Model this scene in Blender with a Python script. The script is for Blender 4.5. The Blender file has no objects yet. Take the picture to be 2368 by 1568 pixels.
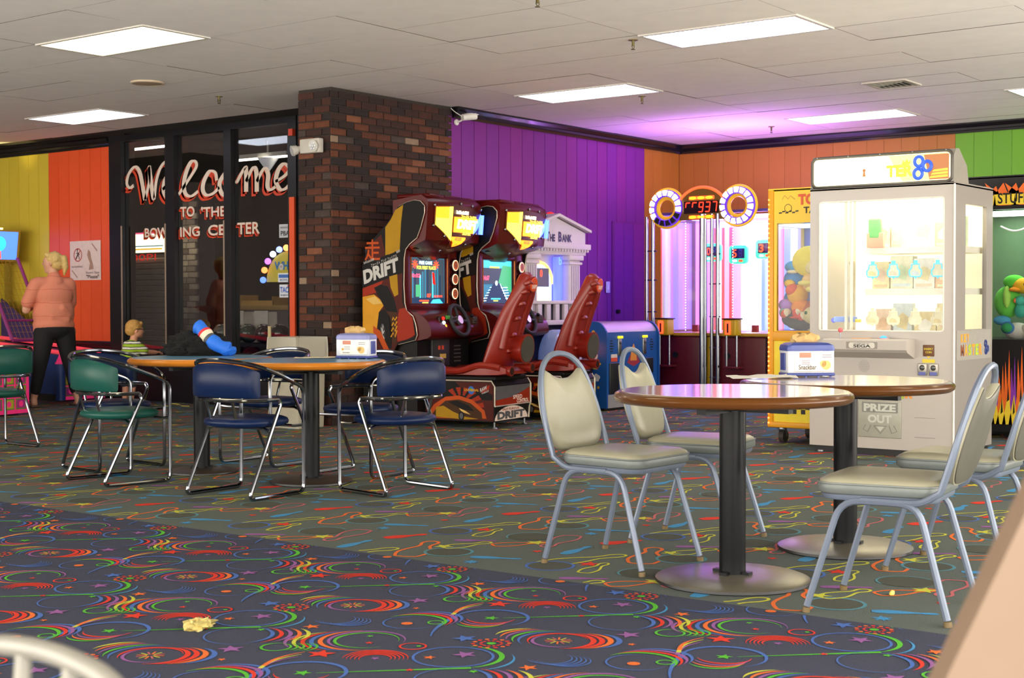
import bpy, bmesh, math, random
from mathutils import Vector, Matrix
R = random.Random(7)
PI = math.pi
S = bpy.context.scene
COL = S.collection

# ---------------------------------------------------------------- camera
F_PX, YAW, PITCH, ROLL, CAM_H = 3288.0, 0.925022, 0.02524, 0.00243, 1.10
cam_d = bpy.data.cameras.new('camera'); cam = bpy.data.objects.new('camera', cam_d); COL.objects.link(cam)
cam_d.sensor_width = 36.0; cam_d.lens = F_PX/2368*36
cam_d.clip_start = 0.05
_c, _s = math.cos, math.sin
m1 = Matrix(((_c(YAW), -_s(YAW), 0), (_s(YAW), _c(YAW), 0), (0, 0, 1)))
m2 = Matrix(((1, 0, 0), (0, _s(PITCH), _c(PITCH)), (0, _c(PITCH), -_s(PITCH))))
m3 = Matrix(((_c(ROLL), -_s(ROLL), 0), (_s(ROLL), _c(ROLL), 0), (0, 0, 1)))
W2C = m3 @ m2 @ m1                      # rows: right, up, forward
right, up, fwd = Vector(W2C[0]), Vector(W2C[1]), Vector(W2C[2])
cm = Matrix.Identity(4)
for i in range(3):
    cm[i][0], cm[i][1], cm[i][2] = right[i], up[i], -fwd[i]
cm.translation = (0, 0, CAM_H)
cam.matrix_world = cm
cam_d.dof.use_dof = True; cam_d.dof.focus_distance = 8.0; cam_d.dof.aperture_fstop = 7.0
S.camera = cam

# ---------------------------------------------------------------- world, exposure
w = bpy.data.worlds.new('ambient_fill'); S.world = w; w.use_nodes = True  # uniform fill light, added to brighten fronts and ceiling through the open sides
w.node_tree.nodes['Background'].inputs[0].default_value = (1.0, 0.93, 0.82, 1)
w.node_tree.nodes['Background'].inputs[1].default_value = 3.3
S.view_settings.view_transform = 'Standard'; S.view_settings.look = 'None'
S.view_settings.exposure = 0.85; S.view_settings.gamma = 1.0; S.view_settings.use_curve_mapping = False
S.cycles.use_denoising = True
S.cycles.max_bounces = 4; S.cycles.diffuse_bounces = 3; S.cycles.glossy_bounces = 2; S.cycles.transmission_bounces = 3; S.cycles.transparent_max_bounces = 8; S.cycles.use_light_tree = False
S.cycles.use_adaptive_sampling = True; S.cycles.adaptive_threshold = 0.05; S.cycles.caustics_reflective = False; S.cycles.caustics_refractive = False
S.cycles.sample_clamp_indirect = 6.0

# ---------------------------------------------------------------- materials
def lin(h):
    h = h.lstrip('#'); o = []
    for i in (0, 2, 4):
        c = int(h[i:i+2], 16)/255
        o.append(c/12.92 if c <= 0.04045 else ((c+0.055)/1.055)**2.4)
    return tuple(o)
MATS = {}
def mat(name, col, rough=0.5, metal=0.0, emit=0.0, ecol=None, noise=0.12, nscale=18.0, bump=0.0, bscale=80.0, coat=0.0, spec=0.5):
    if name in MATS: return MATS[name]
    m = bpy.data.materials.new(name); m.use_nodes = True; MATS[name] = m
    nt = m.node_tree; N, L = nt.nodes, nt.links; b = N['Principled BSDF']
    c = lin(col) if isinstance(col, str) else col
    b.inputs['Roughness'].default_value = rough; b.inputs['Metallic'].default_value = metal
    b.inputs['Coat Weight'].default_value = coat; b.inputs['Coat Roughness'].default_value = 0.08
    b.inputs['Specular IOR Level'].default_value = spec
    tc = N.new('ShaderNodeTexCoord')
    nz = N.new('ShaderNodeTexNoise'); nz.inputs['Scale'].default_value = nscale; nz.inputs['Detail'].default_value = 3
    L.new(tc.outputs['Object'], nz.inputs['Vector'])
    mx = N.new('ShaderNodeMix'); mx.data_type = 'RGBA'
    mx.inputs['A'].default_value = (*[x*(1-noise) for x in c], 1); mx.inputs['B'].default_value = (*[min(1, x*(1+noise)) for x in c], 1)
    L.new(nz.outputs['Fac'], mx.inputs['Factor']); L.new(mx.outputs['Result'], b.inputs['Base Color'])
    if emit > 0:
        e = lin(ecol) if isinstance(ecol, str) else (ecol or c)
        b.inputs['Emission Color'].default_value = (*e, 1); b.inputs['Emission Strength'].default_value = emit
        if not name.startswith(('km_', 'tw_', 'taxi_l', 'crane_l', 'strip_', 'sign_glow', 'glow_yellow', 'glow_orange')): m.cycles.emission_sampling = 'NONE'
    if bump > 0:
        n2 = N.new('ShaderNodeTexNoise'); n2.inputs['Scale'].default_value = bscale; n2.inputs['Detail'].default_value = 2
        L.new(tc.outputs['Object'], n2.inputs['Vector'])
        bp = N.new('ShaderNodeBump'); bp.inputs['Strength'].default_value = bump; bp.inputs['Distance'].default_value = 0.01
        L.new(n2.outputs['Fac'], bp.inputs['Height']); L.new(bp.outputs['Normal'], b.inputs['Normal'])
    return m
def glass_mat(name, tint=(1, 1, 1), refl=0.08, rough=0.02):
    if name in MATS: return MATS[name]
    m = bpy.data.materials.new(name); m.use_nodes = True; MATS[name] = m
    nt = m.node_tree; N, L = nt.nodes, nt.links; N.remove(N['Principled BSDF'])
    t = N.new('ShaderNodeBsdfTransparent'); t.inputs[0].default_value = (*tint, 1)
    g = N.new('ShaderNodeBsdfGlossy'); g.inputs['Roughness'].default_value = rough
    fr = N.new('ShaderNodeLayerWeight'); fr.inputs[0].default_value = 0.25
    ma = N.new('ShaderNodeMath'); ma.operation = 'MULTIPLY_ADD'; ma.inputs[1].default_value = 0.35; ma.inputs[2].default_value = refl
    L.new(fr.outputs['Fresnel'], ma.inputs[0])
    mx = N.new('ShaderNodeMixShader'); L.new(ma.outputs[0], mx.inputs[0]); L.new(t.outputs[0], mx.inputs[1]); L.new(g.outputs[0], mx.inputs[2])
    L.new(mx.outputs[0], N['Material Output'].inputs['Surface'])
    return m
def stripe_mat(name, stops, scale, axis=2, rough=0.8, wob=0.0):
    """bands of colour across one object axis: stops = [(pos, hex)...] over one period 1/scale"""
    if name in MATS: return MATS[name]
    m = bpy.data.materials.new(name); m.use_nodes = True; MATS[name] = m
    nt = m.node_tree; N, L = nt.nodes, nt.links; b = N['Principled BSDF']; b.inputs['Roughness'].default_value = rough
    tc = N.new('ShaderNodeTexCoord'); sp = N.new('ShaderNodeSeparateXYZ'); L.new(tc.outputs['Object'], sp.inputs[0])
    nz = N.new('ShaderNodeTexNoise'); nz.inputs['Scale'].default_value = 9; L.new(tc.outputs['Object'], nz.inputs['Vector'])
    a = N.new('ShaderNodeMath'); a.operation = 'MULTIPLY_ADD'; a.inputs[1].default_value = wob; L.new(nz.outputs['Fac'], a.inputs[0]); L.new(sp.outputs[axis], a.inputs[2])
    s = N.new('ShaderNodeMath'); s.operation = 'MULTIPLY'; s.inputs[1].default_value = scale; L.new(a.outputs[0], s.inputs[0])
    f = N.new('ShaderNodeMath'); f.operation = 'FRACT'; L.new(s.outputs[0], f.inputs[0])
    r = N.new('ShaderNodeValToRGB'); r.color_ramp.interpolation = 'CONSTANT'
    for i, (p, h) in enumerate(stops):
        e = r.color_ramp.elements[i] if i < 2 else r.color_ramp.elements.new(p)
        e.position = p; e.color = (*lin(h), 1)
    L.new(f.outputs[0], r.inputs[0]); L.new(r.outputs[0], b.inputs['Base Color'])
    return m

# ---------------------------------------------------------------- mesh builder
def fmat(o, x, y):
    x = Vector(x).normalized(); y = Vector(y).normalized(); z = x.cross(y)
    m = Matrix.Identity(4)
    for i in range(3): m[i][0], m[i][1], m[i][2], m[i][3] = x[i], y[i], z[i], o[i]
    return m
def XF(o): return fmat(o, (0, -1, 0), (0, 0, 1))    # a face that looks towards -x: text runs towards -y
def YF(o): return fmat(o, (1, 0, 0), (0, 0, 1))     # a face that looks towards -y: text runs towards +x
FONT_CACHE = {}
def text_data(s, bold, shear, sp):
    k = (s, bold, shear, sp)
    if k in FONT_CACHE: return FONT_CACHE[k]
    c = bpy.data.curves.new('t', 'FONT'); c.body = s; c.size = 1.0; c.align_x = 'LEFT'; c.resolution_u = 3
    c.offset = bold; c.shear = shear; c.space_character = sp
    o = bpy.data.objects.new('t', c); COL.objects.link(o)
    dg = bpy.context.evaluated_depsgraph_get(); dg.update()
    me = o.evaluated_get(dg).to_mesh()
    vs = [tuple(v.co) for v in me.vertices]; fs = [tuple(p.vertices) for p in me.polygons]
    o.evaluated_get(dg).to_mesh_clear(); bpy.data.objects.remove(o); bpy.data.curves.remove(c)
    xs = [v[0] for v in vs] or [0]; ys = [v[1] for v in vs] or [0]
    FONT_CACHE[k] = (vs, fs, (min(xs), max(xs), min(ys), max(ys)))
    return FONT_CACHE[k]
def arc(cx, cy, r, a0, a1, n=12):
    return [(cx+r*math.cos(math.radians(a0+(a1-a0)*i/n)), cy+r*math.sin(math.radians(a0+(a1-a0)*i/n))) for i in range(n+1)]
def rrect(x0, x1, y0, y1, r, n=4):
    return arc(x1-r, y0+r, r, -90, 0, n)+arc(x1-r, y1-r, r, 0, 90, n)+arc(x0+r, y1-r, r, 90, 180, n)+arc(x0+r, y0+r, r, 180, 270, n)
def smooth_path(pts, n=6, closed=False):
    P = [Vector(p) for p in pts]; out = []; k = len(P)
    rng = range(k if closed else k-1)
    for i in rng:
        if closed: p0, p1, p2, p3 = P[i-1], P[i], P[(i+1) % k], P[(i+2) % k]
        else: p0, p1, p2, p3 = P[max(i-1, 0)], P[i], P[i+1], P[min(i+2, k-1)]
        for j in range(n):
            t = j/n
            out.append(0.5*((2*p1)+(-p0+p2)*t+(2*p0-5*p1+4*p2-p3)*t*t+(-p0+3*p1-3*p2+p3)*t**3))
    if not closed: out.append(P[-1])
    return out
def fillet(pts, r, n=4):
    """round the corners of a polyline"""
    P = [Vector(p) for p in pts]; out = [P[0]]
    for i in range(1, len(P)-1):
        a, b, c = P[i-1], P[i], P[i+1]
        d1 = (a-b); d2 = (c-b); rr = min(r, d1.length*0.45, d2.length*0.45)
        p, q = b+d1.normalized()*rr, b+d2.normalized()*rr
        for j in range(n+1):
            t = j/n; out.append((1-t)**2*p+2*t*(1-t)*b+t*t*q)
    out.append(P[-1]); return out
class MB:
    def __init__(s): s.v = []; s.f = []; s.mi = []; s.sm = []; s.m = None; s.cm = 0
    def add(s, vs, fs, m=None, smooth=False):
        o = len(s.v); M = s.m
        s.v += [tuple(M @ Vector(p)) for p in vs] if M else [tuple(p) for p in vs]
        for f in fs:
            s.f.append(tuple(i+o for i in f)); s.mi.append(s.cm if m is None else m); s.sm.append(smooth)
        return s
    def box(s, x0, x1, y0, y1, z0, z1, m=None):
        return s.add([(x0,y0,z0),(x1,y0,z0),(x1,y1,z0),(x0,y1,z0),(x0,y0,z1),(x1,y0,z1),(x1,y1,z1),(x0,y1,z1)],
                     [(0,3,2,1),(4,5,6,7),(0,1,5,4),(1,2,6,5),(2,3,7,6),(3,0,4,7)], m)
    def rbox(s, x0, x1, y0, y1, z0, z1, r, m=None, seg=3, smooth=True):
        bm = bmesh.new(); bmesh.ops.create_cube(bm, size=1)
        for v in bm.verts: v.co = Vector(((x0+x1)/2+v.co.x*(x1-x0), (y0+y1)/2+v.co.y*(y1-y0), (z0+z1)/2+v.co.z*(z1-z0)))
        bmesh.ops.bevel(bm, geom=bm.edges[:], offset=r, segments=seg, affect='EDGES', profile=0.5)
        bm.verts.index_update(); vs = [tuple(v.co) for v in bm.verts]; fs = [[v.index for v in f.verts] for f in bm.faces]; bm.free()
        return s.add(vs, fs, m, smooth)
    def poly(s, pts, m=None): return s.add(pts, [tuple(range(len(pts)))], m)
    def prism(s, pts, t0, t1, ax='z', m=None, smooth=False, caps=True):
        """pts 2D outline extruded along ax; outline axes: x->(y,z), y->(x,z), z->(x,y)"""
        n = len(pts)
        def P(a, b, t): return (t, a, b) if ax == 'x' else ((a, t, b) if ax == 'y' else (a, b, t))
        vs = [P(a, b, t0) for a, b in pts]+[P(a, b, t1) for a, b in pts]
        fs = [(i, (i+1) % n, n+(i+1) % n, n+i) for i in range(n)]
        s.add(vs, fs, m, smooth)
        if caps: s.add(vs, [tuple(range(n))[::-1], tuple(range(n, 2*n))], m)
        return s
    def cyl(s, p0, p1, r0, r1=None, n=16, m=None, caps=True, smooth=True):
        r1 = r0 if r1 is None else r1
        p0, p1 = Vector(p0), Vector(p1); d = (p1-p0).normalized()
        a = d.orthogonal().normalized(); b = d.cross(a); vs = []
        for p, r in ((p0, r0), (p1, r1)):
            for i in range(n):
                t = 2*PI*i/n; vs.append(p+a*r*math.cos(t)+b*r*math.sin(t))
        s.add(vs, [(i, (i+1) % n, n+(i+1) % n, n+i) for i in range(n)], m, smooth)
        if caps: s.add(vs, [tuple(range(n))[::-1], tuple(range(n, 2*n))], m)
        return s
    def tube(s, pts, r, n=8, m=None, closed=False, rs=None, caps=True, flat=1.0):
        P = [Vector(p) for p in pts]; k = len(P); vs = []
        T = []
        for i in range(k):
            if closed: d = P[(i+1) % k]-P[i-1]
            else: d = P[min(i+1, k-1)]-P[max(i-1, 0)]
            T.append(d.normalized())
        a = T[0].orthogonal().normalized()
        for i in range(k):
            a = (a-T[i]*a.dot(T[i])).normalized(); b = T[i].cross(a); rr = rs[i] if rs else r
            for j in range(n):
                t = 2*PI*j/n; vs.append(P[i]+a*rr*math.cos(t)+b*rr*flat*math.sin(t))
        fs = []
        for i in range(k if closed else k-1):
            i2 = (i+1) % k
            for j in range(n):
                j2 = (j+1) % n; fs.append((i*n+j, i*n+j2, i2*n+j2, i2*n+j))
        s.add(vs, fs, m, True)
        if caps and not closed: s.add(vs[:n], [tuple(range(n))[::-1]], m); s.add(vs[-n:], [tuple(range(n))], m)
        return s
    def lathe(s, prof, n=24, c=(0, 0, 0), m=None, smooth=True, sx=1.0, sy=1.0):
        k = len(prof); vs = []; fs = []
        for i in range(n):
            t = 2*PI*i/n
            for r, z in prof: vs.append((c[0]+r*sx*math.cos(t), c[1]+r*sy*math.sin(t), c[2]+z))
        for i in range(n):
            i2 = (i+1) % n
            for j in range(k-1): fs.append((i*k+j, i2*k+j, i2*k+j+1, i*k+j+1))
        return s.add(vs, fs, m, smooth)
    def ball(s, c, r, nu=16, nv=10, m=None):
        rx, ry, rz = (r, r, r) if not isinstance(r, (tuple, list)) else r
        vs = [(c[0], c[1], c[2]-rz)]; fs = []
        for j in range(1, nv):
            p = PI*j/nv-PI/2
            for i in range(nu):
                t = 2*PI*i/nu; vs.append((c[0]+rx*math.cos(p)*math.cos(t), c[1]+ry*math.cos(p)*math.sin(t), c[2]+rz*math.sin(p)))
        vs.append((c[0], c[1], c[2]+rz)); e = len(vs)-1
        for i in range(nu): fs.append((0, 1+(i+1) % nu, 1+i)); fs.append((e, e-nu+i, e-nu+(i+1) % nu))
        for j in range(nv-2):
            for i in range(nu):
                a = 1+j*nu; i2 = (i+1) % nu; fs.append((a+i, a+i2, a+nu+i2, a+nu+i))
        return s.add(vs, fs, m, True)
    def rings(s, rings, m=None, smooth=True, caps=True):
        """loft through closed rings that have equal point counts"""
        n = len(rings[0]); vs = [p for r in rings for p in r]; fs = []
        for i in range(len(rings)-1):
            for j in range(n): fs.append((i*n+j, i*n+(j+1) % n, (i+1)*n+(j+1) % n, (i+1)*n+j))
        if caps: fs += [tuple(range(n))[::-1], tuple(range((len(rings)-1)*n, len(rings)*n))]
        return s.add(vs, fs, m, smooth)
    def text(s, t, M, h, m=None, bold=0.0, shear=0.0, sp=1.0, w=None, ext=0.0, center=False):
        """flat lettering: cap height about h, lower left at M's origin; w squeezes it to a width"""
        vs, fs, (a, b, c, d) = text_data(t, bold, shear, sp)
        k = h/max(d-c, 1e-6); kx = k if w is None else w/max(b-a, 1e-6); dx = -(b-a)*kx/2 if center else 0
        s.add([M @ Vector(((x-a)*kx+dx, (y-c)*k, z+ext)) for x, y, z in vs], fs, m)
        return s
    def stroke(s, pts, wd, M, m=None, wfun=None):
        """flat ribbon along 2D points on M's xy plane"""
        P = [Vector((p[0], p[1])) for p in pts]; k = len(P); vs = []
        for i in range(k):
            d = (P[min(i+1, k-1)]-P[max(i-1, 0)]); d = d.normalized() if d.length else Vector((1, 0)); nrm = Vector((-d.y, d.x))
            ww = (wfun(i/(k-1), d) if wfun else wd)/2
            vs += [M @ Vector((P[i].x+nrm.x*ww, P[i].y+nrm.y*ww, 0)), M @ Vector((P[i].x-nrm.x*ww, P[i].y-nrm.y*ww, 0))]
        return s.add(vs, [(2*i, 2*i+1, 2*i+3, 2*i+2) for i in range(k-1)], m)
    def flat(s, pts, M, m=None, z=0.0):
        return s.add([M @ Vector((p[0], p[1], z)) for p in pts], [tuple(range(len(pts)))], m)
    def build(s, name, mats, parent=None, loc=None, rot=None, kind=None, sharp=40):
        me = bpy.data.meshes.new(name); me.from_pydata(s.v, [], s.f)
        for x in (mats if isinstance(mats, (list, tuple)) else [mats]): me.materials.append(x)
        me.polygons.foreach_set('material_index', s.mi); me.polygons.foreach_set('use_smooth', s.sm)
        if any(s.sm): me.set_sharp_from_angle(angle=math.radians(sharp))
        me.update()
        o = bpy.data.objects.new(name, me); COL.objects.link(o)
        if parent: o.parent = parent
        if loc: o.location = loc
        if rot: o.rotation_euler = rot
        if kind: o['kind'] = kind
        return o
def tag(o, label, cat, group=None):
    o['label'] = label; o['category'] = cat
    if group: o['group'] = group
    return o
def thing(name, label, cat, loc=(0, 0, 0), rz=0.0, group=None):
    o = bpy.data.objects.new(name, None); COL.objects.link(o); o.location = loc; o.rotation_euler = (0, 0, math.radians(rz)); o.empty_display_size = 0.1
    return tag(o, label, cat, group)
def inst(name, me, parent, loc=(0, 0, 0), rot=(0, 0, 0), scale=None):
    o = bpy.data.objects.new(name, me); COL.objects.link(o); o.parent = parent; o.location = loc; o.rotation_euler = rot
    if scale: o.scale = scale
    return o
def dup(root, loc, rz, label, group=None):
    r = root.copy(); COL.objects.link(r); r.location = loc; r.rotation_euler = (0, 0, math.radians(rz)); r['label'] = label
    if group: r['group'] = group
    for ch in list(root.children):
        c = ch.copy(); COL.objects.link(c); c.parent = r
        for g in list(ch.children):
            d = g.copy(); COL.objects.link(d); d.parent = c
    return r
def set_mat(o, i, m):
    o.data = o.data.copy(); o.data.materials[i] = m
def in_view(x, y, z, mg=0.06):
    c = W2C @ (Vector((x, y, z))-Vector((0, 0, CAM_H)))
    if c.z < 0.2: return False
    return abs(c.x/c.z)*F_PX < 1184*(1+mg) and abs(c.y/c.z)*F_PX < 784*(1+mg)

# common materials
BLK = mat('black_paint', '#15151a', 0.4); CHROME = mat('chrome', '#8e9198', 0.13, 1.0, noise=0.03)
WHITE = mat('white_plastic', '#e6e3dc', 0.4); STEEL = mat('brushed_steel', '#a9abb0', 0.3, 1.0)
GLASS = glass_mat('clear_glass', (0.97, 0.98, 0.98), 0.012)
# ================================================================ CARPETS
E1, E2 = Vector((0.6, -0.8)), Vector((0.8, 0.6))
def carpet_mat(name, col, v=0.35):
    m = mat(name, col, 0.95, noise=v, nscale=260, bump=0.5, bscale=300, spec=0.15); return m
CK = ['orange', 'yellow', 'red', 'blue', 'purple', 'pink', 'teal', 'green', 'navy', 'brown']
CC = ['#e8743a', '#c9c94a', '#dc4030', '#4a92c4', '#96609e', '#c46a70', '#5a8f9c', '#5cb83a', '#4f70b8', '#55574e']
CM = [carpet_mat('carpet_yarn_'+k, c, 0.25) for k, c in zip(CK, CC)]
CI = {k: i for i, k in enumerate(CK)}
class Motif:
    def __init__(s): s.v = []; s.f = []; s.mi = []; s.zv = []; s.n = 0
    def rib(s, pts, wf, c):
        o = len(s.v); k = len(pts)
        for i in range(k):
            d = pts[min(i+1, k-1)]-pts[max(i-1, 0)]; d = d.normalized() if d.length else Vector((1, 0)); n = Vector((-d.y, d.x)); w = wf(i/(k-1))/2
            s.v += [pts[i]+n*w, pts[i]-n*w]
        s.n += 1; s.zv += [s.n]*(2*k)
        for i in range(k-1): s.f.append((o+2*i, o+2*i+1, o+2*i+3, o+2*i+2)); s.mi.append(CI[c])
    def fill(s, pts, c):
        o = len(s.v); s.v += pts; s.n += 1; s.zv += [s.n]*len(pts); s.f.append(tuple(range(o, o+len(pts)))); s.mi.append(CI[c])
    def circ(s, cx, cy, r, w, c, a0=0, a1=360, taper=False, sq=1.0, n=26):
        p = [Vector((cx, cy))+E1*(r*math.cos(math.radians(a0+(a1-a0)*i/n)))+E2*(r*sq*math.sin(math.radians(a0+(a1-a0)*i/n))) for i in range(n+1)]
        s.rib(p, (lambda t: w*.8*max(0.12, math.sin(PI*t)**0.9)) if taper else (lambda t: w), c)
    def star(s, cx, cy, r, c, rot=0):
        p = []
        for i in range(10):
            a = PI*i/5+rot; rr = r if i % 2 == 0 else r*0.42; p.append(Vector((cx, cy))+Vector((math.cos(a), math.sin(a)))*rr)
        s.fill(p, c)
    def pin(s, cx, cy, ln, ang, c, w=None, fat=1.0):
        tb = [(0, .10), (.08, .155), (.28, .19), (.48, .14), (.63, .078), (.74, .07), (.86, .10), (.95, .085), (1, .03)]
        pr = [(t, h) for t, h in tb]+[(t, -h) for t, h in tb[::-1]]
        d = Vector((math.cos(ang), math.sin(ang))); n = Vector((-d.y, d.x))
        p = [Vector((cx, cy))+d*((t-.45)*ln)+n*(h*ln*fat) for t, h in pr]
        if w is None: s.fill(p, c)
        else:
            q = [Vector((v.x, v.y)) for v in smooth_path([(a.x, a.y, 0) for a in p], 3, True)]
            s.rib(q+[q[0]], lambda t: w, c)
    def disc(s, cx, cy, r, c, n=20): s.fill([Vector((cx+r*math.cos(2*PI*i/n), cy+r*math.sin(2*PI*i/n))) for i in range(n)], c)
def lay(name, mt, lattice, z, parent, keep):
    MBv, MBf, MBm = [], [], []
    for ox, oy in lattice:
        o = len(MBv)
        vs = [(v.x+ox, v.y+oy) for v in mt.v]
        okv = [keep(a, b) for a, b in vs]
        MBv += [(a, b, z+.000012*k) for (a, b), k in zip(vs, mt.zv)]
        for k, (f, mi) in enumerate(zip(mt.f, mt.mi)):
            if all(okv[i] for i in f):
                MBf.append(tuple(i+o for i in f)); MBm.append(mi)
    b = MB(); b.v = MBv; b.f = MBf; b.mi = MBm; b.sm = [False]*len(MBf)
    return b.build(name, CM, parent, kind='stuff')
SEAM = 4.6
fl = MB().box(SEAM, 15.6, -1, 18, -0.12, 0).build('floor', carpet_mat('carpet_grey', '#616863', 0.4), kind='structure')
ff = MB().box(-1, SEAM, -1, 18, -0.12, 0).build('floor_front', carpet_mat('carpet_navy', '#454859', 0.45), kind='structure')
P = Motif()
AW = 0.64          # image-right direction angle helpers: e1 at -53 deg, e2 at 37 deg
A1, A2 = math.atan2(-.8, .6), math.atan2(.6, .8)
P.pin(5.26, 5.06, .40, A2-.25, 'orange', .016, .95); P.disc(5.29, 4.91, .10, 'brown'); P.circ(5.29, 4.91, .105, .014, 'teal')
P.pin(5.47, 4.96, .25, A1+.6, 'yellow', .012); P.star(5.39, 5.02, .05, 'yellow')
P.pin(5.49, 5.35, .22, A1+.5, 'red'); P.pin(5.19, 5.39, .24, A1+1.0, 'blue', None, .7); P.pin(5.29, 4.66, .23, A1-.25, 'blue', None, .7)
P.pin(5.93, 5.25, .42, A1+.5, 'yellow', .013, .8); P.disc(5.74, 5.27, .095, 'brown'); P.circ(5.74, 5.27, .10, .013, 'navy'); P.star(5.87, 5.16, .055, 'red', .4); P.pin(5.80, 5.09, .24, A1+1.1, 'yellow', .011, .8)
P.pin(4.72+.915, 4.79, .25, A1+.3, 'orange', .013); P.pin(4.91+.915, 4.68, .34, A2+2.7, 'pink', .013, .9); P.disc(4.92+.915, 4.86, .11, 'brown'); P.circ(4.92+.915, 4.86, .112, .009, 'teal', 20, 200); P.star(4.80+.915, 4.74, .055, 'yellow', .2)
P.pin(5.59, 5.01+.0, .2, A1-.1, 'purple', None, .7); P.star(5.61, 5.59, .035, 'blue'); P.star(5.16, 4.68, .04, 'blue', .5); P.star(5.53, 4.60, .03, 'red')
lat = []
for j in range(-6, 14):
    for i in range(-8, 14):
        ox, oy = .915*i+.457*(j % 2), .915*j
        x, y = 5.5+ox, 5.05+oy
        if SEAM-.5 < x < 15.4 and y < 16 and (in_view(x, y, 0, .12) or in_view(x+.4, y, 0, .1) or in_view(x-.4, y, 0, .1)) and not (y > 9.4 and x > 10.6): lat.append((ox, oy))
lay('carpet_print', P, lat, 0.0012, fl, lambda a, b: a > SEAM+.004)
Q = Motif()
# nested crescents, flowers and stars of one repeat
def cres(x, y, r, w, c, a0, a1, dx=0, dy=0): Q.circ(x+E1.x*dx+E2.x*dy, y+E1.y*dx+E2.y*dy, r, w, c, a0, a1, True)
x, y = .655, .413
cres(x, y, .105, .014, 'green', -10, 300); cres(x, y, .125, .018, 'purple', -15, 250)
for i, c in enumerate(['orange', 'navy', 'red', 'yellow', 'purple']): cres(x, y, .135, .020-.001*i, c, 95+i*5, 285-i*16, -.028*(i+.6), -.004*i)
x, y = .494, .23
for i in range(5): cres(x, y, .050+.013*i, .012, 'red', -25+4*i, 205-6*i)
Q.star(x, y, .018, 'purple')
x, y = .652, .047
Q.circ(x, y, .125, .009, 'navy'); cres(x, y, .14, .022, 'green', -75, 75, .012); cres(x, y, .15, .012, 'blue', -75, 20, .04, -.02)
Q.rib([Vector((x, y))+E1*(.06-.46*t)+E2*(-.135-.055*t) for t in [i/10 for i in range(11)]], lambda t: .015*(1-t)+.003, 'green')
x, y = .103, .82
cres(x, y, .085, .014, 'purple', 100, 300); cres(x, y, .10, .016, 'red', 10, 200)
for i, c in enumerate(['red', 'red', 'orange', 'navy']): cres(x, y, .105, .024, c, -95+i*6, 78-i*4, .028*i+.01)
for i, c in enumerate(['navy', 'green', 'purple', 'orange', 'yellow']): cres(x, y, .12, .015, c, 75+i*3, 205-i*10, -.020*(i+.5), .012*(i+.5))
for i in range(12): a = i*PI/6; Q.rib([Vector((x+.012*math.cos(a), y+.012*math.sin(a))), Vector((x+.045*math.cos(a), y+.045*math.sin(a)))], lambda t: .006, ['yellow', 'orange', 'pink'][i % 3])
x, y = .236, .285
cres(x, y, .13, .020, 'navy', -70, 205); Q.rib([Vector((x, y))+E1*(-.125-.07*math.sin(1.6*t))+E2*(.03-.30*t) for t in [i/10 for i in range(11)]], lambda t: .019*(1-t)+.004, 'navy')
for i, c in enumerate(['red', 'purple', 'orange', 'green']): cres(x, y, .085, .014, c, 185+3*i, 345-5*i, -.012*i, -.019*i)
Q.star(x, y, .03, 'green', .3)
x, y = .018, .466
Q.circ(x, y, .095, .008, 'navy', 60, 330, True)
for i, c in enumerate(['green', 'red', 'purple', 'navy']): cres(x, y, .115, .019, c, -35, 135-i*5, .018*(i+.3), .016*(i+.3))
Q.disc(x-.02, y, .02, 'orange'); Q.circ(x+.05, y-.07, .026, .007, 'green')
for i in range(5): cres(.815, .71, .07, .008, 'navy', 190, 400, .014*i, -.008*i)
for i in range(5): cres(.413, .58, .045+.003*i, .010, 'green', -75, 75, .018*i); 
cres(.413, .58, .05, .012, 'green', 60, 330)
for sx, sy, r, c in ((.695, .035, .042, 'purple'), (.434, .404, .05, 'red'), (.861, .169, .045, 'navy'), (.308, .679, .045, 'purple'), (.684, .695, .032, 'orange'), (.60, .10, .022, 'orange'), (.70, .44, .014, 'green'), (.63, .38, .016, 'red'), (.55, .80, .018, 'green'), (.2, .6, .016, 'orange'), (.45, .05, .016, 'red')): Q.star(sx, sy, r, c, sx*7)
for i in range(14): a = i*2*PI/14; Q.disc(.857+.058*math.cos(a), .056+.058*math.sin(a), .008, 'red' if i % 2 else 'orange', 8); Q.disc(.857+.034*math.cos(a), .056+.034*math.sin(a), .006, 'red', 6)
Q.disc(.857, .056, .016, 'green', 10)
for i, c in enumerate(['navy', 'red', 'purple', 'orange', 'yellow']): cres(.478, .763, .125, .018, c, -60+i*6, 62-i*4, .030*i-.06)
cres(.45, .79, .12, .007, 'navy', 85, 300)
for i, c in enumerate(['purple', 'yellow', 'orange']): k = i*.03; Q.rib([Vector((.196, .457))+E1*(.02+k*.2-.02*math.sin(PI*t)+t*.10)+E2*(-.05+k+.22*t-.05*t*t) for t in [j/8 for j in range(9)]], lambda t: .016*(1-.8*t), c)
Q.circ(.677, .234, .042, .007, 'red'); Q.disc(.69, .22, .008, 'green', 8)
lat = []
for j in range(-8, 10):
    for i in range(-8, 6):
        ox, oy = .915*i, .915*j; x, y = ox+.45, oy+.45
        if x < SEAM+.5 and any(in_view(x+a, y+b, 0, .05) for a in (-.5, 0, .5) for b in (-.5, 0, .5)): lat.append((ox, oy))
lay('carpet_print', Q, lat, 0.0014, ff, lambda a, b: a < SEAM-.004)

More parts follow.
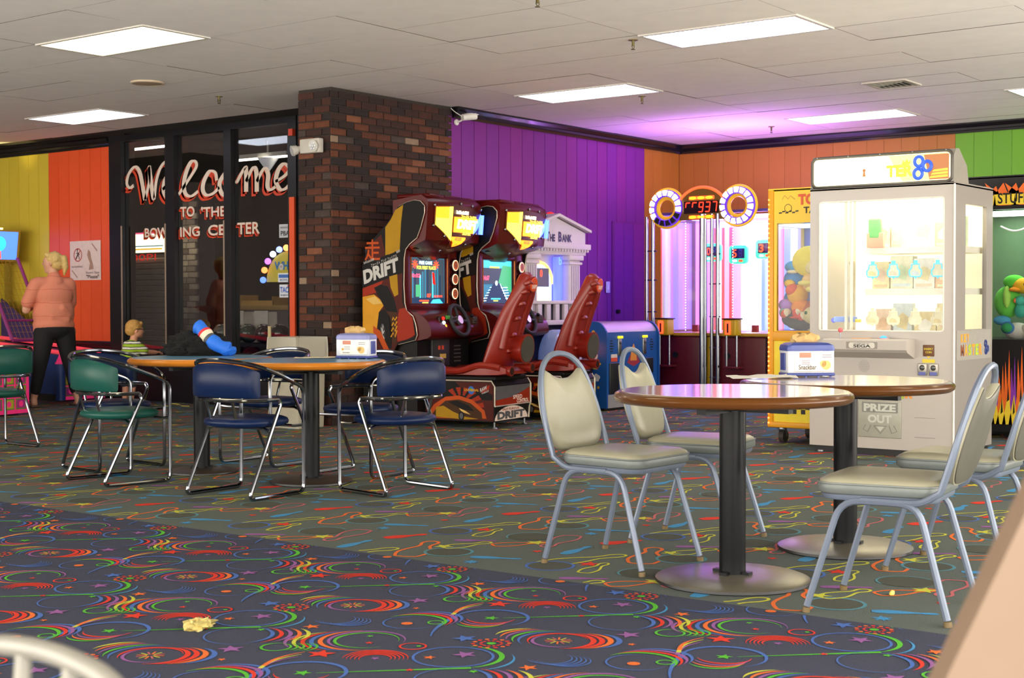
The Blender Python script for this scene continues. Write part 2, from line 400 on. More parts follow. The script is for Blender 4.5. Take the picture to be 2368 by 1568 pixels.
# ================================================================ CEILING
HC = 3.04
ceil = MB().box(-1, 15.6, -1, 18, HC+.03, HC+.1).build('ceiling', mat('ceiling_void', '#3f3a34', .9), kind='structure')
TILE = mat('ceiling_tile_white', '#f6f1ea', 0.9, noise=.06, nscale=5, bump=.12, bscale=220)
TX, TY, X0, Y0 = .612, 1.25, 8.82, 4.25
tile_me = MB(); tile_me.box(.002, TX-.002, .002, TY-.002, -.012, .004); tile_me.mi = [0, 1, 1, 1, 1, 1]; tile_me = tile_me.build('ceiling_tile', [TILE, mat('tile_side_shade', '#6a6156', .9)]); tile_d = tile_me.data; bpy.data.objects.remove(tile_me)  # tile sides coloured dark so the gaps read as shaded lines
LIGHTS = {(0, 0): 'cool', (-4, 3): 'warm', (0, 6): 'cool', (3, 2): 'cool', (8, 1): 'cool', (7, -1): 'cool'}
HID = [(-4, 0), (-8, 3), (-8, 0), (-4, -3), (0, -3), (-12, 0), (-12, 3)]
for i in range(-16, 11):
    for j in range(-6, 11):
        x, y = X0+TX*i, Y0+TY*j
        if (i, j) in LIGHTS or (i, j) in HID or x > 15.2: continue
        if x+TX > 10.5 and y+TY*.5 > 9.3: continue
        if any(in_view(x+a*TX/2, y+b*TY/2, HC, .05) for a in (0, 1, 2) for b in (0, 1, 2)):
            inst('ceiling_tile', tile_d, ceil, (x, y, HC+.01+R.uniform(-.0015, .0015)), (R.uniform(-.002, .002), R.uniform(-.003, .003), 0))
def lens_mat(name, col, st, dots):
    m = bpy.data.materials.new(name); m.use_nodes = True; nt = m.node_tree; N, L = nt.nodes, nt.links; b = N['Principled BSDF']
    tc = N.new('ShaderNodeTexCoord'); v = N.new('ShaderNodeTexVoronoi'); v.inputs['Scale'].default_value = 27; v.inputs['Randomness'].default_value = 0.05
    L.new(tc.outputs['Object'], v.inputs['Vector'])
    mr = N.new('ShaderNodeMapRange'); mr.inputs['From Min'].default_value = .1; mr.inputs['From Max'].default_value = .55; mr.inputs['To Min'].default_value = st*(1+dots); mr.inputs['To Max'].default_value = st*(1-dots)*.5
    L.new(v.outputs['Distance'], mr.inputs['Value']); L.new(mr.outputs['Result'], b.inputs['Emission Strength'])
    b.inputs['Emission Color'].default_value = (*col, 1); b.inputs['Base Color'].default_value = (.8, .8, .8, 1); return m
LENS = {'cool': lens_mat('light_lens_cool', (.80, .87, 1.0), 5.0, .93), 'warm': lens_mat('light_lens_warm', (1, .84, .50), 3.2, .3)}
LFRAME = mat('light_frame', '#d8d4cc', .5)
LAB = {(0, 0): 'large bluish-white ceiling light nearest above the white prize machine', (-4, 3): 'warm yellow ceiling light at the upper left over the carpet', (0, 6): 'bluish ceiling light close to the lettered window wall',
       (3, 2): 'bluish ceiling light above the two red racing machines', (8, 1): 'ceiling light farthest back near the green and orange walls', (7, -1): 'ceiling light cut off by the right edge of the picture'}
for (i, j), k in list(LIGHTS.items())+[(h, 'warm') for h in HID]:
    x, y = X0+TX*i, Y0+TY*j; hid = (i, j) in HID
    t = thing('ceiling_light', LAB.get((i, j), 'recessed ceiling light over the front of the hall, behind the viewer'), 'ceiling light', (x, y, HC), 0, 'ceiling lights out of view' if hid else 'recessed ceiling lights')
    MB().box(0, TX, 0, .03, -.012, .02).box(0, TX, TY-.03, TY, -.012, .02).box(0, .025, .03, TY-.03, -.012, .02).box(TX-.025, TX, .03, TY-.03, -.012, .02).build('frame', LFRAME, t)
    MB().box(.025, TX-.025, .03, TY-.03, -.006, .012).build('lens', LENS[k], t)
# speaker grille, vent, sprinklers
t = thing('ceiling_speaker', 'round brown speaker grille set into the ceiling', 'speaker', (8.05, 10.05, HC))
MB().lathe([(0, -.018), (.09, -.02), (.125, -.014), (.135, 0)], 28).build('grille', mat('grille_brown', '#b09a80', .7), t)
MB().lathe([(.127, -.02), (.142, -.016), (.145, 0)], 28).build('rim', mat('rim_beige', '#c9b79c', .6), t)
t = thing('air_vent', 'square air vent with louvre blades in the ceiling', 'vent', (12.15, 4.93, HC))
MB().box(-.2, .2, -.2, -.17, -.012, .0).box(-.2, .2, .17, .2, -.012, 0).box(-.2, -.17, -.17, .17, -.012, 0).box(.17, .2, -.17, .17, -.012, 0).build('frame', mat('vent_white', '#cfc8bc', .5), t)
MB().box(-.17, .17, -.17, .17, -.002, 0).build('backing', mat('vent_dark', '#3c3a38', .8), t)
for k in range(7):
    b = MB(); b.m = Matrix.Translation((0, -.15+.05*k, -.008)) @ Matrix.Rotation(.6, 4, 'X'); b.box(-.17, .17, -.018, .018, -.001, .001).build('louvre', mat('vent_grey', '#a8a196', .5), t)
for (x, y, lab) in ((9.0, 10.2, 'ceiling sprinkler beside the brick pillar'), (8.95, 5.62, 'ceiling sprinkler at the corner of the largest light'), (11.43, 7.08, 'ceiling sprinkler in front of the light over the racing machines'), (14.27, 7.17, 'small far ceiling sprinkler near the back corner'), (7.303, 5.295, 'sprinkler tip at the very top edge of the picture')):
    t = thing('sprinkler', lab, 'sprinkler', (x, y, HC), 0, 'ceiling sprinklers')
    MB().cyl((0, 0, 0), (0, 0, -.008), .035, n=18).build('escutcheon', mat('brass_dull', '#8a7a4e', .4, .8), t)
    MB().cyl((0, 0, -.008), (0, 0, -.05), .012, .008, n=10).tube([(.013, 0, -.03), (.017, 0, -.055), (0, 0, -.07)], .003, 5).tube([(-.013, 0, -.03), (-.017, 0, -.055), (0, 0, -.07)], .003, 5).cyl((0, 0, -.07), (0, 0, -.074), .016, n=12).build('head', mat('brass_dark', '#5d5434', .4, .8), t)
t = thing('ceiling_ornament', 'small dark blue ornament stuck to the ceiling at upper left', 'ornament', (5.4, 8.72, HC))
for k, (a, l) in enumerate(((.3, .05), (1.6, .045), (2.6, .05), (4.0, .04), (5.2, .05))):
    MB().prism([(0, -.008), (l*.6, -.016), (l, 0), (l*.6, .016), (0, .008)], -.012, -.006, 'z').build('petal', mat('ornament_blue', '#3a3f66' if k % 2 else '#5b3f6e', .5), t, rot=(0, 0, a))

# ================================================================ WALLS
CROWN = mat('crown_black', '#0d0c10', .22, coat=.4)
def crown(name, pts_yz, t0, t1, ax, parent):
    return MB().prism(pts_yz, t0, t1, ax).build(name, CROWN, parent)
# --- purple / orange wall, runs along x at y = 8.95
wb = MB().box(10.85, 15.6, 8.965, 9.10, 0, HC+.03).build('wall_back', mat('wall_dark', '#20102a', .7), kind='structure')
PURP = [mat('purple_paint_%d' % i, c, .45, noise=.06, nscale=6) for i, c in enumerate(('#7c2586', '#782688', '#802684'))]
ORNG = [mat('orange_paint_%d' % i, c, .5, noise=.05, nscale=6) for i, c in enumerate(('#b4742a', '#b17128'))]
PW = .2035
def plank_mesh(w, z0, z1, ax, c=.006):
    b = MB()
    pr = [(c*.3, 0), (c, -.013), (w-c, -.013), (w-c*.3, 0)]
    if ax == 'y': b.add([(a, d, z) for z in (z0, z1) for a, d in pr], [(0, 1, 5, 4), (1, 2, 6, 5), (2, 3, 7, 6), (4, 5, 6, 7), (3, 2, 1, 0)])
    else: b.add([(d, -a, z) for z in (z0, z1) for a, d in pr], [(0, 1, 5, 4), (1, 2, 6, 5), (2, 3, 7, 6), (4, 5, 6, 7), (3, 2, 1, 0)])
    o = b.build('plank', PURP[0]); d = o.data; bpy.data.objects.remove(o); return d
def obj_mat(o, m): o.material_slots[0].link = 'OBJECT'; o.material_slots[0].material = m
pm = plank_mesh(PW, 0, 2.97, 'y')
x = 11.05-PW
while x < 15.3:
    o = inst('plank', pm, wb, (x, 8.965, 0)); obj_mat(o, R.choice(PURP if x+PW/2 < 14.44 else ORNG)); x += PW
cp = [(8.95, 2.93), (8.925, 2.93), (8.92, 2.955), (8.905, 2.96), (8.905, 2.985), (8.885, 2.99), (8.87, 3.02), (8.87, HC), (8.95, HC)]
crown('crown_moulding', cp, 10.9, 15.32, 'x', wb)
d1 = MB().box(13.79, 14.43, 8.937, 8.95, .02, 2.04).build('door_1', PURP[0], kind='structure')
for k in range(3):
    o = inst('plank', plank_mesh(.207, .03, 2.03, 'y'), d1, (13.80+.209*k, 8.937, 0)); obj_mat(o, PURP[k])
MB().cyl((13.86, 8.93, 1.0), (13.86, 8.89, 1.0), .025, n=12).build('door_knob', BLK, d1)
t = thing('light_switch', 'pale wall plate on the violet planks beside the flush door', 'switch plate', (13.69, 8.94, 1.28))
MB().rbox(-.04, .04, -.008, 0, -.065, .065, .004).build('plate', mat('plate_lilac', '#cfc6e6', .4), t); MB().rbox(-.012, .012, -.013, -.007, -.03, .03, .002).build('rocker', mat('rocker_white', '#f2eef8', .4), t)
# --- right wall, runs along y at x = 15.32
wr = MB().box(15.335, 15.6, -1, 9.1, 0, HC+.03).build('wall_right', mat('wall_dark2', '#30200c', .7), kind='structure')
GRN = [mat('green_paint_%d' % i, c, .5, noise=.05, nscale=6) for i, c in enumerate(('#6aa81e', '#67a520'))]
pm2 = plank_mesh(PW, 0, 2.97, 'x', .0016)
y = 8.95
while y > 2.6:
    o = inst('plank', pm2, wr, (15.335, y, 0)); obj_mat(o, R.choice(ORNG if y-PW/2 > 5.52 else GRN)); y -= PW
crown('crown_moulding', [(15.32-(8.95-a), b) for a, b in cp], -1, 8.92, 'y', wr)
# --- left wall, runs along y at x = 10.45
wl = MB().box(10.455, 10.6, 13.47, 18, 0, HC+.03).build('wall_left', mat('wall_dark3', '#241008', .7), kind='structure')
ORW = [mat('orange_red_paint_%d' % i, c, .45, noise=.06, nscale=6) for i, c in enumerate(('#f0592a', '#ee5628', '#f25c2c'))]
YEL = [mat('yellow_paint_%d' % i, c, .5, noise=.05, nscale=6) for i, c in enumerate(('#d9bf3c', '#d6bb38'))]
y = 13.69+PW
pm3 = plank_mesh(PW, .66, 2.98, 'x', .004)
while y < 18:
    o = inst('plank', pm3, wl, (10.455, y, 0)); obj_mat(o, R.choice(ORW if y-PW/2 < 14.85 else YEL)); y += PW
crown('crown_moulding', [(10.44-(8.95-a), b) for a, b in cp], 13.69, 18, 'y', wl)
MB().prism([(10.455, .0), (10.44, .0), (10.44, .53), (10.425, .55), (10.425, .58), (10.41, .585), (10.41, .615), (10.425, .62), (10.425, .65), (10.44, .665), (10.455, .665)], 13.69, 18, 'y').build('chair_rail', CROWN, wl)

MB().box(-1, 10.45, 18.0, 18.2, 0, HC+.03).build('wall_far', mat('far_wall', '#7d706a', .8), kind='structure')  # unseen end wall, added and toned for what the window panes reflect
# --- brick pillar
MORT = mat('mortar_dark', '#3a332f', .95, bump=.3)
br = MB().box(9.215, 10.9, 8.962, 9.37, 0, HC+.02).build('wall_brick', MORT, kind='structure')
BRC = [('#2f201d', 8), ('#3a241f', 8), ('#47281f', 7), ('#583021', 6), ('#633723', 4), ('#261e1d', 5), ('#7a4a33', 2), ('#8e7662', 1), ('#453934', 3)]
BRM = [mat('brick_%d' % i, c, .9, noise=.35, nscale=14, bump=.6, bscale=60) for i, (c, n) in enumerate(BRC)]
BRW = [m for m, (c, n) in zip(BRM, BRC) for _ in range(n)]
bm_cache = {}
def brick_mesh(l):
    k = round(l, 3)
    if k not in bm_cache:
        o = MB().rbox(0, l, -.014, .002, 0, .0575, .004, seg=1, smooth=False).build('brick', BRM[0]); bm_cache[k] = o.data; bpy.data.objects.remove(o)
    return bm_cache[k]
CH = .0668; rest = MB(); nb = 0
for c in range(45):
    z = .008+c*CH; off = 0 if c % 2 else -.1
    for side in (0, 1):
        a = off if side == 0 else (-.1 if c % 2 else 0); end = 1.69 if side == 0 else .405
        while a < end-.02:
            s0, s1 = max(a, 0), min(a+.191, end)
            if s1-s0 > .03:
                hidden = (side == 0 and ((s0 > .32 and z < 1.62) or z < .6)) or (side == 1 and z < .22)
                m = R.choice(BRW)
                loc = (9.2+s0+.003, 8.962, z) if side == 0 else (9.215, 9.365-s0, z)
                rot = (0, 0, 0) if side == 0 else (0, 0, -PI/2)
                if not hidden and nb < 300:
                    o = inst('brick', brick_mesh(s1-s0), br, (loc[0], loc[1]+(R.uniform(-.003, .003) if side == 0 else 0), loc[2]), rot); obj_mat(o, m); nb += 1
                else:
                    rest.m = Matrix.Translation(loc) @ Matrix.Rotation(rot[2], 4, 'Z'); rest.box(0, s1-s0, -.012, .002, 0, .0575, R.randrange(3))
            a += .2
rest.m = None
if rest.f: rest.build('brick_rest', BRM[:3], br, kind='stuff')
# emergency light on the pillar
t = thing('emergency_light', 'white emergency light with two lamp heads on the dark brick pillar', 'emergency light', (9.185, 9.15, 2.51))
MB().rbox(-.07, 0, -.125, .115, -.06, .07, .012).build('housing', mat('emergency_white', '#c8c4ba', .4), t)
b = MB(); b.cyl((-.04, .11, -.01), (-.07, .14, -.02), .028, n=14).cyl((-.07, .14, -.02), (-.11, .165, -.035), .04, .05, n=18); b.build('lamp_head', MATS['emergency_white'], t); MB().cyl((-.11, .165, -.035), (-.114, .167, -.036), .045, n=18).build('lamp_lens', mat('lens_silver', '#c9d0d8', .15, .3), t)
b = MB(); b.cyl((-.06, -.08, .0), (-.10, -.085, -.005), .045, .052, n=18); b.build('lamp_head', MATS['emergency_white'], t)
for k in range(7): a = 2*PI*k/6; MB().ball((-.102, -.085+(.028*math.cos(a) if k < 6 else 0), -.005+(.028*math.sin(a) if k < 6 else 0)), .012, 10, 6).build('bulb', mat('bulb_glass', '#dfe4ea', .1), t)
# security camera
t = thing('security_camera', 'small white bullet security camera under the black crown moulding', 'camera', (11.0, 8.94, 2.93))
MB().cyl((-.05, 0, -.04), (-.05, -.015, -.04), .03, n=14).tube([(-.05, -.015, -.04), (-.05, -.06, -.03), (-.02, -.09, 0)], .009, 8).build('bracket', WHITE, t)
MB().cyl((-.06, -.09, .0), (.08, -.15, .02), .032, n=16).box(-.02, .10, -.17, -.08, .035, .042).build('camera_body', WHITE, t); MB().cyl((.08, -.15, .02), (.084, -.152, .021), .022, n=14).build('lens', BLK, t)
MB().tube(smooth_path([(-.06, -.09, .01), (-.12, -.05, .05), (-.14, -.01, .09)]), .004, 5).build('cable', WHITE, t)

# ================================================================ LETTERED WINDOW WALL
FRM = mat('window_frame_black', '#16151b', .35, noise=.2)
wn = MB().box(10.40, 10.52, 13.47, 13.69, 0, HC).box(10.40, 10.52, 10.62, 10.745, 0, HC).box(10.40, 10.52, 10.745, 13.47, 2.97, HC).box(10.40, 10.53, 10.745, 13.47, 0, .55).box(10.38, 10.54, 10.745, 13.47, .54, .565).build('window_1', FRM, kind='structure')
MB().box(10.40, 10.52, 12.54, 12.695, .565, 2.97).build('mullion', FRM, wn); MB().box(10.40, 10.52, 11.61, 11.725, .565, 2.97).build('mullion', FRM, wn)
TAN = mat('mullion_tan', '#a08a76', .5)
for yy in (12.695, 11.725, 13.47): MB().box(10.395, 10.402, yy-.012, yy+.008, .6, 2.0).build('edge_strip', TAN, wn)
SMOKE = glass_mat('smoked_glass', (.88, .88, .89), .06)
for y0, y1 in ((12.695, 13.47), (11.725, 12.54), (10.745, 11.61)): MB().box(10.455, 10.461, y0, y1, .565, 2.97).build('pane', SMOKE, wn)
OT = MB().box(10.375, 10.40, 10.625, 10.70, .58, 2.2).build('trim_1', ORW[0], kind='structure')
MB().box(10.36, 10.40, 10.63, 10.69, 2.83, 2.90).build('alarm_box', mat('alarm_red', '#d8452a', .4), OT)
wd = MB().box(10.42, 10.52, 9.36, 10.62, 0, HC).build('wall_doorway', mat('doorway_black', '#121014', .6), kind='structure')
WEL = {'W1': [(13.332,2.459),(13.404,2.437),(13.454,2.485),(13.432,2.575),(13.37,2.642),(13.298,2.671),(13.228,2.615),(13.186,2.497),(13.132,2.286)],
'W2': [(13.132,2.286),(13.095,2.376),(13.053,2.502),(13.057,2.663),(13.025,2.501),(12.977,2.287),(12.93,2.496),(12.849,2.644),(12.751,2.701),(12.693,2.672)],
'e1': [(12.823,2.388),(12.715,2.459),(12.666,2.519),(12.724,2.548),(12.789,2.475),(12.804,2.362),(12.727,2.282),(12.62,2.29),(12.543,2.324)],
'l': [(12.543,2.324),(12.389,2.467),(12.251,2.608),(12.273,2.672),(12.348,2.658),(12.426,2.544),(12.461,2.42),(12.428,2.319),(12.334,2.292),(12.221,2.34)],
'c': [(11.919,2.441),(11.94,2.526),(12.032,2.546),(12.122,2.452),(12.146,2.355),(12.091,2.293),(11.98,2.303),(11.878,2.366)],
'o': [(11.777,2.519),(11.865,2.426),(11.866,2.341),(11.798,2.274),(11.707,2.308),(11.661,2.428),(11.723,2.514),(11.777,2.519),(11.724,2.431),(11.598,2.406)],
'm1': [(11.598,2.406),(11.473,2.55),(11.452,2.513),(11.454,2.296)], 'm2': [(11.453,2.404),(11.35,2.54),(11.294,2.504),(11.289,2.288)], 'm3': [(11.288,2.396),(11.176,2.527),(11.115,2.47),(11.123,2.339),(11.075,2.299),(10.998,2.333)],
'e2': [(11.006,2.381),(10.87,2.432),(10.799,2.499),(10.869,2.559),(10.954,2.508),(10.998,2.392),(10.939,2.3),(10.855,2.3),(10.767,2.362)]}
LWH = mat('letter_cream', '#e2cdbb', .5); LRD = mat('letter_red', '#d2401e', .5)
MW = fmat((10.452, 0, 0), (0, -1, 0), (0, 0, 1)); MWr = fmat((10.4535, 0, 0), (0, -1, 0), (0, 0, 1))
def in_pane(p): return any(a <= p <= b for a, b in ((12.70, 13.472), (11.73, 12.535), (10.75, 11.605)))
def clip_add(b):
    """painted lettering stays on the panes, none on the mullions"""
    keep = [i for i, f in enumerate(b.f) if all(in_pane(b.v[k][1]) for k in f)]
    b.f = [b.f[i] for i in keep]; b.mi = [b.mi[i] for i in keep]; b.sm = [b.sm[i] for i in keep]; return b
b = MB()
for pts in WEL.values():
    sp = smooth_path([(-a+.025, c, 0) for a, c in pts], 8)
    wf = lambda t, d: .024+.042*abs(d.y)*(1 if d.y < 0 else .55)
    b.stroke([(p.x-.05, p.y-.045) for p in sp], .06, MWr, 1, wf); b.stroke([(p.x-.025, p.y-.022) for p in sp], .06, MWr, 1, wf)
    b.stroke([(p.x, p.y) for p in sp], .06, MW, 0, wf)
clip_add(b).build('welcome_lettering', [LWH, LRD], wn)
b = MB()
for s_, y0, z0, wd_, h in (('TO', 12.50, 2.065, .24, .115), ("'THE", 12.15, 2.05, .40, .115), ('BOW', 13.118, 1.858, .41, .105), ('ING', 12.505, 1.845, .33, .11), ('CE', 12.04, 1.845, .28, .118), ('TER', 11.57, 1.845, .35, .125)):
    b.text(s_, fmat((10.4535, y0+.025, z0-.028), (0, -1, 0), (0, 0, 1)), h, 1, .035, w=wd_); b.text(s_, fmat((10.4535, y0+.012, z0-.014), (0, -1, 0), (0, 0, 1)), h, 1, .03, w=wd_); b.text(s_, fmat((10.452, y0, z0), (0, -1, 0), (0, 0, 1)), h, 0, .02, w=wd_)
clip_add(b).build('line_lettering', [LWH, LRD], wn)
# stickers on the right hand pane
def sticker(lab, y0, y1, z0, z1, col, texts):
    t = thing('window_sticker', lab, 'sticker', (10.45, y0, z0), 0, 'stickers on the window glass')
    MB().box(0, .002, -(y0-y1), 0, 0, z1-z0).build('sheet', mat('sticker_'+col.strip('#'), col, .5), t)
    b = MB(); ms = []
    for k, (s_, dx, dz, h, wdt, c) in enumerate(texts):
        if s_ is None: b.add([(-.001, -dx, dz), (-.001, -dx-wdt, dz), (-.001, -dx-wdt, dz+h), (-.001, -dx, dz+h)], [(0, 1, 2, 3)], k)
        else: b.text(s_, fmat((-.002, -dx, dz), (0, -1, 0), (0, 0, 1)), h, k, .03, w=wdt)
        ms.append(mat('ink_'+c.strip('#'), c, .5))
    b.build('print', ms, t)
sticker('white sticker with dark PBA letters high on the right pane', 10.926, 10.748, 1.79, 1.93, '#c9ccd0', [('PBA', .025, .02, .05, .13, '#3c3c44'), ('MEMBER', .02, .095, .02, .13, '#8a8a92')])
sticker('white and blue sticker in the middle of the right pane', 10.947, 10.748, 1.325, 1.42, '#e4e8f0', [(None, .01, .045, .035, .18, '#3f6fc0'), ('BOWL', .03, .012, .022, .12, '#6d7ea8')])
sticker('lowest sticker on the right pane with bold blue letters', 10.927, 10.748, 1.165, 1.30, '#e2e6ee', [('TACP', .012, .05, .06, .155, '#2f62c4'), ('ENERGY', .02, .015, .018, .13, '#4c5c7c'), (None, .12, .11, .02, .04, '#d63a3a')])
t = thing('window_sticker', 'small round pale sticker above the blue ones on the right pane', 'sticker', (10.45, 10.90, 1.485), 0, 'stickers on the window glass')
MB().prism(arc(0, 0, .034, 0, 340, 18), 0, .002, 'x').build('sheet', mat('sticker_round', '#c8c4c0', .5), t); MB().text('M', fmat((-.002, .015, -.015), (0, -1, 0), (0, 0, 1)), .03, 0).build('print', mat('ink_brown', '#7a5548'), t)
# poster on the orange planks
t = thing('poster', 'white paper poster asking for no running on the orange wall', 'poster', (10.436, 14.49, 1.385))
PAP = mat('paper_pinkish', '#ead2cc', .7)
b = MB(); n = 6
vs = [(-.004*math.sin(PI*i/n)-.002, -.59*i/n, z) for z in (0, .465) for i in range(n+1)]
b.add(vs, [(i, i+1, n+2+i, n+1+i) for i in range(n)]).build('sheet', PAP, t)
b = MB(); M0 = XF((-.008, 0, 0))
b.stroke(arc(.16, .30, .075, 0, 360, 28), .012, M0, 0); b.stroke([(.11, .245), (.21, .355)], .012, M0, 0)
b.stroke([(.15, .35), (.16, .31), (.14, .28), (.125, .25)], .014, M0, 1); b.stroke([(.16, .31), (.185, .27), (.19, .245)], .013, M0, 1); b.stroke([(.13, .315), (.16, .325), (.195, .30)], .011, M0, 1); b.flat(arc(.153, .362, .012, 0, 330, 10), M0, 1)
b.text('NO RUNNING', XF((-.008, -.04, .15)), .02, 1, w=.21)
b.text('Beaver Says', XF((-.008, -.315, .068)), .034, 1, w=.25); b.text('"Please"', XF((-.008, -.32, .018)), .045, 1, .02, w=.24)
b.stroke([(.04, .12), (.15, .03)], .012, M0, 2); b.stroke([(.43, .43), (.53, .34)], .014, M0, 2)
b.flat([(.34, .30), (.36, .36), (.40, .33), (.41, .26), (.44, .20), (.46, .13), (.37, .12), (.39, .2), (.36, .25)], M0, 2)
b.build('print', [mat('ink_red', '#c8574c', .6), mat('ink_grey', '#6a5a58', .6), mat('ink_sepia', '#b08a76', .6)], t)
# ================================================================ CHROME ARMCHAIRS  (local +x = the way the chair faces)
VIN = {'green': mat('vinyl_green', '#154f46', .38, noise=.1, spec=.3), 'blue': mat('vinyl_blue', '#0b1f46', .36, noise=.12, spec=.25)}
def chrome_chair(name, lab, col, loc, rz, group):
    t = thing(name, lab, 'chair', loc, rz, group)
    r = .0115
    for s in (1, -1):
        p = fillet([(.02, .245*s, .556), (.035, .25*s, .53), (-.225, .25*s, r), (.225, .25*s, r), (.225, .25*s, .615), (.12, .262*s, .655)], .045, 4)
        MB().tube(p, r, 8).build('side_frame', CHROME, t)
    arcp = [(-.235+.10*(abs(a)/1.0)**2.2, .25*a) for a in [i/10 for i in range(-10, 11)]]
    top = smooth_path([(.12, -.262, .655), (.0, -.268, .70), (-.10, -.262, .735), (-.18, -.20, .765), (-.225, -.10, .78), (-.235, 0, .785), (-.225, .10, .78), (-.18, .20, .765), (-.10, .262, .735), (.0, .268, .70), (.12, .262, .655)], 4)
    MB().tube(top, .0125, 8).build('top_rail', CHROME, t)
    low = smooth_path([(.02, -.245, .556), (-.07, -.245, .556), (-.155, -.21, .556), (-.205, -.11, .556), (-.215, 0, .556), (-.205, .11, .556), (-.155, .21, .556), (-.07, .245, .556), (.02, .245, .556)], 4)
    MB().tube(low, .011, 8).build('lower_rail', CHROME, t)
    # curved backrest pad
    rg = []
    N = 14
    for i in range(N+1):
        a = -1+2*i/N; y = .238*math.sin(a*PI/2*.98); x0 = -.228+.105*abs(a)**2.4; e = (1-abs(a)**6)
        h0, h1 = .572, .715+.052*(1-a*a); th = .017*(.45+.55*e)
        rg.append([(x0-th, y, h0+.012), (x0-th*1.05, y, (h0+h1)/2), (x0-th, y, h1-.012), (x0, y, h1), (x0+th, y, h1-.012), (x0+th*1.2, y, (h0+h1)/2), (x0+th, y, h0+.012), (x0, y, h0)])
    MB().rings(rg).build('backrest', VIN[col], t, sharp=70)
    n = 28; rr = []
    for z, k in ((.395, .55), (.398, .86), (.412, .985), (.428, 1.0), (.442, .97), (.453, .84), (.459, .55), (.461, .2)):
        rr.append([(.015+.225*k*math.copysign(abs(math.cos(2*PI*i/n))**.8, math.cos(2*PI*i/n)), .228*k*math.copysign(abs(math.sin(2*PI*i/n))**.8, math.sin(2*PI*i/n)), z) for i in range(n)])
    MB().rings(rr).build('seat', VIN[col], t, sharp=70)
    for s in (1, -1):
        MB().cyl((-.2, .1*s, .556), (-.165, .1*s, .44), .008, n=8).build('back_post', CHROME, t)
    MB().tube([(-.045, -.25, .375), (-.045, -.2, .392), (-.045, .2, .392), (-.045, .25, .375)], .009, 6).tube([(.225, -.25, .40), (.2, -.2, .393), (.2, .2, .393), (.225, .25, .40)], .009, 6).build('seat_support', CHROME, t)
    return t
G1 = 'chrome armchairs around the blue tables'
chrome_chair('armchair', 'green vinyl chrome armchair seen from behind at the blue tables', 'green', (5.56, 7.26, 0), -10, G1)
chrome_chair('armchair', 'blue chrome armchair nearest the viewer, its back to us', 'blue', (5.60, 6.15, 0), 3, G1)
chrome_chair('armchair', 'blue chrome armchair in front of the red racing machine base', 'blue', (6.25, 5.56, 0), 81, G1)
chrome_chair('armchair', 'blue chrome armchair half hidden behind the green one', 'blue', (6.01, 7.89, 0), -94, G1)
chrome_chair('armchair', 'blue chrome armchair between the two blue tables, facing the viewer', 'blue', (6.83, 7.25, 0), 180, G1)
chrome_chair('armchair', 'blue chrome armchair behind the table with the napkin box', 'blue', (6.74, 6.29, 0), -176, G1)
chrome_chair('armchair', 'green chrome armchair cut off by the left edge of the picture', 'green', (6.27, 9.68, 0), 90, G1)

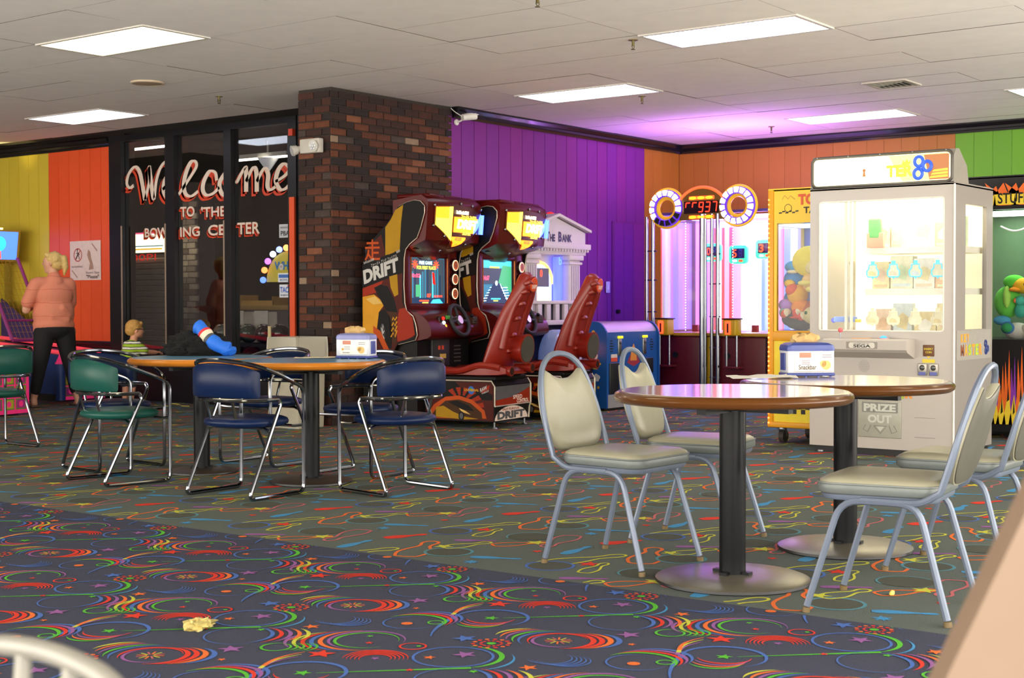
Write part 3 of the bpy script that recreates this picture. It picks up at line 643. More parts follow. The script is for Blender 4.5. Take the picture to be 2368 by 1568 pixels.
# ================================================================ BEIGE BANQUET CHAIRS  (local +x = the way the chair faces)
VGREY = mat('vinyl_beige', '#a29e88', .34, noise=.06); VSIDE = mat('vinyl_greyblue', '#6f7674', .38); LEGM = mat('leg_enamel_grey', '#727d90', .35, .25); FOOT = mat('foot_cap', '#6e5a34', .5)
VBACK = mat('vinyl_taupe', '#56544a', .45)
def pillow(b, outline, M, layers, m=None):
    cx = sum(p[0] for p in outline)/len(outline); cy = sum(p[1] for p in outline)/len(outline)
    b.rings([[M @ Vector((cx+(x-cx)*k, cy+(y-cy)*k, z)) for x, y in outline] for k, z in layers], m)
def flat_tube(b, pts, a, c, m=None):
    """rounded rectangular section swept; a = width (side), c = depth"""
    return b.tube(pts, a, 8, m, flat=c/a)
def banquet_chair(name, lab, loc, rz, group):
    t = thing(name, lab, 'chair', loc, rz, group)
    for s in (1, -1):
        p = fillet([(-.245, .222*s, .022), (-.14, .20*s, .405), (.13, .20*s, .405), (.245, .222*s, .022)], .07, 5)
        b = MB(); flat_tube(b, p, .0125, .0125); b.build('leg_frame', LEGM, t)
        for x in (-.248, .248): MB().cyl((x, .223*s, 0), (x*.992, .222*s, .018), .0148, .0138, n=10).build('foot_cap', FOOT, t)
    bk = fillet([(.06, -.2, .408), (-.15, -.2, .408), (-.215, -.2, .45)], .07, 5)
    up = smooth_path([(-.215, -.2, .45), (-.25, -.2, .56), (-.285, -.188, .68), (-.318, -.15, .80), (-.335, -.085, .862), (-.342, 0, .88), (-.335, .085, .862), (-.318, .15, .80), (-.285, .188, .68), (-.25, .2, .56), (-.215, .2, .45)], 4)
    bk2 = [Vector((p.x, -p.y, p.z)) for p in reversed(bk)]
    MB().tube(bk[:-1]+up+bk2[1:], .0125, 8).build('back_frame', LEGM, t)
    # backrest panel in its own plane: u across, v up; tilted back
    o = [(-.06+.0, 0)]
    half = [(0, .0), (.09, .003), (.15, .022), (.185, .07), (.197, .13), (.196, .19), (.188, .24), (.173, .29), (.152, .335), (.136, .362), (.115, .350), (.06, .325), (0, .318)]
    outl = half[:-1]+[half[-1]]+[(-x, y) for x, y in half[-2:0:-1]]
    outl = [(p.x, p.y) for p in smooth_path([(x, y, 0) for x, y in outl], 2, True)]
    M = fmat((-.232, 0, .465), (0, 1, 0), (-.28, 0, .96))
    b = MB(); pillow(b, outl, M, [(.9, -.0105), (1.0, -.008), (1.0, .004), (.97, .016), (.86, .026), (.6, .030), (.2, .031)], 0)
    b.build('backrest', VGREY, t, sharp=60)
    b = MB(); pillow(b, outl, M, [(.3, -.0165), (.9, -.016), (.965, -.013), (.965, -.009)], 0)
    b.build('back_shell', VBACK, t, sharp=60)
    so = rrect(-.20, .225, -.205, .205, .07, 5)
    so = [(x, y*(1+.06*x/.2)) for x, y in so]
    MB().rings([[(x*k, y*k, z) for x, y in so] for k, z in ((.93, .405), (.95, .412), (.955, .425))]).build('seat_pan', LEGM, t)
    b = MB(); I = Matrix.Identity(4)
    pillow(b, so, I, [(.96, .424), (1.0, .432), (1.005, .452), (.99, .462)], 1); pillow(b, so, I, [(.99, .462), (.97, .473), (.88, .484), (.6, .489), (.2, .490)], 0)
    b.build('seat', [VGREY, VSIDE], t, sharp=60)
    MB().tube([(x, y, .463) for x, y in so], .004, 5, closed=True).build('piping', VSIDE, t)
    return t
G2 = 'beige banquet chairs by the wooden tables'
banquet_chair('banquet_chair', 'beige banquet chair left of the front wooden table', (5.083, 3.245, 0), -92, G2)
banquet_chair('banquet_chair', 'beige banquet chair behind the front table, before the blue machine', (5.77, 3.27, 0), -80, G2)
banquet_chair('banquet_chair', 'beige banquet chair nearest the viewer, right of the table', (4.895, 1.975, 0), 97, G2)
banquet_chair('banquet_chair', 'beige banquet chair cut off by the right edge of the picture', (5.78, 2.03, 0), 91, G2)

# foreground chair at the lower left corner: only the top of its back shows
t = thing('white_chair', 'out-of-focus white metal chair back in the lower left corner', 'chair', (.625, 1.165, -.012), -3)
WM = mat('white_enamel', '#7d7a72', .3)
_p = fillet([(.13, -.2, .0), (.15, -.2, .45), (.17, -.195, .70), (.175, -.12, .775), (.18, 0, .785), (.175, .12, .775), (.17, .195, .70), (.15, .2, .45), (.13, .2, 0)], .10, 6)
MB().tube(_p, .0105, 12).build('back_frame', WM, t)
for yy in (-.12, -.04, .04, .12): MB().tube([(.15, yy, .45), (.177, yy, .775)], .0085, 8).build('spindle', WM, t)
for yy in (-.19, .19): MB().tube([(-.20, yy, 0), (-.19, yy*.95, .43)], .011, 10).build('leg', WM, t)
b = MB(); pillow(b, rrect(-.22, .17, -.2, .2, .05), Matrix.Identity(4), [(1, .43), (1, .46), (.95, .475), (.3, .48)]); b.build('seat', WM, t, sharp=60)

# blurred wooden board at the lower right corner
t = thing('bench', 'out-of-focus pinkish wooden bench end in the lower right corner', 'bench', (1.094, .708, 0), -53)
PINK = mat('wood_pinkish', '#75604f', .55, noise=.2, nscale=4)
b = MB(); b.prism([(-.06, 0), (.22, 0), (.70, 0), (.70, .95), (.39, .95)], -.02, .02, 'y').build('end_panel', PINK, t)
b = MB(); b.box(.20, .70, .02, .5, .42, .46).build('seat_board', PINK, t); b = MB(); b.box(.60, .66, .02, .5, .46, .92).build('back_board', PINK, t)

# ================================================================ ROUND TABLES
WOODE = {'r': mat('table_edge_brown', '#5e3714', .28, coat=.4), 'l': mat('table_edge_orange', '#c87a22', .3, coat=.5)}
TOPM = {'r': mat('laminate_cream', '#dcc8ae', .12, noise=.04, coat=.5), 'l': mat('laminate_blue', '#5f8fb0', .3, noise=.05)}
BASEM = {'r': mat('base_taupe', '#6f695c', .3, .3), 'l': mat('base_brown', '#3d3228', .45, .2)}
POLE = mat('pole_black', '#0a0b10', .35, spec=.25)
def round_table(lab, loc, kind, br_):
    t = thing('round_table', lab, 'table', loc, 0, 'round tables')
    MB().lathe([(.425, .708), (.449, .709), (.464, .718), (.469, .731), (.464, .744), (.45, .7525), (.435, .754)], 56).build('edge_band', WOODE[kind], t)
    MB().lathe([(0, .7545), (.2, .7545), (.438, .7545), (.439, .7535)], 56).build('tabletop', TOPM[kind], t)
    MB().lathe([(0, .69), (.25, .692), (.43, .709)], 24).build('underside', BLK, t)
    MB().cyl((0, 0, .028), (0, 0, .70), .052, n=28).build('column', POLE, t)
    MB().box(-.08, .08, -.016, .016, .03, .043).box(-.016, .016, -.08, .08, .03, .043).build('spider_bracket', POLE, t)
    MB().box(-.25, .25, -.02, .02, .672, .695).box(-.02, .02, -.25, .25, .672, .695).build('top_bracket', POLE, t)
    MB().lathe([(br_, 0), (br_+.004, .004), (br_+.002, .014)], 48).build('base_rim', BLK, t)
    MB().lathe([(br_+.002, .014), (br_-.02, .022), (br_*.5, .030), (0, .034)], 48).build('base', BASEM[kind], t)
    return t
round_table('front round wooden table with cream top and black column', (4.995, 2.675, 0), 'r', .302)
round_table('rear round wooden table holding the Snackbar napkin box', (5.945, 2.62, 0), 'r', .294)
round_table('blue-topped round table with the napkin box and paper', (6.23, 6.245, 0), 'l', .25)
round_table('blue-topped round table under the heaped coats', (6.18, 7.195, 0), 'l', .225)

# ================================================================ NAPKIN BOXES
DBL = mat('dispenser_blue', '#3f4d96', .3); DCL = mat('dispenser_clear', '#d5d9e4', .25); CARD = mat('menu_card', '#f3eee6', .5); NAPK = mat('napkin_tan', '#c9a66e', .9, bump=.4, bscale=60)
def dispenser(lab, loc, rz, snack):
    t = thing('napkin_dispenser', lab, 'napkin dispenser', loc, rz, 'napkin dispensers'); W, D, H = .115, .07, .125     # +x right, -y front
    MB().rbox(-W, W, -D, D, .004, .018, .006).build('base', DBL, t)
    for k in range(4): MB().cyl((-W+.03+.06*k, -D+.01, 0), (-W+.03+.06*k, -D+.01, .006), .006, n=8).build('foot', DBL, t)
    MB().rbox(-W+.004, W-.004, -D+.004, D-.004, .016, H, .008).build('body', DCL, t)
    b = MB(); b.rings([[(x*k, y*k, z) for x, y in rrect(-W, W, -D, D, .02)] for k, z in ((1.0, H-.004), (1.01, H+.006), (.97, H+.022), (.8, H+.032), (.5, H+.036))]).build('lid', DBL if snack else mat('dispenser_lilac', '#7d80b8', .3), t)
    for s in (1, -1): MB().rbox(s*W-.003, s*W+.003, -.03, .03, .03, H-.015, .002).build('side_window', DBL, t)
    MB().rbox(-W+.035, W-.012, -D-.004, -D+.004, .026, H-.008, .002).build('menu_card', CARD, t)
    b = MB(); M = YF((0, -D-.006, 0)); x0, x1 = -W+.035, W-.012
    b.flat([(x0+.02, H-.035), (x0+.075, H-.035), (x0+.075, H-.012), (x0+.02, H-.012)], M, 0)
    b.flat(arc(x1-.035, .055, .022, 0, 340, 12), M, 1); b.flat(arc(x1-.05, .062, .015, 0, 340, 10), M, 1)
    for k in range(3): b.flat([(x0+.03, .075-.008*k), (x0+.07, .075-.008*k), (x0+.07, .078-.008*k), (x0+.03, .078-.008*k)], M, 2)
    for k in range(2): b.flat([(x1-.055, .10-.01*k), (x1-.01, .10-.01*k), (x1-.01, .104-.01*k), (x1-.055, .104-.01*k)], M, 2)
    if snack: b.text('Snackbar', YF((x0+.016, -D-.0065, .035)), .022, 3, .005, w=.085)
    else:
        b.text('Snackbar', YF((x0+.02, -D-.0065, .036)), .008, 3, w=.05); b.flat(arc(x0+.02, .06, .008, 0, 330, 10), M, 4)
    b.build('menu_print', [mat('photo_red', '#c9806a', .5), mat('chips_tan', '#e3bb72', .5), mat('ink_faint', '#9a94a0', .5), mat('ink_dark', '#3b3136', .5), mat('ink_gold', '#d8a24a', .5)], t)
    n = 18; rg = []
    for j, (z, k) in enumerate(((H+.03, .75), (H+.045, 1.0), (H+.062, .92), (H+.075, .5))):
        rg.append([((-.01+.07*k*math.cos(2*PI*i/n))*(1+.10*math.sin(3*i+j)), .035*k*math.sin(2*PI*i/n)*(1+.3*math.sin(2.3*i+j*2)), z+.006*math.sin(i*1.9+j)) for i in range(n)])
    MB().rings(rg).build('napkins', NAPK, t, sharp=30)
    return t
dispenser('blue Snackbar napkin box with tan napkins on the rear wooden table', (6.14, 2.90, .7545), -46, True)
dispenser('lilac-lidded napkin box with menu card on the blue table', (6.55, 6.16, .7545), -72, False)

# ================================================================ THINGS ON THE TABLES AND FLOOR
from mathutils import noise as MN
def lump(b, c, r, amp, seed, nu=34, nv=20, flat_z=None, m=None, fr=3.0):
    o = MB(); o.ball((0, 0, 0), 1, nu, nv); vs = []
    for v in o.v:
        d = Vector(v); k = 1+amp*MN.fractal(d*fr+Vector((seed, seed*.7, 0)), 1.0, 2.0, 3)+amp*.6*MN.noise(d*fr*2.5+Vector((0, seed, 3)))
        p = Vector((c[0]+d.x*r[0]*k, c[1]+d.y*r[1]*k, c[2]+d.z*r[2]*k))
        if flat_z is not None and p.z < flat_z: p.z = flat_z
        vs.append(p)
    b.add(vs, o.f, m, True)
CO = thing('black_coat', 'black fur-like coat heaped on the blue table', 'coat', (6.36, 7.40, .7545), -53)
b = MB(); lump(b, (-.03, .0, .055), (.20, .12, .105), .35, 3.1, 40, 24, .001, 0, 4.0); b.build('heap', mat('coat_black', '#0b0b0d', .95, noise=.5, nscale=60, bump=1.0, bscale=120), CO, sharp=80)
b = MB(); lump(b, (-.13, -.02, .03), (.10, .09, .05), .3, 8.3, 26, 16, .001, 0, 4.0); b.build('collar', mat('coat_black2', '#111114', .95, noise=.5, nscale=50, bump=1.0, bscale=120), CO, sharp=80)
JK = thing('blue_jacket', 'bright blue jacket sleeve with red and white bands on the black coat', 'jacket', (6.38, 7.38, .7545), -53)
BLU = mat('jacket_blue', '#1f6fe0', .6, noise=.12)
jp = smooth_path([(-.06, -.03, .20), (-.03, -.04, .185), (.0, -.055, .155), (.03, -.075, .125), (.06, -.09, .10), (.10, -.10, .07), (.15, -.10, .05), (.18, -.10, .042)], 4)
def jr(i): return .047+.004*math.sin(i*.8)-(.015 if i < 2 else 0)
bands = [('cuff', 0, 8, BLU), ('red_band', 8, 10, mat('jacket_red', '#d8323a', .6)), ('white_band', 10, 13, mat('jacket_white', '#e8dcc2', .6)), ('grey_band', 13, 15, mat('jacket_grey', '#4c525c', .6)), ('sleeve', 15, len(jp)-1, BLU)]
for nm, i0, i1, mm in bands:
    b = MB(); b.tube(jp[i0:i1+1], .05, 16, rs=[jr(i) for i in range(i0, i1+1)]); b.build(nm, mm, JK, sharp=80)
b = MB(); lump(b, (.17, -.10, .035), (.055, .05, .036), .3, 5.0, 20, 12, .001); b.build('sleeve_end', BLU, JK, sharp=80)
def sheet(name, lab, cat, loc, rz, w_, h_, m, curl=.004, seed=1):
    t = thing(name, lab, cat, loc, rz); n = 6; vs = []
    for j in range(n+1):
        for i in range(n+1):
            vs.append((w_*(i/n-.5), h_*(j/n-.5), .0012+curl*abs(math.sin(i*1.1+j*.7+seed))*(i+j)/(2*n)))
    MB().add(vs, [(j*(n+1)+i, j*(n+1)+i+1, (j+1)*(n+1)+i+1, (j+1)*(n+1)+i) for j in range(n) for i in range(n)], smooth=True).build('paper', m, t)
    return t
sheet('paper_sheet', 'cream paper sheet lying on the blue table beside the napkin box', 'paper', (6.46, 6.44, .7546), -50, .26, .16, mat('paper_cream', '#efe4c6', .7), .006)
sheet('paper_napkin', 'crumpled white napkin on the rear wooden table', 'napkin', (5.88, 3.00, .7546), -50, .30, .17, mat('paper_white', '#f4efe4', .8), .018, 3)
t = thing('crumpled_paper', 'crumpled yellow wrapper lying on the swirl carpet', 'litter', (3.19, 3.74, 0), 20)
b = MB(); lump(b, (0, 0, .012), (.062, .045, .02), .55, 2.2, 20, 12, .001, 0, 3.5); b.build('wrapper', mat('wrapper_yellow', '#cdbb72', .5), t, sharp=20)
t = thing('snack_crumb', 'small yellow snack crumb on the carpet between the beige chair legs', 'litter', (5.10, 2.06, 0), 10)
b = MB(); lump(b, (0, 0, .008), (.022, .009, .009), .3, 1.2, 14, 9, .0005); b.build('crumb', mat('crumb_yellow', '#efe070', .7), t)
t = thing('yellow_cord', 'loose yellow cord lying on the floor below the window wall', 'cord', (10.0, 12.0, .004), 0)
MB().tube(smooth_path([(-.1, .16, 0), (-.04, .12, .0), (-.07, .05, .03), (.0, .0, .02), (.05, .03, .0), (.07, -.06, .0), (.03, -.12, 0)]), .005, 6).build('cord', mat('cord_yellow', '#d2c25a', .5), t)
# litter bin with clear liner in front of the pillar
t = thing('trash_bin', 'grey square trash bin with clear plastic liner beside the pillar', 'trash bin', (8.965, 9.15, 0), 0)
b = MB(); b.rings([[(x*k, y*k, z) for x, y in rrect(-.18, .18, -.18, .18, .02)] for k, z in ((.92, .0), (.93, .02), (1.0, .78), (1.0, .79), (.96, .79), (.9, .1))]).build('body', mat('bin_grey', '#b3ac98', .6), t, sharp=30)
LIN = bpy.data.materials.new('liner_film'); LIN.use_nodes = True
_n = LIN.node_tree.nodes; _l = LIN.node_tree.links; _pb = _n['Principled BSDF']; _pb.inputs['Base Color'].default_value = (.75, .72, .62, 1); _pb.inputs['Roughness'].default_value = .25; _pb.inputs['Alpha'].default_value = .42
_w = _n.new('ShaderNodeTexNoise'); _w.inputs['Scale'].default_value = 6; _tc = _n.new('ShaderNodeTexCoord'); _l.new(_tc.outputs['Object'], _w.inputs['Vector']); _b = _n.new('ShaderNodeBump'); _b.inputs['Strength'].default_value = .5; _l.new(_w.outputs['Fac'], _b.inputs['Height']); _l.new(_b.outputs['Normal'], _pb.inputs['Normal'])
b = MB(); N = 72; rg = []
base = rrect(-.186, .186, -.186, .186, .02, 17)
for k, z in ((1.045, .58), (1.05, .68), (1.04, .76), (1.02, .805), (.97, .80), (.88, .70)):
    rg.append([(x*(k+.018*math.sin(i*1.7)), y*(k+.018*math.sin(i*1.7)), z+.012*math.sin(i*.9)*(z < .7)) for i, (x, y) in enumerate(base)])
b.rings(rg, caps=False).build('liner', LIN, t, sharp=80)
MB().box(-.178, -.166, .16, .19, .0, .90).build('corner_post', mat('post_tan', '#b7a67c', .5), t)

# ================================================================ PEOPLE
def body(name, prims, m, parent, vox=.01, sm=6):
    b = MB()
    for p in prims:
        if p[0] == 'e': b.ball(p[1], p[2], 20, 14)
        else:
            _, a, c, r0, r1 = p; a, c = Vector(a), Vector(c)
            b.ball(a, r0, 16, 10); b.ball(c, r1, 16, 10); b.cyl(a, c, r0, r1, 16)
    o = b.build(name, m, parent)
    md = o.modifiers.new('r', 'REMESH'); md.mode = 'VOXEL'; md.voxel_size = vox; md.use_smooth_shade = True
    m2 = o.modifiers.new('s', 'SMOOTH'); m2.factor = .5; m2.iterations = sm
    dg = bpy.context.evaluated_depsgraph_get(); dg.update()
    me = bpy.data.meshes.new_from_object(o.evaluated_get(dg)); me.name = name
    o.modifiers.clear(); o.data = me; me.materials.clear(); me.materials.append(m)
    me.polygons.foreach_set('use_smooth', [True]*len(me.polygons)); me.update()
    return o
def hand(w, d, up_, s, side):
    """palm + five bent fingers from wrist w along direction d; up_ = back of the hand; side = thumb side sign"""
    w, d, up_ = Vector(w), Vector(d).normalized(), Vector(up_).normalized(); x = d.cross(up_).normalized()*side; out = []
    pc = w+d*.045*s
    out.append(('c', w, w+d*.02*s, .021*s, .022*s))
    for k in (-1, 0, 1): out.append(('c', w+d*.02*s+x*.016*k*s, w+d*.075*s+x*.020*k*s, .016*s, .013*s))
    for k, (o, l) in enumerate(((-.030, .058), (-.010, .072), (.010, .078), (.029, .07))):
        a = w+d*.08*s+x*o*s; m_ = a+d*l*.5*s-up_*.012*s; e = m_+d*l*.35*s-up_*.03*s
        out += [('c', a, m_, .0088*s, .008*s), ('c', m_, e, .008*s, .0068*s)]
    a = w+d*.025*s+x*.028*s; m_ = a+d*.03*s+x*.025*s-up_*.008*s; e = m_+d*.032*s+x*.006*s-up_*.012*s
    out += [('c', a, m_, .011*s, .0095*s), ('c', m_, e, .0095*s, .0075*s)]
    return out
SKIN = mat('skin', '#d9a184', .55, noise=.06); SKIN2 = mat('skin_child', '#e6a585', .55, noise=.05)
# --- woman: local +y = the way her body faces, +x = her right
wo = thing('person', 'woman in coral shirt and black capri pants standing by the orange wall', 'person', (9.26, 13.15, 0), -18)
hd = Vector((-.80, .60, 0)); hs = Vector((.60, .80, 0)); hc = Vector((.0, .035, 1.545))        # head direction, its right side, centre
def H(f, s_, u): return hc+hd*f+hs*s_+Vector((0, 0, u))
sk = [('c', (0, -.005, 1.34), (0, .015, 1.45), .062, .055), ('e', H(-.012, 0, .03), (.082, .082, .085)), ('e', H(.02, 0, .0), (.078, .078, .098)), ('c', H(.045, 0, -.075), H(.06, 0, -.085), .042, .03),
      ('c', H(.085, 0, .012), H(.108, 0, -.012), .010, .013), ('c', H(.088, -.012, -.045), H(.088, .012, -.045), .011, .011), ('c', H(.075, -.035, .028), H(.075, .035, .028), .016, .016),
      ('c', H(-.005, -.080, .0), H(-.012, -.084, -.025), .014, .010), ('c', H(-.005, .080, .0), H(-.012, .084, -.025), .014, .010),
      ('c', (-.275, .02, 1.12), (-.285, .04, 1.04), .047, .044), ('c', (-.285, .04, 1.04), (-.17, .26, 1.06), .042, .029), ('c', (.20, .06, 1.12), (.205, .10, 1.03), .047, .044), ('c', (.205, .10, 1.03), (.13, .28, 1.05), .042, .029),
      ('c', (-.2, 0, 1.28), (-.275, .02, 1.1), .045, .045), ('c', (.165, 0, 1.28), (.20, .06, 1.1), .045, .045), ('c', (0, 0, .9), (0, 0, 1.3), .1, .1), ('c', (-.2, 0, 1.28), (0, 0, 1.25), .05, .08), ('c', (.18, 0, 1.28), (0, 0, 1.25), .05, .08),
      ('c', (-.09, 0, .85), (-.15, .0, .48), .08, .055), ('c', (.09, 0, .85), (.16, .0, .48), .08, .055), ('c', (-.15, .0, .48), (-.185, .01, .30), .052, .055), ('c', (-.185, .01, .30), (-.215, .035, .085), .052, .034), ('c', (.16, 0, .48), (.195, -.02, .30), .052, .055), ('c', (.195, -.02, .30), (.222, -.055, .085), .052, .034),
      ('c', (0, 0, .9), (-.09, 0, .85), .1, .09), ('c', (0, 0, .9), (.09, 0, .85), .1, .09),
      ('c', (-.215, .035, .085), (-.222, .0, .04), .034, .036), ('c', (-.222, .0, .035), (-.225, .15, .022), .034, .022), ('c', (.222, -.055, .085), (.224, -.09, .04), .034, .036), ('c', (.224, -.09, .035), (.235, .06, .022), .034, .022)]
sk += hand((-.17, .26, 1.06), (.7, .6, .15), (0, -.3, 1), 1, 1)+hand((.13, .28, 1.05), (-.6, .6, .2), (0, -.3, 1), 1, -1)
body('body', sk, SKIN, wo, .0085, 5)
SHIRT = stripe_mat('shirt_coral', [(0, '#d98468'), (.93, '#cf765c'), (.97, '#c46a54')], 7.0, 2, .85, .05)
body('shirt', [('c', (-.165, 0, 1.315), (.155, 0, 1.315), .078, .078), ('e', (0, .0, 1.2), (.205, .14, .19)), ('e', (0, .02, 1.0), (.222, .178, .24)), ('e', (0, .015, .88), (.222, .182, .11)), ('c', (0, -.02, 1.33), (0, -.01, 1.385), .10, .072),
      ('c', (-.19, 0, 1.305), (-.275, .018, 1.12), .078, .068), ('c', (.165, 0, 1.305), (.20, .06, 1.12), .074, .064), ('c', (-.15, .02, .83), (.16, .0, .80), .07, .075), ('c', (.12, -.10, .98), (.05, -.12, 1.05), .04, .05), ('c', (.10, -.12, .93), (-.06, -.13, .96), .035, .03)], SHIRT, wo, .010, 5)
body('pants', [('e', (0, 0, .84), (.205, .165, .12)), ('c', (-.105, 0, .80), (-.15, .0, .48), .115, .078), ('c', (.11, 0, .80), (.16, 0, .48), .115, .078), ('c', (-.15, .0, .48), (-.20, .02, .18), .076, .058), ('c', (.16, 0, .48), (.208, -.032, .18), .076, .058)], mat('pants_black', '#131215', .85), wo, .010, 5)
HAIR = mat('hair_blonde', '#d2b06a', .6, noise=.35, nscale=40, bump=.5, bscale=90)
hp = H(-.075, 0, .05)
body('hair', [('e', H(-.022, 0, .036), (.093, .093, .086)), ('e', H(-.045, 0, -.01), (.078, .078, .075)), ('c', H(.05, -.045, .085), H(-.06, -.06, .03), .022, .03), ('c', H(.05, .045, .085), H(-.06, .06, .03), .022, .03), ('c', H(.055, 0, .085), H(-.03, 0, .11), .022, .02),
      ('c', H(-.085, 0, .045), H(-.125, 0, .05), .026, .034), ('c', H(-.125, 0, .05), H(-.14, 0, -.05), .036, .034), ('c', H(-.14, 0, -.05), H(-.125, 0, -.13), .032, .012)], HAIR, wo, .007, 3)
MB().tube([tuple(H(-.1, 0, .047)+hs*.028*math.cos(2*PI*i/14)+Vector((0, 0, .028*math.sin(2*PI*i/14)))) for i in range(14)], .007, 6, closed=True).build('hair_tie', mat('hair_tie', '#6b5a3a', .7), wo)
for s in (1, -1): MB().ball(H(.079, .033*s, .012), .0115, 10, 8).build('eye', mat('eye_dark', '#2b2320', .3), wo)
for x, y in ((-.224, .06), (.23, -.02)): MB().rbox(x-.05, x+.05, y-.13, y+.13, .0, .022, .01).build('sandal', mat('sandal_brown', '#5c4432', .6), wo)
# --- child: local +y = the way he faces
ch = thing('person', 'toddler with blond hair in green striped shirt leaning by the window', 'person', (9.93, 12.72, 0), -95)
hc = Vector((0, .06, .825)); hd = Vector((.25, .95, -.1)).normalized(); hs = Vector((.95, -.25, 0)).normalized()
sk = [('e', H(-.01, 0, .012), (.083, .083, .083)), ('e', H(.02, 0, -.02), (.072, .072, .072)), ('c', H(.05, 0, -.055), H(.055, 0, -.06), .03, .03), ('c', H(.085, 0, -.01), H(.095, 0, -.02), .009, .010), ('c', H(.075, -.012, -.045), H(.075, .012, -.045), .009, .009),
      ('c', H(-.01, .078, -.012), H(-.016, .082, -.034), .013, .010), ('c', H(-.01, -.078, -.012), H(-.016, -.082, -.034), .013, .010), ('c', (0, .03, .68), (0, .05, .76), .042, .04),
      ('c', (0, -.03, .42), (0, .02, .63), .085, .08), ('c', (.1, .02, .64), (.135, .10, .575), .035, .032), ('c', (.135, .10, .575), (.10, .25, .565), .030, .023), ('c', (-.1, .02, .64), (-.135, .10, .575), .035, .032), ('c', (-.135, .10, .575), (-.10, .25, .565), .030, .023), ('c', (.1, .02, .64), (0, .02, .63), .04, .06), ('c', (-.1, .02, .64), (0, .02, .63), .04, .06),
      ('c', (.055, -.03, .40), (.06, -.02, .22), .065, .045), ('c', (-.055, -.03, .40), (-.06, -.02, .22), .065, .045), ('c', (.06, -.02, .22), (.06, -.04, .06), .045, .03), ('c', (-.06, -.02, .22), (-.06, -.04, .06), .045, .03), ('c', (.06, -.03, .03), (.065, .07, .022), .03, .024), ('c', (-.06, -.03, .03), (-.065, .07, .022), .03, .024), ('c', (0, -.03, .42), (.055, -.03, .40), .08, .065), ('c', (0, -.03, .42), (-.055, -.03, .40), .08, .065)]
sk += hand((.10, .25, .565), (-.2, 1, .05), (0, 0, 1), .72, -1)+hand((-.10, .25, .565), (.2, 1, .05), (0, 0, 1), .72, 1)
body('body', sk, SKIN2, ch, .006, 4)
TEE = stripe_mat('tee_stripes', [(0, '#a8c830'), (.42, '#1c2018'), (.54, '#efeadb'), (.86, '#1c2018')], 17.0, 2, .85, .02)
body('shirt', [('c', (0, -.04, .44), (0, .015, .61), .112, .102), ('c', (.085, .02, .645), (.13, .085, .59), .055, .05), ('c', (-.085, .02, .645), (-.13, .085, .59), .055, .05), ('c', (-.08, .02, .645), (.08, .02, .645), .055, .055), ('e', (0, -.05, .40), (.118, .105, .06))], TEE, ch, .007, 4)
body('shorts', [('e', (0, -.04, .37), (.112, .10, .07)), ('c', (.055, -.035, .36), (.065, -.03, .24), .068, .062), ('c', (-.055, -.035, .36), (-.065, -.03, .24), .068, .062)], mat('shorts_denim', '#2f3a4c', .85), ch, .008, 3)
body('hair', [('e', H(-.018, 0, .022), (.091, .091, .082)), ('e', H(-.045, 0, -.02), (.068, .068, .06)), ('c', H(.05, -.03, .065), H(.05, .03, .065), .026, .026), ('c', H(0, .072, .02), H(-.03, .07, -.0), .02, .02), ('c', H(0, -.072, .02), H(-.03, -.07, .0), .02, .02)], mat('hair_sandy', '#cf9c50', .65, noise=.35, nscale=45, bump=.5, bscale=90), ch, .006, 3)
for s in (1, -1):
    MB().tube([tuple(H(-.02, .085*s, -.002)), tuple(H(.04, .082*s, .004)), tuple(H(.088, .05*s, .002))], .004, 6).build('glasses_arm', mat('glasses_dark', '#20202a', .3), ch)
    MB().ball(H(.078, .03*s, -.004), .010, 10, 8).build('eye', mat('eye_dark', '#2b2320', .3), ch)
    MB().rbox(.062*s-.034, .062*s+.034, -.06, .09, 0, .03, .012).build('shoe', mat('shoe_grey', '#55565c', .6), ch)
# ================================================================ RACING MACHINES  (local x = width, -y = front, z = up)
REDG = mat('arcade_red_gloss', '#520c0c', .3, 0, noise=.15, nscale=4, coat=.05, spec=.15); SEATR = mat('seat_red', '#8e2012', .36, noise=.08, coat=.25)
DARKP = mat('panel_black', '#0b090c', .5, spec=.2); MAROON = mat('maroon_dark', '#2c0a10', .35, spec=.3)
ART = {k: mat('art_'+k, c, .55, noise=.15, nscale=9, spec=.2) for k, c in dict(black='#0c0809', yellow='#a87e0c', orange='#b84a12', red='#96280e', deep='#4a130c', gold='#d0921e', pale='#d8b060', white='#c0bcb8', grey='#5c595b', brown='#40240c', green='#4a8f3a', blue='#2f62b8', cream='#f2d9c8').items()}
AK = list(ART); AM = [ART[k] for k in AK]; AI = {k: i for i, k in enumerate(AK)}
def em(name, col, st): return mat(name, col, .4, emit=st, noise=.02)
EM = {k: em('glow_'+k, c, s) for k, c, s in (('orange', '#ff7a18', 2.2), ('yellow', '#ffd23c', 2.6), ('white', '#fff2c8', 3.0), ('dark', '#3a1408', .3), ('blue', '#4a6cff', 2.6), ('red', '#ff3a1c', 2.4), ('deepred', '#b81408', 1.2), ('cyan', '#3fb4d8', 1.1), ('teal', '#2a6f8a', .8), ('navy', '#123452', .6), ('sgreen', '#3f9a6a', .9), ('slate', '#3c4a58', .5), ('lemon', '#e8f04a', 1.6), ('pink', '#ff4a6a', 1.6), ('ice', '#c8f4ff', 1.8), ('amber', '#ff8a1e', 2.0))}
EK = list(EM); EML = [EM[k] for k in EK]; EI = {k: i for i, k in enumerate(EK)}
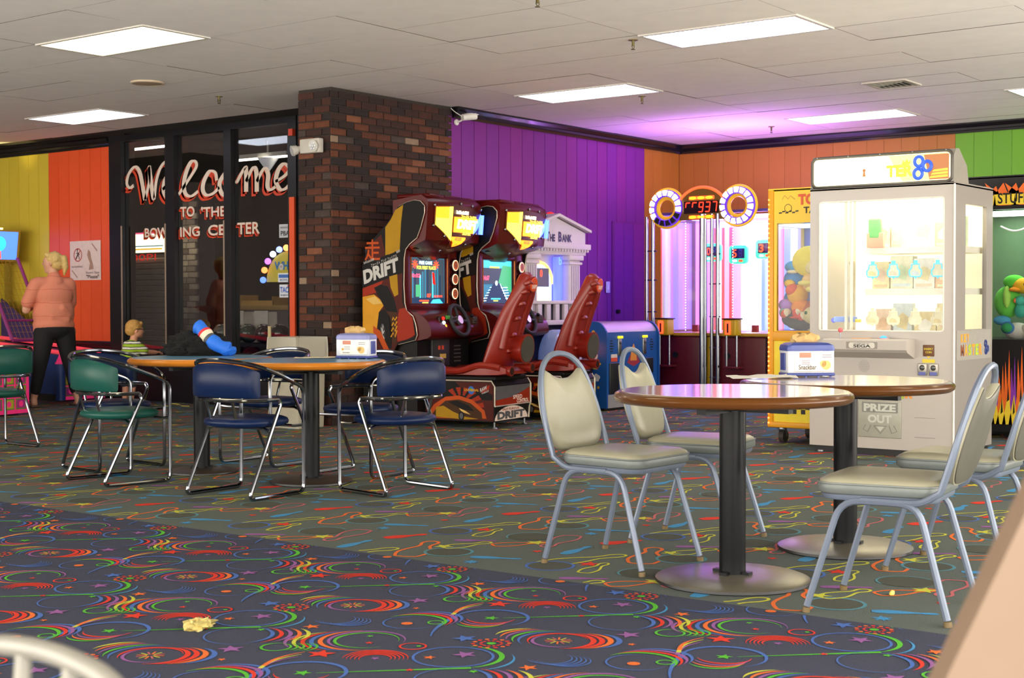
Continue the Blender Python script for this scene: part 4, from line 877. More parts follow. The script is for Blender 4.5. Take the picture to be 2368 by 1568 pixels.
PROF = [(1.27, .08), (1.28, 1.38), (1.24, 1.56), (1.20, 1.64), (1.05, 1.775), (.94, 1.885), (.89, 1.96), (.80, 1.995), (.72, 2.01), (.66, 2.0), (.62, 1.96), (.62, 1.90), (.66, 1.77), (.70, 1.68), (.78, 1.625), (.82, 1.58), (.835, 1.50), (.84, 1.26), (.83, 1.10), (.81, 1.03), (.745, .985), (.715, .91), (.70, .82), (.72, .775), (.90, .735), (.95, .66), (.95, .08)]
def hood_v(u, z):
    t = max(0, min(1, (z-1.50)/.56)); uc = (u-.33)/.46; q_ = min(1, t/.30); s = q_*q_*(3-2*q_)
    base = .86-.28*s-.05*t+(.08*((t-.88)/.12)**2 if t > .88 else 0)
    return base+.05*uc*uc+.20*(1-s)*uc*uc
def on_hood(b, f_lo, f_hi, u0, u1, m, off=.012, nu=8, nz=5):
    vs = []
    for i in range(nu+1):
        u = u0+(u1-u0)*i/nu; a, c = f_lo(u), f_hi(u)
        for j in range(nz+1):
            z = a+(c-a)*j/nz; vs.append((u, hood_v(u, z)-off, z))
    b.add(vs, [(i*(nz+1)+j, (i+1)*(nz+1)+j, (i+1)*(nz+1)+j+1, i*(nz+1)+j+1) for i in range(nu) for j in range(nz)], m)
def lerp_fn(pts):
    def f(x):
        for (a, b), (c, d) in zip(pts, pts[1:]):
            if x <= c: return b+(d-b)*(x-a)/(c-a)
        return pts[-1][1]
    return f
def drift(lab, loc, game):
    t = thing('racing_machine', lab, 'arcade machine', loc, 8, 'red racing machines')
    UL, UR = -.15, .80
    for s, u in ((-1, UL), (1, UR)):
        o = MB().prism(PROF, u-.012, u+.012, 'x').build('side_panel', ART['black'], t)
        MB().tube([(u, v, z) for v, z in PROF[6:25]], .006, 6).build('edge_trim', mat('trim_bright', '#d8c8b4', .25, .4), o)
        if s < 0:
            M = fmat((u-.0135, 0, 0), (0, -1, 0), (0, 0, 1)); b = MB()
            def pl(pts, k, z=0.0): b.flat([(-v, zz) for v, zz in pts], M, AI[k], z)
            pl([(.918, 1.93), (.834, 1.975), (.857, 1.82), (.873, 1.572), (1.026, 1.53), (1.026, 1.78), (.969, 1.845)], 'yellow')
            pl([(1.22, 1.60), (1.07, 1.72), (1.03, 1.56), (1.03, 1.50), (1.22, 1.45)], 'deep', -.0004)
            b.text('走', fmat((u-.0145, 1.25, 1.485), (0, -1, 0), (0, 0, 1)), .19, AI['orange'], .012, w=.17)
            pl([(1.275, 1.27), (.845, 1.40), (.845, 1.585), (1.275, 1.45)], 'black', .0004)
            xd = Vector((0, -.43, .132)).normalized(); yd = Vector((0, .10, 1)).normalized()
            b.text('DRIFT', fmat((u-.0152, 1.258, 1.272), xd, yd), .125, AI['white'], .05, w=.395)
            b.text('ファースト アンド フュリアス', fmat((u-.0152, 1.18, 1.425), xd, yd), .028, AI['white'], .01, w=.29)
            b.text('The FAST and the FURIOUS', fmat((u-.0152, 1.262, 1.452), xd, yd), .022, AI['white'], .02, w=.12)
            b.text('UNIVERSAL', fmat((u-.0152, .99, 1.535), xd, yd), .014, AI['gold'], .01, w=.06); b.text('RAW', fmat((u-.0152, .905, 1.545), xd, yd), .024, AI['white'], .03, w=.04)
            pl([(1.275, 1.24), (.845, 1.37), (.85, 1.12), (.80, .99), (.73, .80), (.90, .75), (.94, .67), (1.275, .67)], 'deep')
            pl([(1.275, 1.235), (1.05, 1.305), (1.12, 1.20), (1.275, 1.16)], 'red', .0004)
            pl([(1.275, 1.16), (1.15, 1.18), (1.03, 1.10), (1.10, 1.02), (1.12, .88), (1.14, .67), (1.275, .67)], 'gold', .0004)
            pl([(1.24, 1.14), (1.14, 1.165), (1.06, 1.10), (1.16, 1.09)], 'pale', .0008)
            pl([(1.15, 1.24), (1.08, 1.27), (1.0, 1.25), (.93, 1.13), (.90, 1.02), (1.02, 1.03), (1.06, 1.10), (1.10, 1.16)], 'black', .0008)
            pl([(.985, 1.34), (.90, 1.36), (.89, 1.18), (.93, 1.16), (.97, 1.24)], 'yellow', .0004)
            pl([(1.10, 1.02), (1.04, 1.05), (.98, .98), (.955, .86), (.965, .70), (1.05, .67), (1.12, .80)], 'black', .0006)
            for rr, k, zz in ((.06, 'black', .0010), (.05, 'grey', .0012), (.042, 'black', .0014)): b.flat([(-v, z) for v, z in [(1.06+.5*rr*math.cos(a), .82+2.0*rr*math.sin(a)) for a in [2*PI*i/22 for i in range(22)]]], M, AI[k], zz)
            for k in range(7): a = 2*PI*k/7; b.stroke([(-1.06, .82), (-1.06-.021*math.cos(a), .82+.083*math.sin(a))], .008, fmat((u-.0152, 0, 0), (0, -1, 0), (0, 0, 1)), AI['white'])
            pl([(1.0, 1.02), (.92, 1.04), (.90, .90), (.92, .74), (.97, .76), (.985, .9)], 'brown', .0006)
            for k in range(4): b.stroke([(-.97+.006*k, .80+.05*k), (-.945, .84+.045*k), (-.925, .80+.05*k), (-.905, .86+.04*k)], .012, fmat((u-.0148, 0, 0), (0, -1, 0), (0, 0, 1)), AI['gold'])
            pl([(.88, 1.05), (.82, 1.06), (.74, .97), (.715, .82), (.80, .78), (.90, .76), (.91, .9)], 'red', .0006)
            pl([(1.16, .90), (1.08, .85), (1.02, .74), (.98, .67), (1.04, .67), (1.10, .78), (1.16, .84)], 'orange', .0018)
            b.build('side_artwork', AM, o)
    # carcass between the panels
    MB().box(UL+.012, UR-.012, .93, 1.26, .76, 1.60).build('carcass', MAROON, t)
    MB().box(-.12, .77, .72, 1.26, .08, .765).build('lower_cabinet', DARKP, t)
    # screen and bezel
    MB().rbox(UL+.012, -.012, .845, .95, 1.02, 1.60, .03).build('bezel_left', REDG, t); MB().rbox(.61, UR-.012, .845, .95, 1.02, 1.60, .03).build('bezel_right', REDG, t)
    MB().rbox(-.03, .63, .85, .95, 1.515, 1.62, .02).build('bezel_top', REDG, t); MB().rbox(-.03, .63, .85, .95, 1.02, 1.10, .02).build('bezel_bottom', REDG, t)
    MB().tube([(-.012, .852, 1.10), (-.012, .852, 1.515)], .006, 6).tube([(.61, .852, 1.10), (.61, .852, 1.515)], .006, 6).build('bezel_trim', mat('trim_copper', '#c46a3a', .25, .8), t)
    sc = MB().box(-.015, .615, .885, .90, 1.09, 1.52).build('screen', EM['teal'], t); b = MB(); M = YF((0, .883, 0))
    def q(x0, x1, z0, z1, k, d=0.0): b.flat([(x0, z0), (x1, z0), (x1, z1), (x0, z1)], M, EI[k], d)
    if game == 0:
        q(0, .6, 1.10, 1.51, 'slate')
        for k in range(14): q(.005+.0425*k, .03+.0425*k, 1.15, 1.36+.03*((k*5) % 4), ('teal', 'navy', 'cyan', 'teal', 'slate')[(k*3) % 5], .0004)
        q(0, .6, 1.10, 1.15, 'navy', .001); b.flat([(.36, 1.10), (.40, 1.135), (.52, 1.14), (.58, 1.10)], M, EI['cyan'], .0015); q(.11, .19, 1.16, 1.27, 'sgreen', .0006); b.flat([(.40, 1.28), (.45, 1.27), (.43, 1.38), (.39, 1.39)], M, EI['deepred'], .0008)
        b.text('FREE GAME', YF((.17, .881, 1.455)), .032, EI['ice'], .02, w=.22); b.text('FOR FIRST PLACE', YF((.13, .881, 1.41)), .032, EI['lemon'], .02, w=.32)
        for cx in (.10, .46):
            for k in range(8): a = 2*PI*k/8; b.stroke([(cx, 1.455), (cx+.05*math.cos(a), 1.455+.04*math.sin(a))], .010, YF((0, .882, 0)), EI['red'])
        b.text('0:02', YF((.05, .881, 1.335)), .035, EI['pink'], .02, w=.14); b.text('87', YF((.30, .881, 1.155)), .034, EI['red'], .02, w=.07); b.text('0:24:91', YF((.42, .881, 1.155)), .02, EI['red'], .02, w=.14); q(.17, .33, 1.118, 1.13, 'red', .002); q(.22, .32, 1.102, 1.11, 'lemon', .002)
    else:
        q(0, .6, 1.44, 1.51, 'cyan'); q(0, .6, 1.28, 1.44, 'slate'); b.flat([(.34, 1.30), (.6, 1.20), (.6, 1.46), (.42, 1.47)], M, EI['sgreen'], .001); q(0, .6, 1.10, 1.29, 'teal')
        b.flat([(.02, 1.10), (.24, 1.29), (.36, 1.29), (.54, 1.10)], M, EI['navy'], .001); q(.17, .36, 1.44, 1.455, 'lemon', .001)
        for k in range(6): z = 1.12+.026*k; b.stroke([(.02+.03*k, z), (.10+.02*k, z+.004)], .007, YF((0, .8815, 0)), EI['ice']); b.stroke([(.50-.022*k, z), (.58-.012*k, z+.004)], .007, YF((0, .8815, 0)), EI['ice'])
        b.stroke([(.54, 1.10), (.37, 1.29)], .008, YF((0, .8812, 0)), EI['ice']); b.flat(arc(.30, 1.295, .024, 0, 340, 12), M, EI['ice'], .0015); b.text('1:14.67', YF((.01, .881, 1.32)), .045, EI['pink'], .03, w=.15); q(.19, .38, 1.135, 1.15, 'cyan', .002); q(.24, .33, 1.118, 1.128, 'lemon', .002)
    b.build('picture', EML, sc)
    # gauges down the right hand column
    for (u, z) in ((.70, 1.455), (.695, 1.325), (.69, 1.19)):
        g = MB().cyl((u, .85, z), (u, .82, z), .066, .062, n=24).build('gauge', MAROON, t)
        b = MB(); b.cyl((u, .822, z), (u, .815, z), .05, n=24, m=0); b.cyl((u, .816, z), (u, .813, z), .043, n=24, m=1); b.build('gauge_face', [em('gauge_rim', '#ffe0b0', 1.0), em('gauge_fill', '#a8492a', .5)], g)
        b = MB()
        for k in range(4): b.flat([(u-.028, z+.022-.014*k), (u+.028-.006*(k % 2), z+.022-.014*k), (u+.028, z+.029-.014*k), (u-.028, z+.029-.014*k)], YF((0, .812, 0)), 0)
        b.build('gauge_print', ART['grey'], g)
    # hood
    b = MB(); nu, nz = 16, 14; vs = []
    U = [UL+.012+(UR-UL-.024)*i/nu for i in range(nu+1)]; Z = [1.50+.56*j/nz for j in range(nz+1)]
    for u in U:
        for z in Z: vs.append((u, hood_v(u, z), z))
    n0 = len(vs)
    for u in U:
        for z in Z: vs.append((u, .96, min(z, 2.02)))
    W = nz+1; fs = [(i*W+j, (i+1)*W+j, (i+1)*W+j+1, i*W+j+1) for i in range(nu) for j in range(nz)]
    fs += [(n0+i*W+j, n0+i*W+j+1, n0+(i+1)*W+j+1, n0+(i+1)*W+j) for i in range(nu) for j in range(nz)]
    for j in range(nz): fs += [(j, j+1, n0+j+1, n0+j), (nu*W+j, n0+nu*W+j, n0+nu*W+j+1, nu*W+j+1)]
    for i in range(nu): fs += [(i*W, n0+i*W, n0+(i+1)*W, (i+1)*W), (i*W+nz, (i+1)*W+nz, n0+(i+1)*W+nz, n0+i*W+nz)]
    hood = b.add(vs, fs, 0, True).build('hood', REDG, t, sharp=50)
    for i, (u0, u1) in enumerate(((-.10, .16), (.20, .44), (.48, .76))): MB().rbox(u0, u1, .60+.02*i, .95, 2.035, 2.075, .018).build('roof_rib', REDG, hood)
    lo = lerp_fn([(-.04, 1.80), (.08, 1.735), (.2, 1.66), (.31, 1.60), (.38, 1.615), (.44, 1.67), (.58, 1.72), (.70, 1.79), (.75, 1.86)]); hi = lerp_fn([(-.04, 1.955), (.33, 1.975), (.60, 1.955), (.75, 1.91)])
    b = MB()
    on_hood(b, lambda u: lo(u)-.012, lambda u: hi(u)+.012, -.055, .765, EI['dark'], .006, 16)
    on_hood(b, lo, hi, -.04, .20, EI['yellow'], .010, 6); on_hood(b, lambda u: max(lo(u), 1.86), hi, -.04, .14, EI['orange'], .012, 5)
    on_hood(b, lambda u: max(lo(u), 1.74), lambda u: min(hi(u), 1.88), .22, .68, EI['orange'], .012, 10); on_hood(b, lambda u: lo(u)+.01, lambda u: max(lo(u)+.02, 1.70), .20, .44, EI['orange'], .012, 6)
    on_hood(b, lo, lambda u: lo(u)+.09, .60, .74, EI['blue'], .013, 4)
    b.build('lit_sign', EML, hood)
    b = MB()
    for s_, u0, z0, h, wd_, k in (('DRIFT', .27, 1.775, .085, .40, 'white'), ('ファースト フュリアス', .33, 1.872, .028, .30, 'yellow'), ('The FAST and the FURIOUS', .24, 1.905, .032, .22, 'white'), ('SUPER', .37, 1.72, .03, .16, 'yellow'), ('ARCADE', .24, 1.665, .03, .12, 'red'), ('!!', .305, 1.615, .025, .02, 'red')):
        b = MB(); b.text(s_, YF((u0, 0, z0)), h, EI[k], .04, .15, w=wd_)
        b.v = [(x, hood_v(x, z)-.018, z) for x, _, z in b.v]; b.build('sign_line', EML, hood)
    b = MB(); p = [(.765, hood_v(.76, z)-.02, z) for z in (1.74, 1.80, 1.86, 1.92)]; b.tube(p, .022, 12).build('neon_tube', EM['blue'], hood)
    for u, z in ((-.06, 1.97), (-.06, 1.79), (.10, 1.70), (.27, 1.58), (.50, 1.64), (.68, 1.74), (.77, 1.97), (.33, 2.0), (.55, 1.99)): MB().ball((u, hood_v(u, z)-.005, z), .014, 10, 8).build('bolt', CHROME, hood)
    MB().rbox(-.07, .10, .765, .82, 1.585, 1.685, .02).build('speaker_grille', DARKP, t)
    # control panel
    b = MB(); cp_ = smooth_path([(.90, 1.06, 0), (.80, 1.035, 0), (.68, 1.0, 0), (.60, .94, 0), (.565, .86, 0), (.60, .79, 0), (.90, .745, 0)], 3)
    b.prism([(p.x, p.y) for p in cp_], UL+.012, UR-.012, 'x', smooth=True).build('control_panel', REDG, t, sharp=50)
    wc = Vector((.36, .575, .945)); wn_ = Vector((0, -.93, .36)); wx = Vector((1, 0, 0)); wy = wn_.cross(wx)*-1
    wh = MB().tube([wc+wx*.145*math.cos(a)+wy*.145*math.sin(a)-wn_*0 for a in [2*PI*i/32 for i in range(32)]], .020, 10, closed=True).build('steering_wheel', mat('rubber_grey', '#26262a', .6), t)
    b = MB()
    for a in (.1, PI-.1, PI*1.5): b.tube([wc+wx*.03*math.cos(a)+wy*.03*math.sin(a), wc+wx*.14*math.cos(a)+wy*.14*math.sin(a)], .014, 8)
    b.build('spokes', mat('rubber_grey', '#26262a'), wh); MB().cyl(wc-wn_*.01, wc+wn_*.02, .048, .04, n=24).build('hub', mat('hub_silver', '#c9ccd0', .2, .9), wh); MB().cyl(wc-wn_*.1, wc, .03, n=12).build('column', DARKP, wh)
    MB().rbox(.05, .66, .59, .63, .86, .985, .015).build('dashboard', MAROON, t)
    for i, (u, z, k) in enumerate(((.10, .965, 'deepred'), (.11, .925, 'ice' if game == 0 else 'amber'), (.135, .895, 'amber'), (.12, .868, 'cyan'))): MB().ball((u, .585, z), .017, 12, 8).build('button', EM[k], t)
    MB().rbox(.15, .25, .575, .60, .955, .99, .006).build('label_plate', ART['green'], t)
    kp = MB().rbox(.55, .70, .575, .60, .90, .98, .006).build('keypad', ART['brown'], t)
    b = MB()
    for i in range(3):
        for j in range(3): b.rbox(.60+.025*i, .618+.025*i, .568, .578, .915+.02*j, .929+.02*j, .003)
    b.build('keys', ART['grey'], kp); MB().ball((.575, .57, .985), .018, 12, 8).build('shifter_knob', DARKP, t)
    # coin door, glow strip
    cd = MB().rbox(.09, .39, .695, .722, .53, .775, .006).build('coin_door', mat('coin_door_grey', '#2a2a2e', .4), t)
    for u in (.19, .25): MB().box(u, u+.03, .688, .697, .68, .715).build('coin_slot', em('coin_red', '#8a2a18', .5), cd)
    MB().box(.22, .32, .690, .697, .60, .64).build('price_label', ART['pale'], cd)
    b = MB()
    for k in range(5): b.flat([(.50, .70-.035*k), (.62, .70-.035*k), (.62, .712-.035*k), (.50, .712-.035*k)], YF((0, .716, 0)), 0)
    b.build('instruction_print', ART['grey'], t)
    MB().tube([(-.14, 1.15, .725), (-.14, .97, .728)], .008, 8).build('glow_strip', EM['red'], t)
    MB().rbox(.02, .64, .60, .76, .05, .30, .02).build('footwell', DARKP, t)
    # seat base
    sb = MB().prism([(0, .06), (.72, .06), (.72, .42), (.03, .42), (0, .38)], 0.0, .66, 'x').build('seat_base', ART['black'], t)
    M = fmat((-.0015, 0, 0), (0, -1, 0), (0, 0, 1)); b = MB()
    def pl(pts, k, z=0.0): b.flat([(-v, zz) for v, zz in pts], M, AI[k], z)
    pl([(.71, .07), (.01, .07), (.01, .375), (.035, .405), (.71, .405)], 'deep')
    pl([(.71, .26), (.71, .405), (.40, .405), (.30, .33), (.1, .33), (.02, .30), (.02, .25)], 'black', .0004)
    for k in range(6): a = .25+k*.36; b.flat([(-.34+.11*math.cos(a-.09), .16+.13*math.sin(a-.09)), (-.34+.24*math.cos(a-.11), .16+.20*math.sin(a-.11)), (-.34+.24*math.cos(a+.11), .16+.20*math.sin(a+.11)), (-.34+.11*math.cos(a+.09), .16+.13*math.sin(a+.09))], M, AI['red'], .0006)
    pl([(.70, .10), (.62, .20), (.50, .27), (.36, .285), (.22, .25), (.10, .16), (.08, .09), (.70, .075)], 'orange', .0010)
    pl([(.66, .085), (.60, .16), (.50, .235), (.36, .25), (.24, .22), (.13, .14), (.12, .085)], 'brown', .0014)
    pl([(.60, .175), (.52, .19), (.42, .14), (.30, .10), (.16, .085), (.30, .075), (.60, .09)], 'yellow', .0018)
    pl([(.47, .225), (.38, .24), (.26, .20), (.20, .15), (.33, .165)], 'black', .0018); pl([(.36, .175), (.29, .15), (.24, .12), (.33, .14)], 'pale', .0022)
    b.flat([(-(.335+.03*math.cos(a)), .105+.042*math.sin(a)) for a in [2*PI*i/18 for i in range(18)]], M, AI['black'], .0026); b.flat([(-(.335+.018*math.cos(a)), .105+.028*math.sin(a)) for a in [2*PI*i/18 for i in range(18)]], M, AI['grey'], .003)
    b.flat([(-(.235+.032*math.cos(a)), .335+.036*math.sin(a)) for a in [2*PI*i/18 for i in range(18)]], M, AI['blue'], .002); pl([(.255, .34), (.24, .36), (.22, .345), (.225, .32)], 'green', .0026)
    b.text('UNIVERSAL', fmat((-.005, .305, .325), (0, -1, 0), (0, 0, 1)), .022, AI['gold'], .03, w=.15)
    pl([(.135, .305), (.055, .345), (.045, .385), (.12, .35)], 'red', .002); b.text('RAW', fmat((-.005, .14, .318), (0, -1, .45), (0, .1, 1)), .034, AI['white'], .03, w=.075); b.text('THRILLS', fmat((-.005, .125, .298), (0, -1, .45), (0, .1, 1)), .015, AI['white'], .02, w=.075)
    b.build('side_artwork', AM, sb)
    b = MB(); M = YF((0, -.0015, 0))
    b.flat([(.02, .20), (.64, .20), (.64, .37), (.02, .37)], M, AI['grey']); b.flat([(.02, .20), (.64, .20), (.64, .34), (.48, .30), (.3, .265), (.02, .25)], M, AI['red'], .0005); b.text('SPEED', YF((.33, -.0025, .245)), .035, AI['cream'], .02, w=.17); b.text('CONTROL', YF((.40, -.0025, .207)), .035, AI['cream'], .03, w=.22)
    b.flat([(.0, .07)]+[(.30-.30*math.cos(a), .07+.12*math.sin(a)) for a in [PI*i/16 for i in range(1, 16)]]+[(.60, .07)], M, AI['cream'], .0006)
    b.text('DRIFT', YF((.045, -.003, .078)), .068, AI['grey'], .06, w=.50); b.text('FAST FURIOUS', YF((.14, -.003, .152)), .02, AI['red'], .03, w=.30)
    b.build('end_artwork', AM, sb)
    TB = mat('trim_bright', '#d8c8b4')
    MB().tube([(.0, -.002, .20), (.0, -.002, .37), (.0, .03, .418), (.0, .72, .418)], .007, 6).tube([(.66, -.002, .20), (.66, -.002, .37), (.66, .03, .418)], .009, 6).tube([(0, -.004, .198), (.66, -.004, .198)], .006, 6).tube([(.62, -.002, .065), (.635, -.002, .16), (.655, -.002, .195)], .008, 6).build('edge_trim', TB, sb)
    MB().rbox(.05, .62, .02, .70, .418, .455, .012).build('seat_plinth', DARKP, t)
    for u, v in ((.05, .03), (.60, .03), (.05, .66), (.60, .66), (-.08, 1.15), (.74, 1.15)): MB().cyl((u, v, .0), (u, v, .012), .028, .02, n=12).cyl((u, v, .012), (u, v, .09), .008, n=8).build('leveling_foot', STEEL, t)
    # bucket seat
    path = [(.36, .475), (.24, .49), (.15, .56), (.10, .70), (.05, .86), (-.01, 1.02), (-.075, 1.16), (-.12, 1.27), (-.14, 1.34), (-.145, 1.375)]
    wid = [.20, .225, .235, .225, .205, .18, .14, .10, .08, .04]; thk = [.03, .05, .075, .085, .075, .065, .06, .065, .055, .02]
    rg = []; n = 20
    for i, ((v, z), w_, h_) in enumerate(zip(path, wid, thk)):
        a, c = path[max(i-1, 0)], path[min(i+1, len(path)-1)]; tx, tz = c[0]-a[0], c[1]-a[1]; L_ = math.hypot(tx, tz); nx, nz_ = tz/L_, -tx/L_
        rg.append([(.33+w_*math.copysign(abs(math.cos(2*PI*k/n))**.75, math.cos(2*PI*k/n)), v+nx*(h_*math.sin(2*PI*k/n)+.25*h_*math.cos(4*PI*k/n)), z+nz_*h_*math.sin(2*PI*k/n)) for k in range(n)])
    st = MB().rings(rg).build('seat_back', SEATR, t, sharp=80)
    rg = []
    for v, w_, z0, z1 in ((.72, .16, .46, .50), (.68, .22, .455, .53), (.55, .235, .455, .535), (.38, .24, .455, .52), (.2, .25, .455, .55), (.02, .24, .46, .56), (-.04, .20, .47, .53)):
        rg.append([(.33-w_, v, z0+.01), (.33-w_*.9, v, z0), (.33+w_*.9, v, z0), (.33+w_, v, z0+.01), (.33+w_, v, z1-.01), (.33+w_*.9, v, z1), (.33+w_*.6, v, z1-.03), (.33-w_*.6, v, z1-.03), (.33-w_*.9, v, z1), (.33-w_, v, z1-.01)])
    MB().rings(rg).build('seat_pan', SEATR, t, sharp=50)
    for i in range(6):
        k = 3+i*.9; i0 = int(k); f = k-i0; v = path[i0][0]+(path[min(i0+1, 9)][0]-path[i0][0])*f-thk[i0]*.95; z = path[i0][1]+(path[min(i0+1, 9)][1]-path[i0][1])*f-.03
        b = MB(); b.m = Matrix.Translation((.27, v, z)) @ Matrix.Rotation(-.35, 4, 'X'); b.rbox(-.035, .035, -.035, .03, -.018, .018, .01); b.build('spine_rib', SEATR, st)
    for u, r_ in ((.40, .024), (.45, .02)): MB().tube(smooth_path([(u, .03, .68), (u, -.03, .86), (u, -.085, 1.02), (u-.01, -.135, 1.14), (u-.03, -.165, 1.22)], 4), r_, 10).build('spine_rail', SEATR, st)
    MB().tube(smooth_path([(.17, .02, .70), (.19, -.02, .9), (.22, -.06, 1.05), (.26, -.12, 1.18)], 4), .035, 10).build('shoulder_tube', SEATR, st)
    hl = MB().cyl((.33, -.10, 1.275), (.33, -.215, 1.262), .08, .072, n=24).build('headrest_lamp', SEATR, t)
    b = MB(); b.cyl((.33, -.2155, 1.262), (.33, -.221, 1.261), .066, .058, n=24); b.build('lamp_face', em('lamp_face', '#b8401c', .3), hl)
    b = MB(); b.text('DRIFT', YF((.283, -.223, 1.225)), .034, 0, .05, w=.094); b.flat([(.305, 1.268), (.355, 1.268), (.35, 1.305), (.31, 1.30)], YF((0, -.223, 0)), 1); b.build('lamp_print', [ART['cream'], ART['grey']], hl)
    sp_ = MB().cyl((.40, .10, .71), (.40, -.11, .69), .10, .135, n=28).build('speaker_pod', SEATR, t); MB().cyl((.40, -.1105, .69), (.40, -.116, .6895), .118, n=28).build('speaker_mesh', mat('speaker_mesh', '#4a463a', .8, noise=.3, nscale=200), sp_)
    for u, v, z in ((.19, -.02, .505), (.50, -.06, .525)):
        e = MB().cyl((u, v+.12, z), (u, v-.05, z-.005), .036, .046, n=18).build('exhaust_pipe', SEATR, t); MB().cyl((u, v-.0505, z-.005), (u, v-.052, z-.005), .034, n=18).build('pipe_opening', MAROON, e)
    MB().tube(smooth_path([(.10, .60, .50), (.08, .40, .50), (.09, .2, .55), (.1, .0, .53)], 4), .03, 8).build('seat_bolster', SEATR, t)
    return t
drift('left red racing machine with drift artwork on its side', (9.79, 7.57, 0), 0)
drift('right red racing machine showing a road on its screen', (10.79, 7.535, 0), 1)
# ================================================================ WHITE PRIZE MACHINE (local x runs to the viewer's right, y = depth)
KMW = mat('cabinet_white', '#bab2aa', .35, noise=.03); KMG = mat('cabinet_grey', '#8c857e', .35, noise=.04)
def box_frame(b, x0, x1, z0, z1, y0, y1, a0, a1, c0, c1):
    """a panel in the xz plane with a rectangular opening a0..a1, c0..c1"""
    b.box(x0, a0, y0, y1, z0, z1); b.box(a1, x1, y0, y1, z0, z1); b.box(a0, a1, y0, y1, z0, c0); b.box(a0, a1, y0, y1, c1, z1)
def text_thing(b, s_, x, z, h, wd_, y, m, bold=.02, shear=0): b.text(s_, YF((x, y, z)), h, m, bold, shear, w=wd_)
km = thing('prize_machine', 'tall white glass-fronted prize machine, brightly lit, behind the wooden tables', 'arcade machine', (9.70, 4.557, 0), -90)
W, D = 1.077, .80
b = MB(); box_frame(b, 0, W, .05, 1.925, 0, .03, .075, 1.003, .895, 1.83); b.build('front_panel', KMW, km)
b = MB(); b.box(W-.03, W, .03, .225, .05, 1.925); b.box(W-.03, W, .665, D, .05, 1.925); b.box(W-.03, W, .225, .665, .05, .905); b.box(W-.03, W, .225, .665, 1.79, 1.925); b.build('side_panel', KMG, km)
MB().box(0, .03, .03, D, .05, 1.925).build('side_panel', KMG, km); MB().box(.03, W-.03, D-.03, D, .05, 1.925).build('back_panel', KMG, km)
MB().box(.03, W-.03, .03, D-.03, .80, .83).build('floor_board', mat('shelf_white', '#f3ecda', .4), km); MB().box(0, W, 0, D, 1.915, 1.935).build('roof', KMG, km)
MB().box(.02, W-.02, .05, D-.02, .0, .06).build('plinth', BLK, km)
MB().box(.03, W-.03, D-.045, D-.031, .84, 1.90).build('lit_back', em('km_back', '#fff3cc', .62), km); MB().box(.06, W-.06, .10, D-.1, 1.90, 1.912).build('light_panel', em('km_top', '#fff4d8', 5.5), km)
MB().box(.078, .10, .05, .08, .90, 1.83).build('light_tube', em('km_tube', '#fffdf0', 3.0), km)
MB().box(.07, 1.008, .012, .018, .89, 1.835).build('window_glass', GLASS, km); MB().box(W-.018, W-.012, .22, .67, .90, 1.795).build('side_glass', GLASS, km)
MB().tube([(x, -.001, z) for x, z in rrect(.075, 1.003, .895, 1.83, .02)], .006, 6, closed=True).build('window_gasket', mat('gasket', '#e8e2d8', .5), km)
MB().tube([(W+.002, -.002, .05), (W+.002, -.002, 1.92)], .007, 6).build('corner_trim', mat('trim_white', '#efe9df', .3), km)
SHELF = mat('shelf_white', '#f3ecda'); CARDS = [mat('prize_%d' % i, c, .5, noise=.3, nscale=30) for i, c in enumerate(('#e8d9a8', '#f0e6c8', '#d8c890', '#e6c8b0', '#cfe0b8', '#f4efe0', '#e0b890', '#c8d4d8'))]
for z in (1.20, 1.50): MB().box(.30, W-.05, .30, D-.06, z-.045, z).build('shelf', SHELF, km)
MB().box(.245, .265, .06, .09, .83, 1.9).box(.285, .297, .06, .09, .83, 1.9).build('lift_rail', mat('rail_pale', '#e8e4d4', .3), km)
MB().tube(smooth_path([(.20, .2, 1.38), (.24, .2, 1.40), (.255, .2, 1.36), (.245, .2, 1.1), (.235, .2, .98)], 5), .012, 8).build('hose', mat('hose_tan', '#a89a70', .5), km)
ga = MB().rbox(.14, .30, .10, .17, .955, .995, .008).build('key_arm', mat('arm_blue', '#6d8ee0', .4), km); MB().ball((.13, .13, .968), .02, 12, 8).build('arm_knob', mat('arm_knob', '#3a4ad0', .4), ga); MB().cyl((.30, .13, .965), (.34, .13, .965), .012, n=10).build('key_blank', mat('key_yellow', '#f0d820', .4), ga)
TEAL = em('tag_cyan', '#2fb8e0', .45); YT = mat('tag_cream', '#efe9c8', .5)
def key_tag(x, z, m, lab):
    t = thing('key_tag', lab, 'prize tag', (9.70+.26, 4.557-x, z), -90, 'keyhole-shaped prize tags')
    o = [(-.035, -.045), (.035, -.045), (.045, -.03), (.045, .0), (.03, .015), (.028, .045), (-.028, .045), (-.03, .015), (-.045, .0), (-.045, -.03)]
    MB().tube([(a, 0, c) for a, c in o], .005, 6, closed=True).build('outline', m, t); MB().prism(o, .003, .006, 'y').build('card', YT, t)
    MB().box(-.014, .014, -.003, .006, .046, .072).build('hook', m, t); MB().prism([(-.012, -.047), (.012, -.047), (0, -.062)], -.003, .004, 'y').build('tip', m, t)
    b = MB(); b.flat([(-.03, -.035), (.03, -.035), (.02, -.01), (-.01, .0), (-.03, -.01)], YF((0, .002, 0)), 0); b.build('print', R.choice(CARDS), t)
for i, x in enumerate((.375, .535, .70, .865)):
    key_tag(x, 1.33, TEAL, ['first', 'second', 'third', 'fourth'][i]+' blue keyhole tag from the left on the lit middle shelf')
    key_tag(x, .985, YT, ['first', 'second', 'third', 'fourth'][i]+' cream keyhole tag from the left in the bottom row')
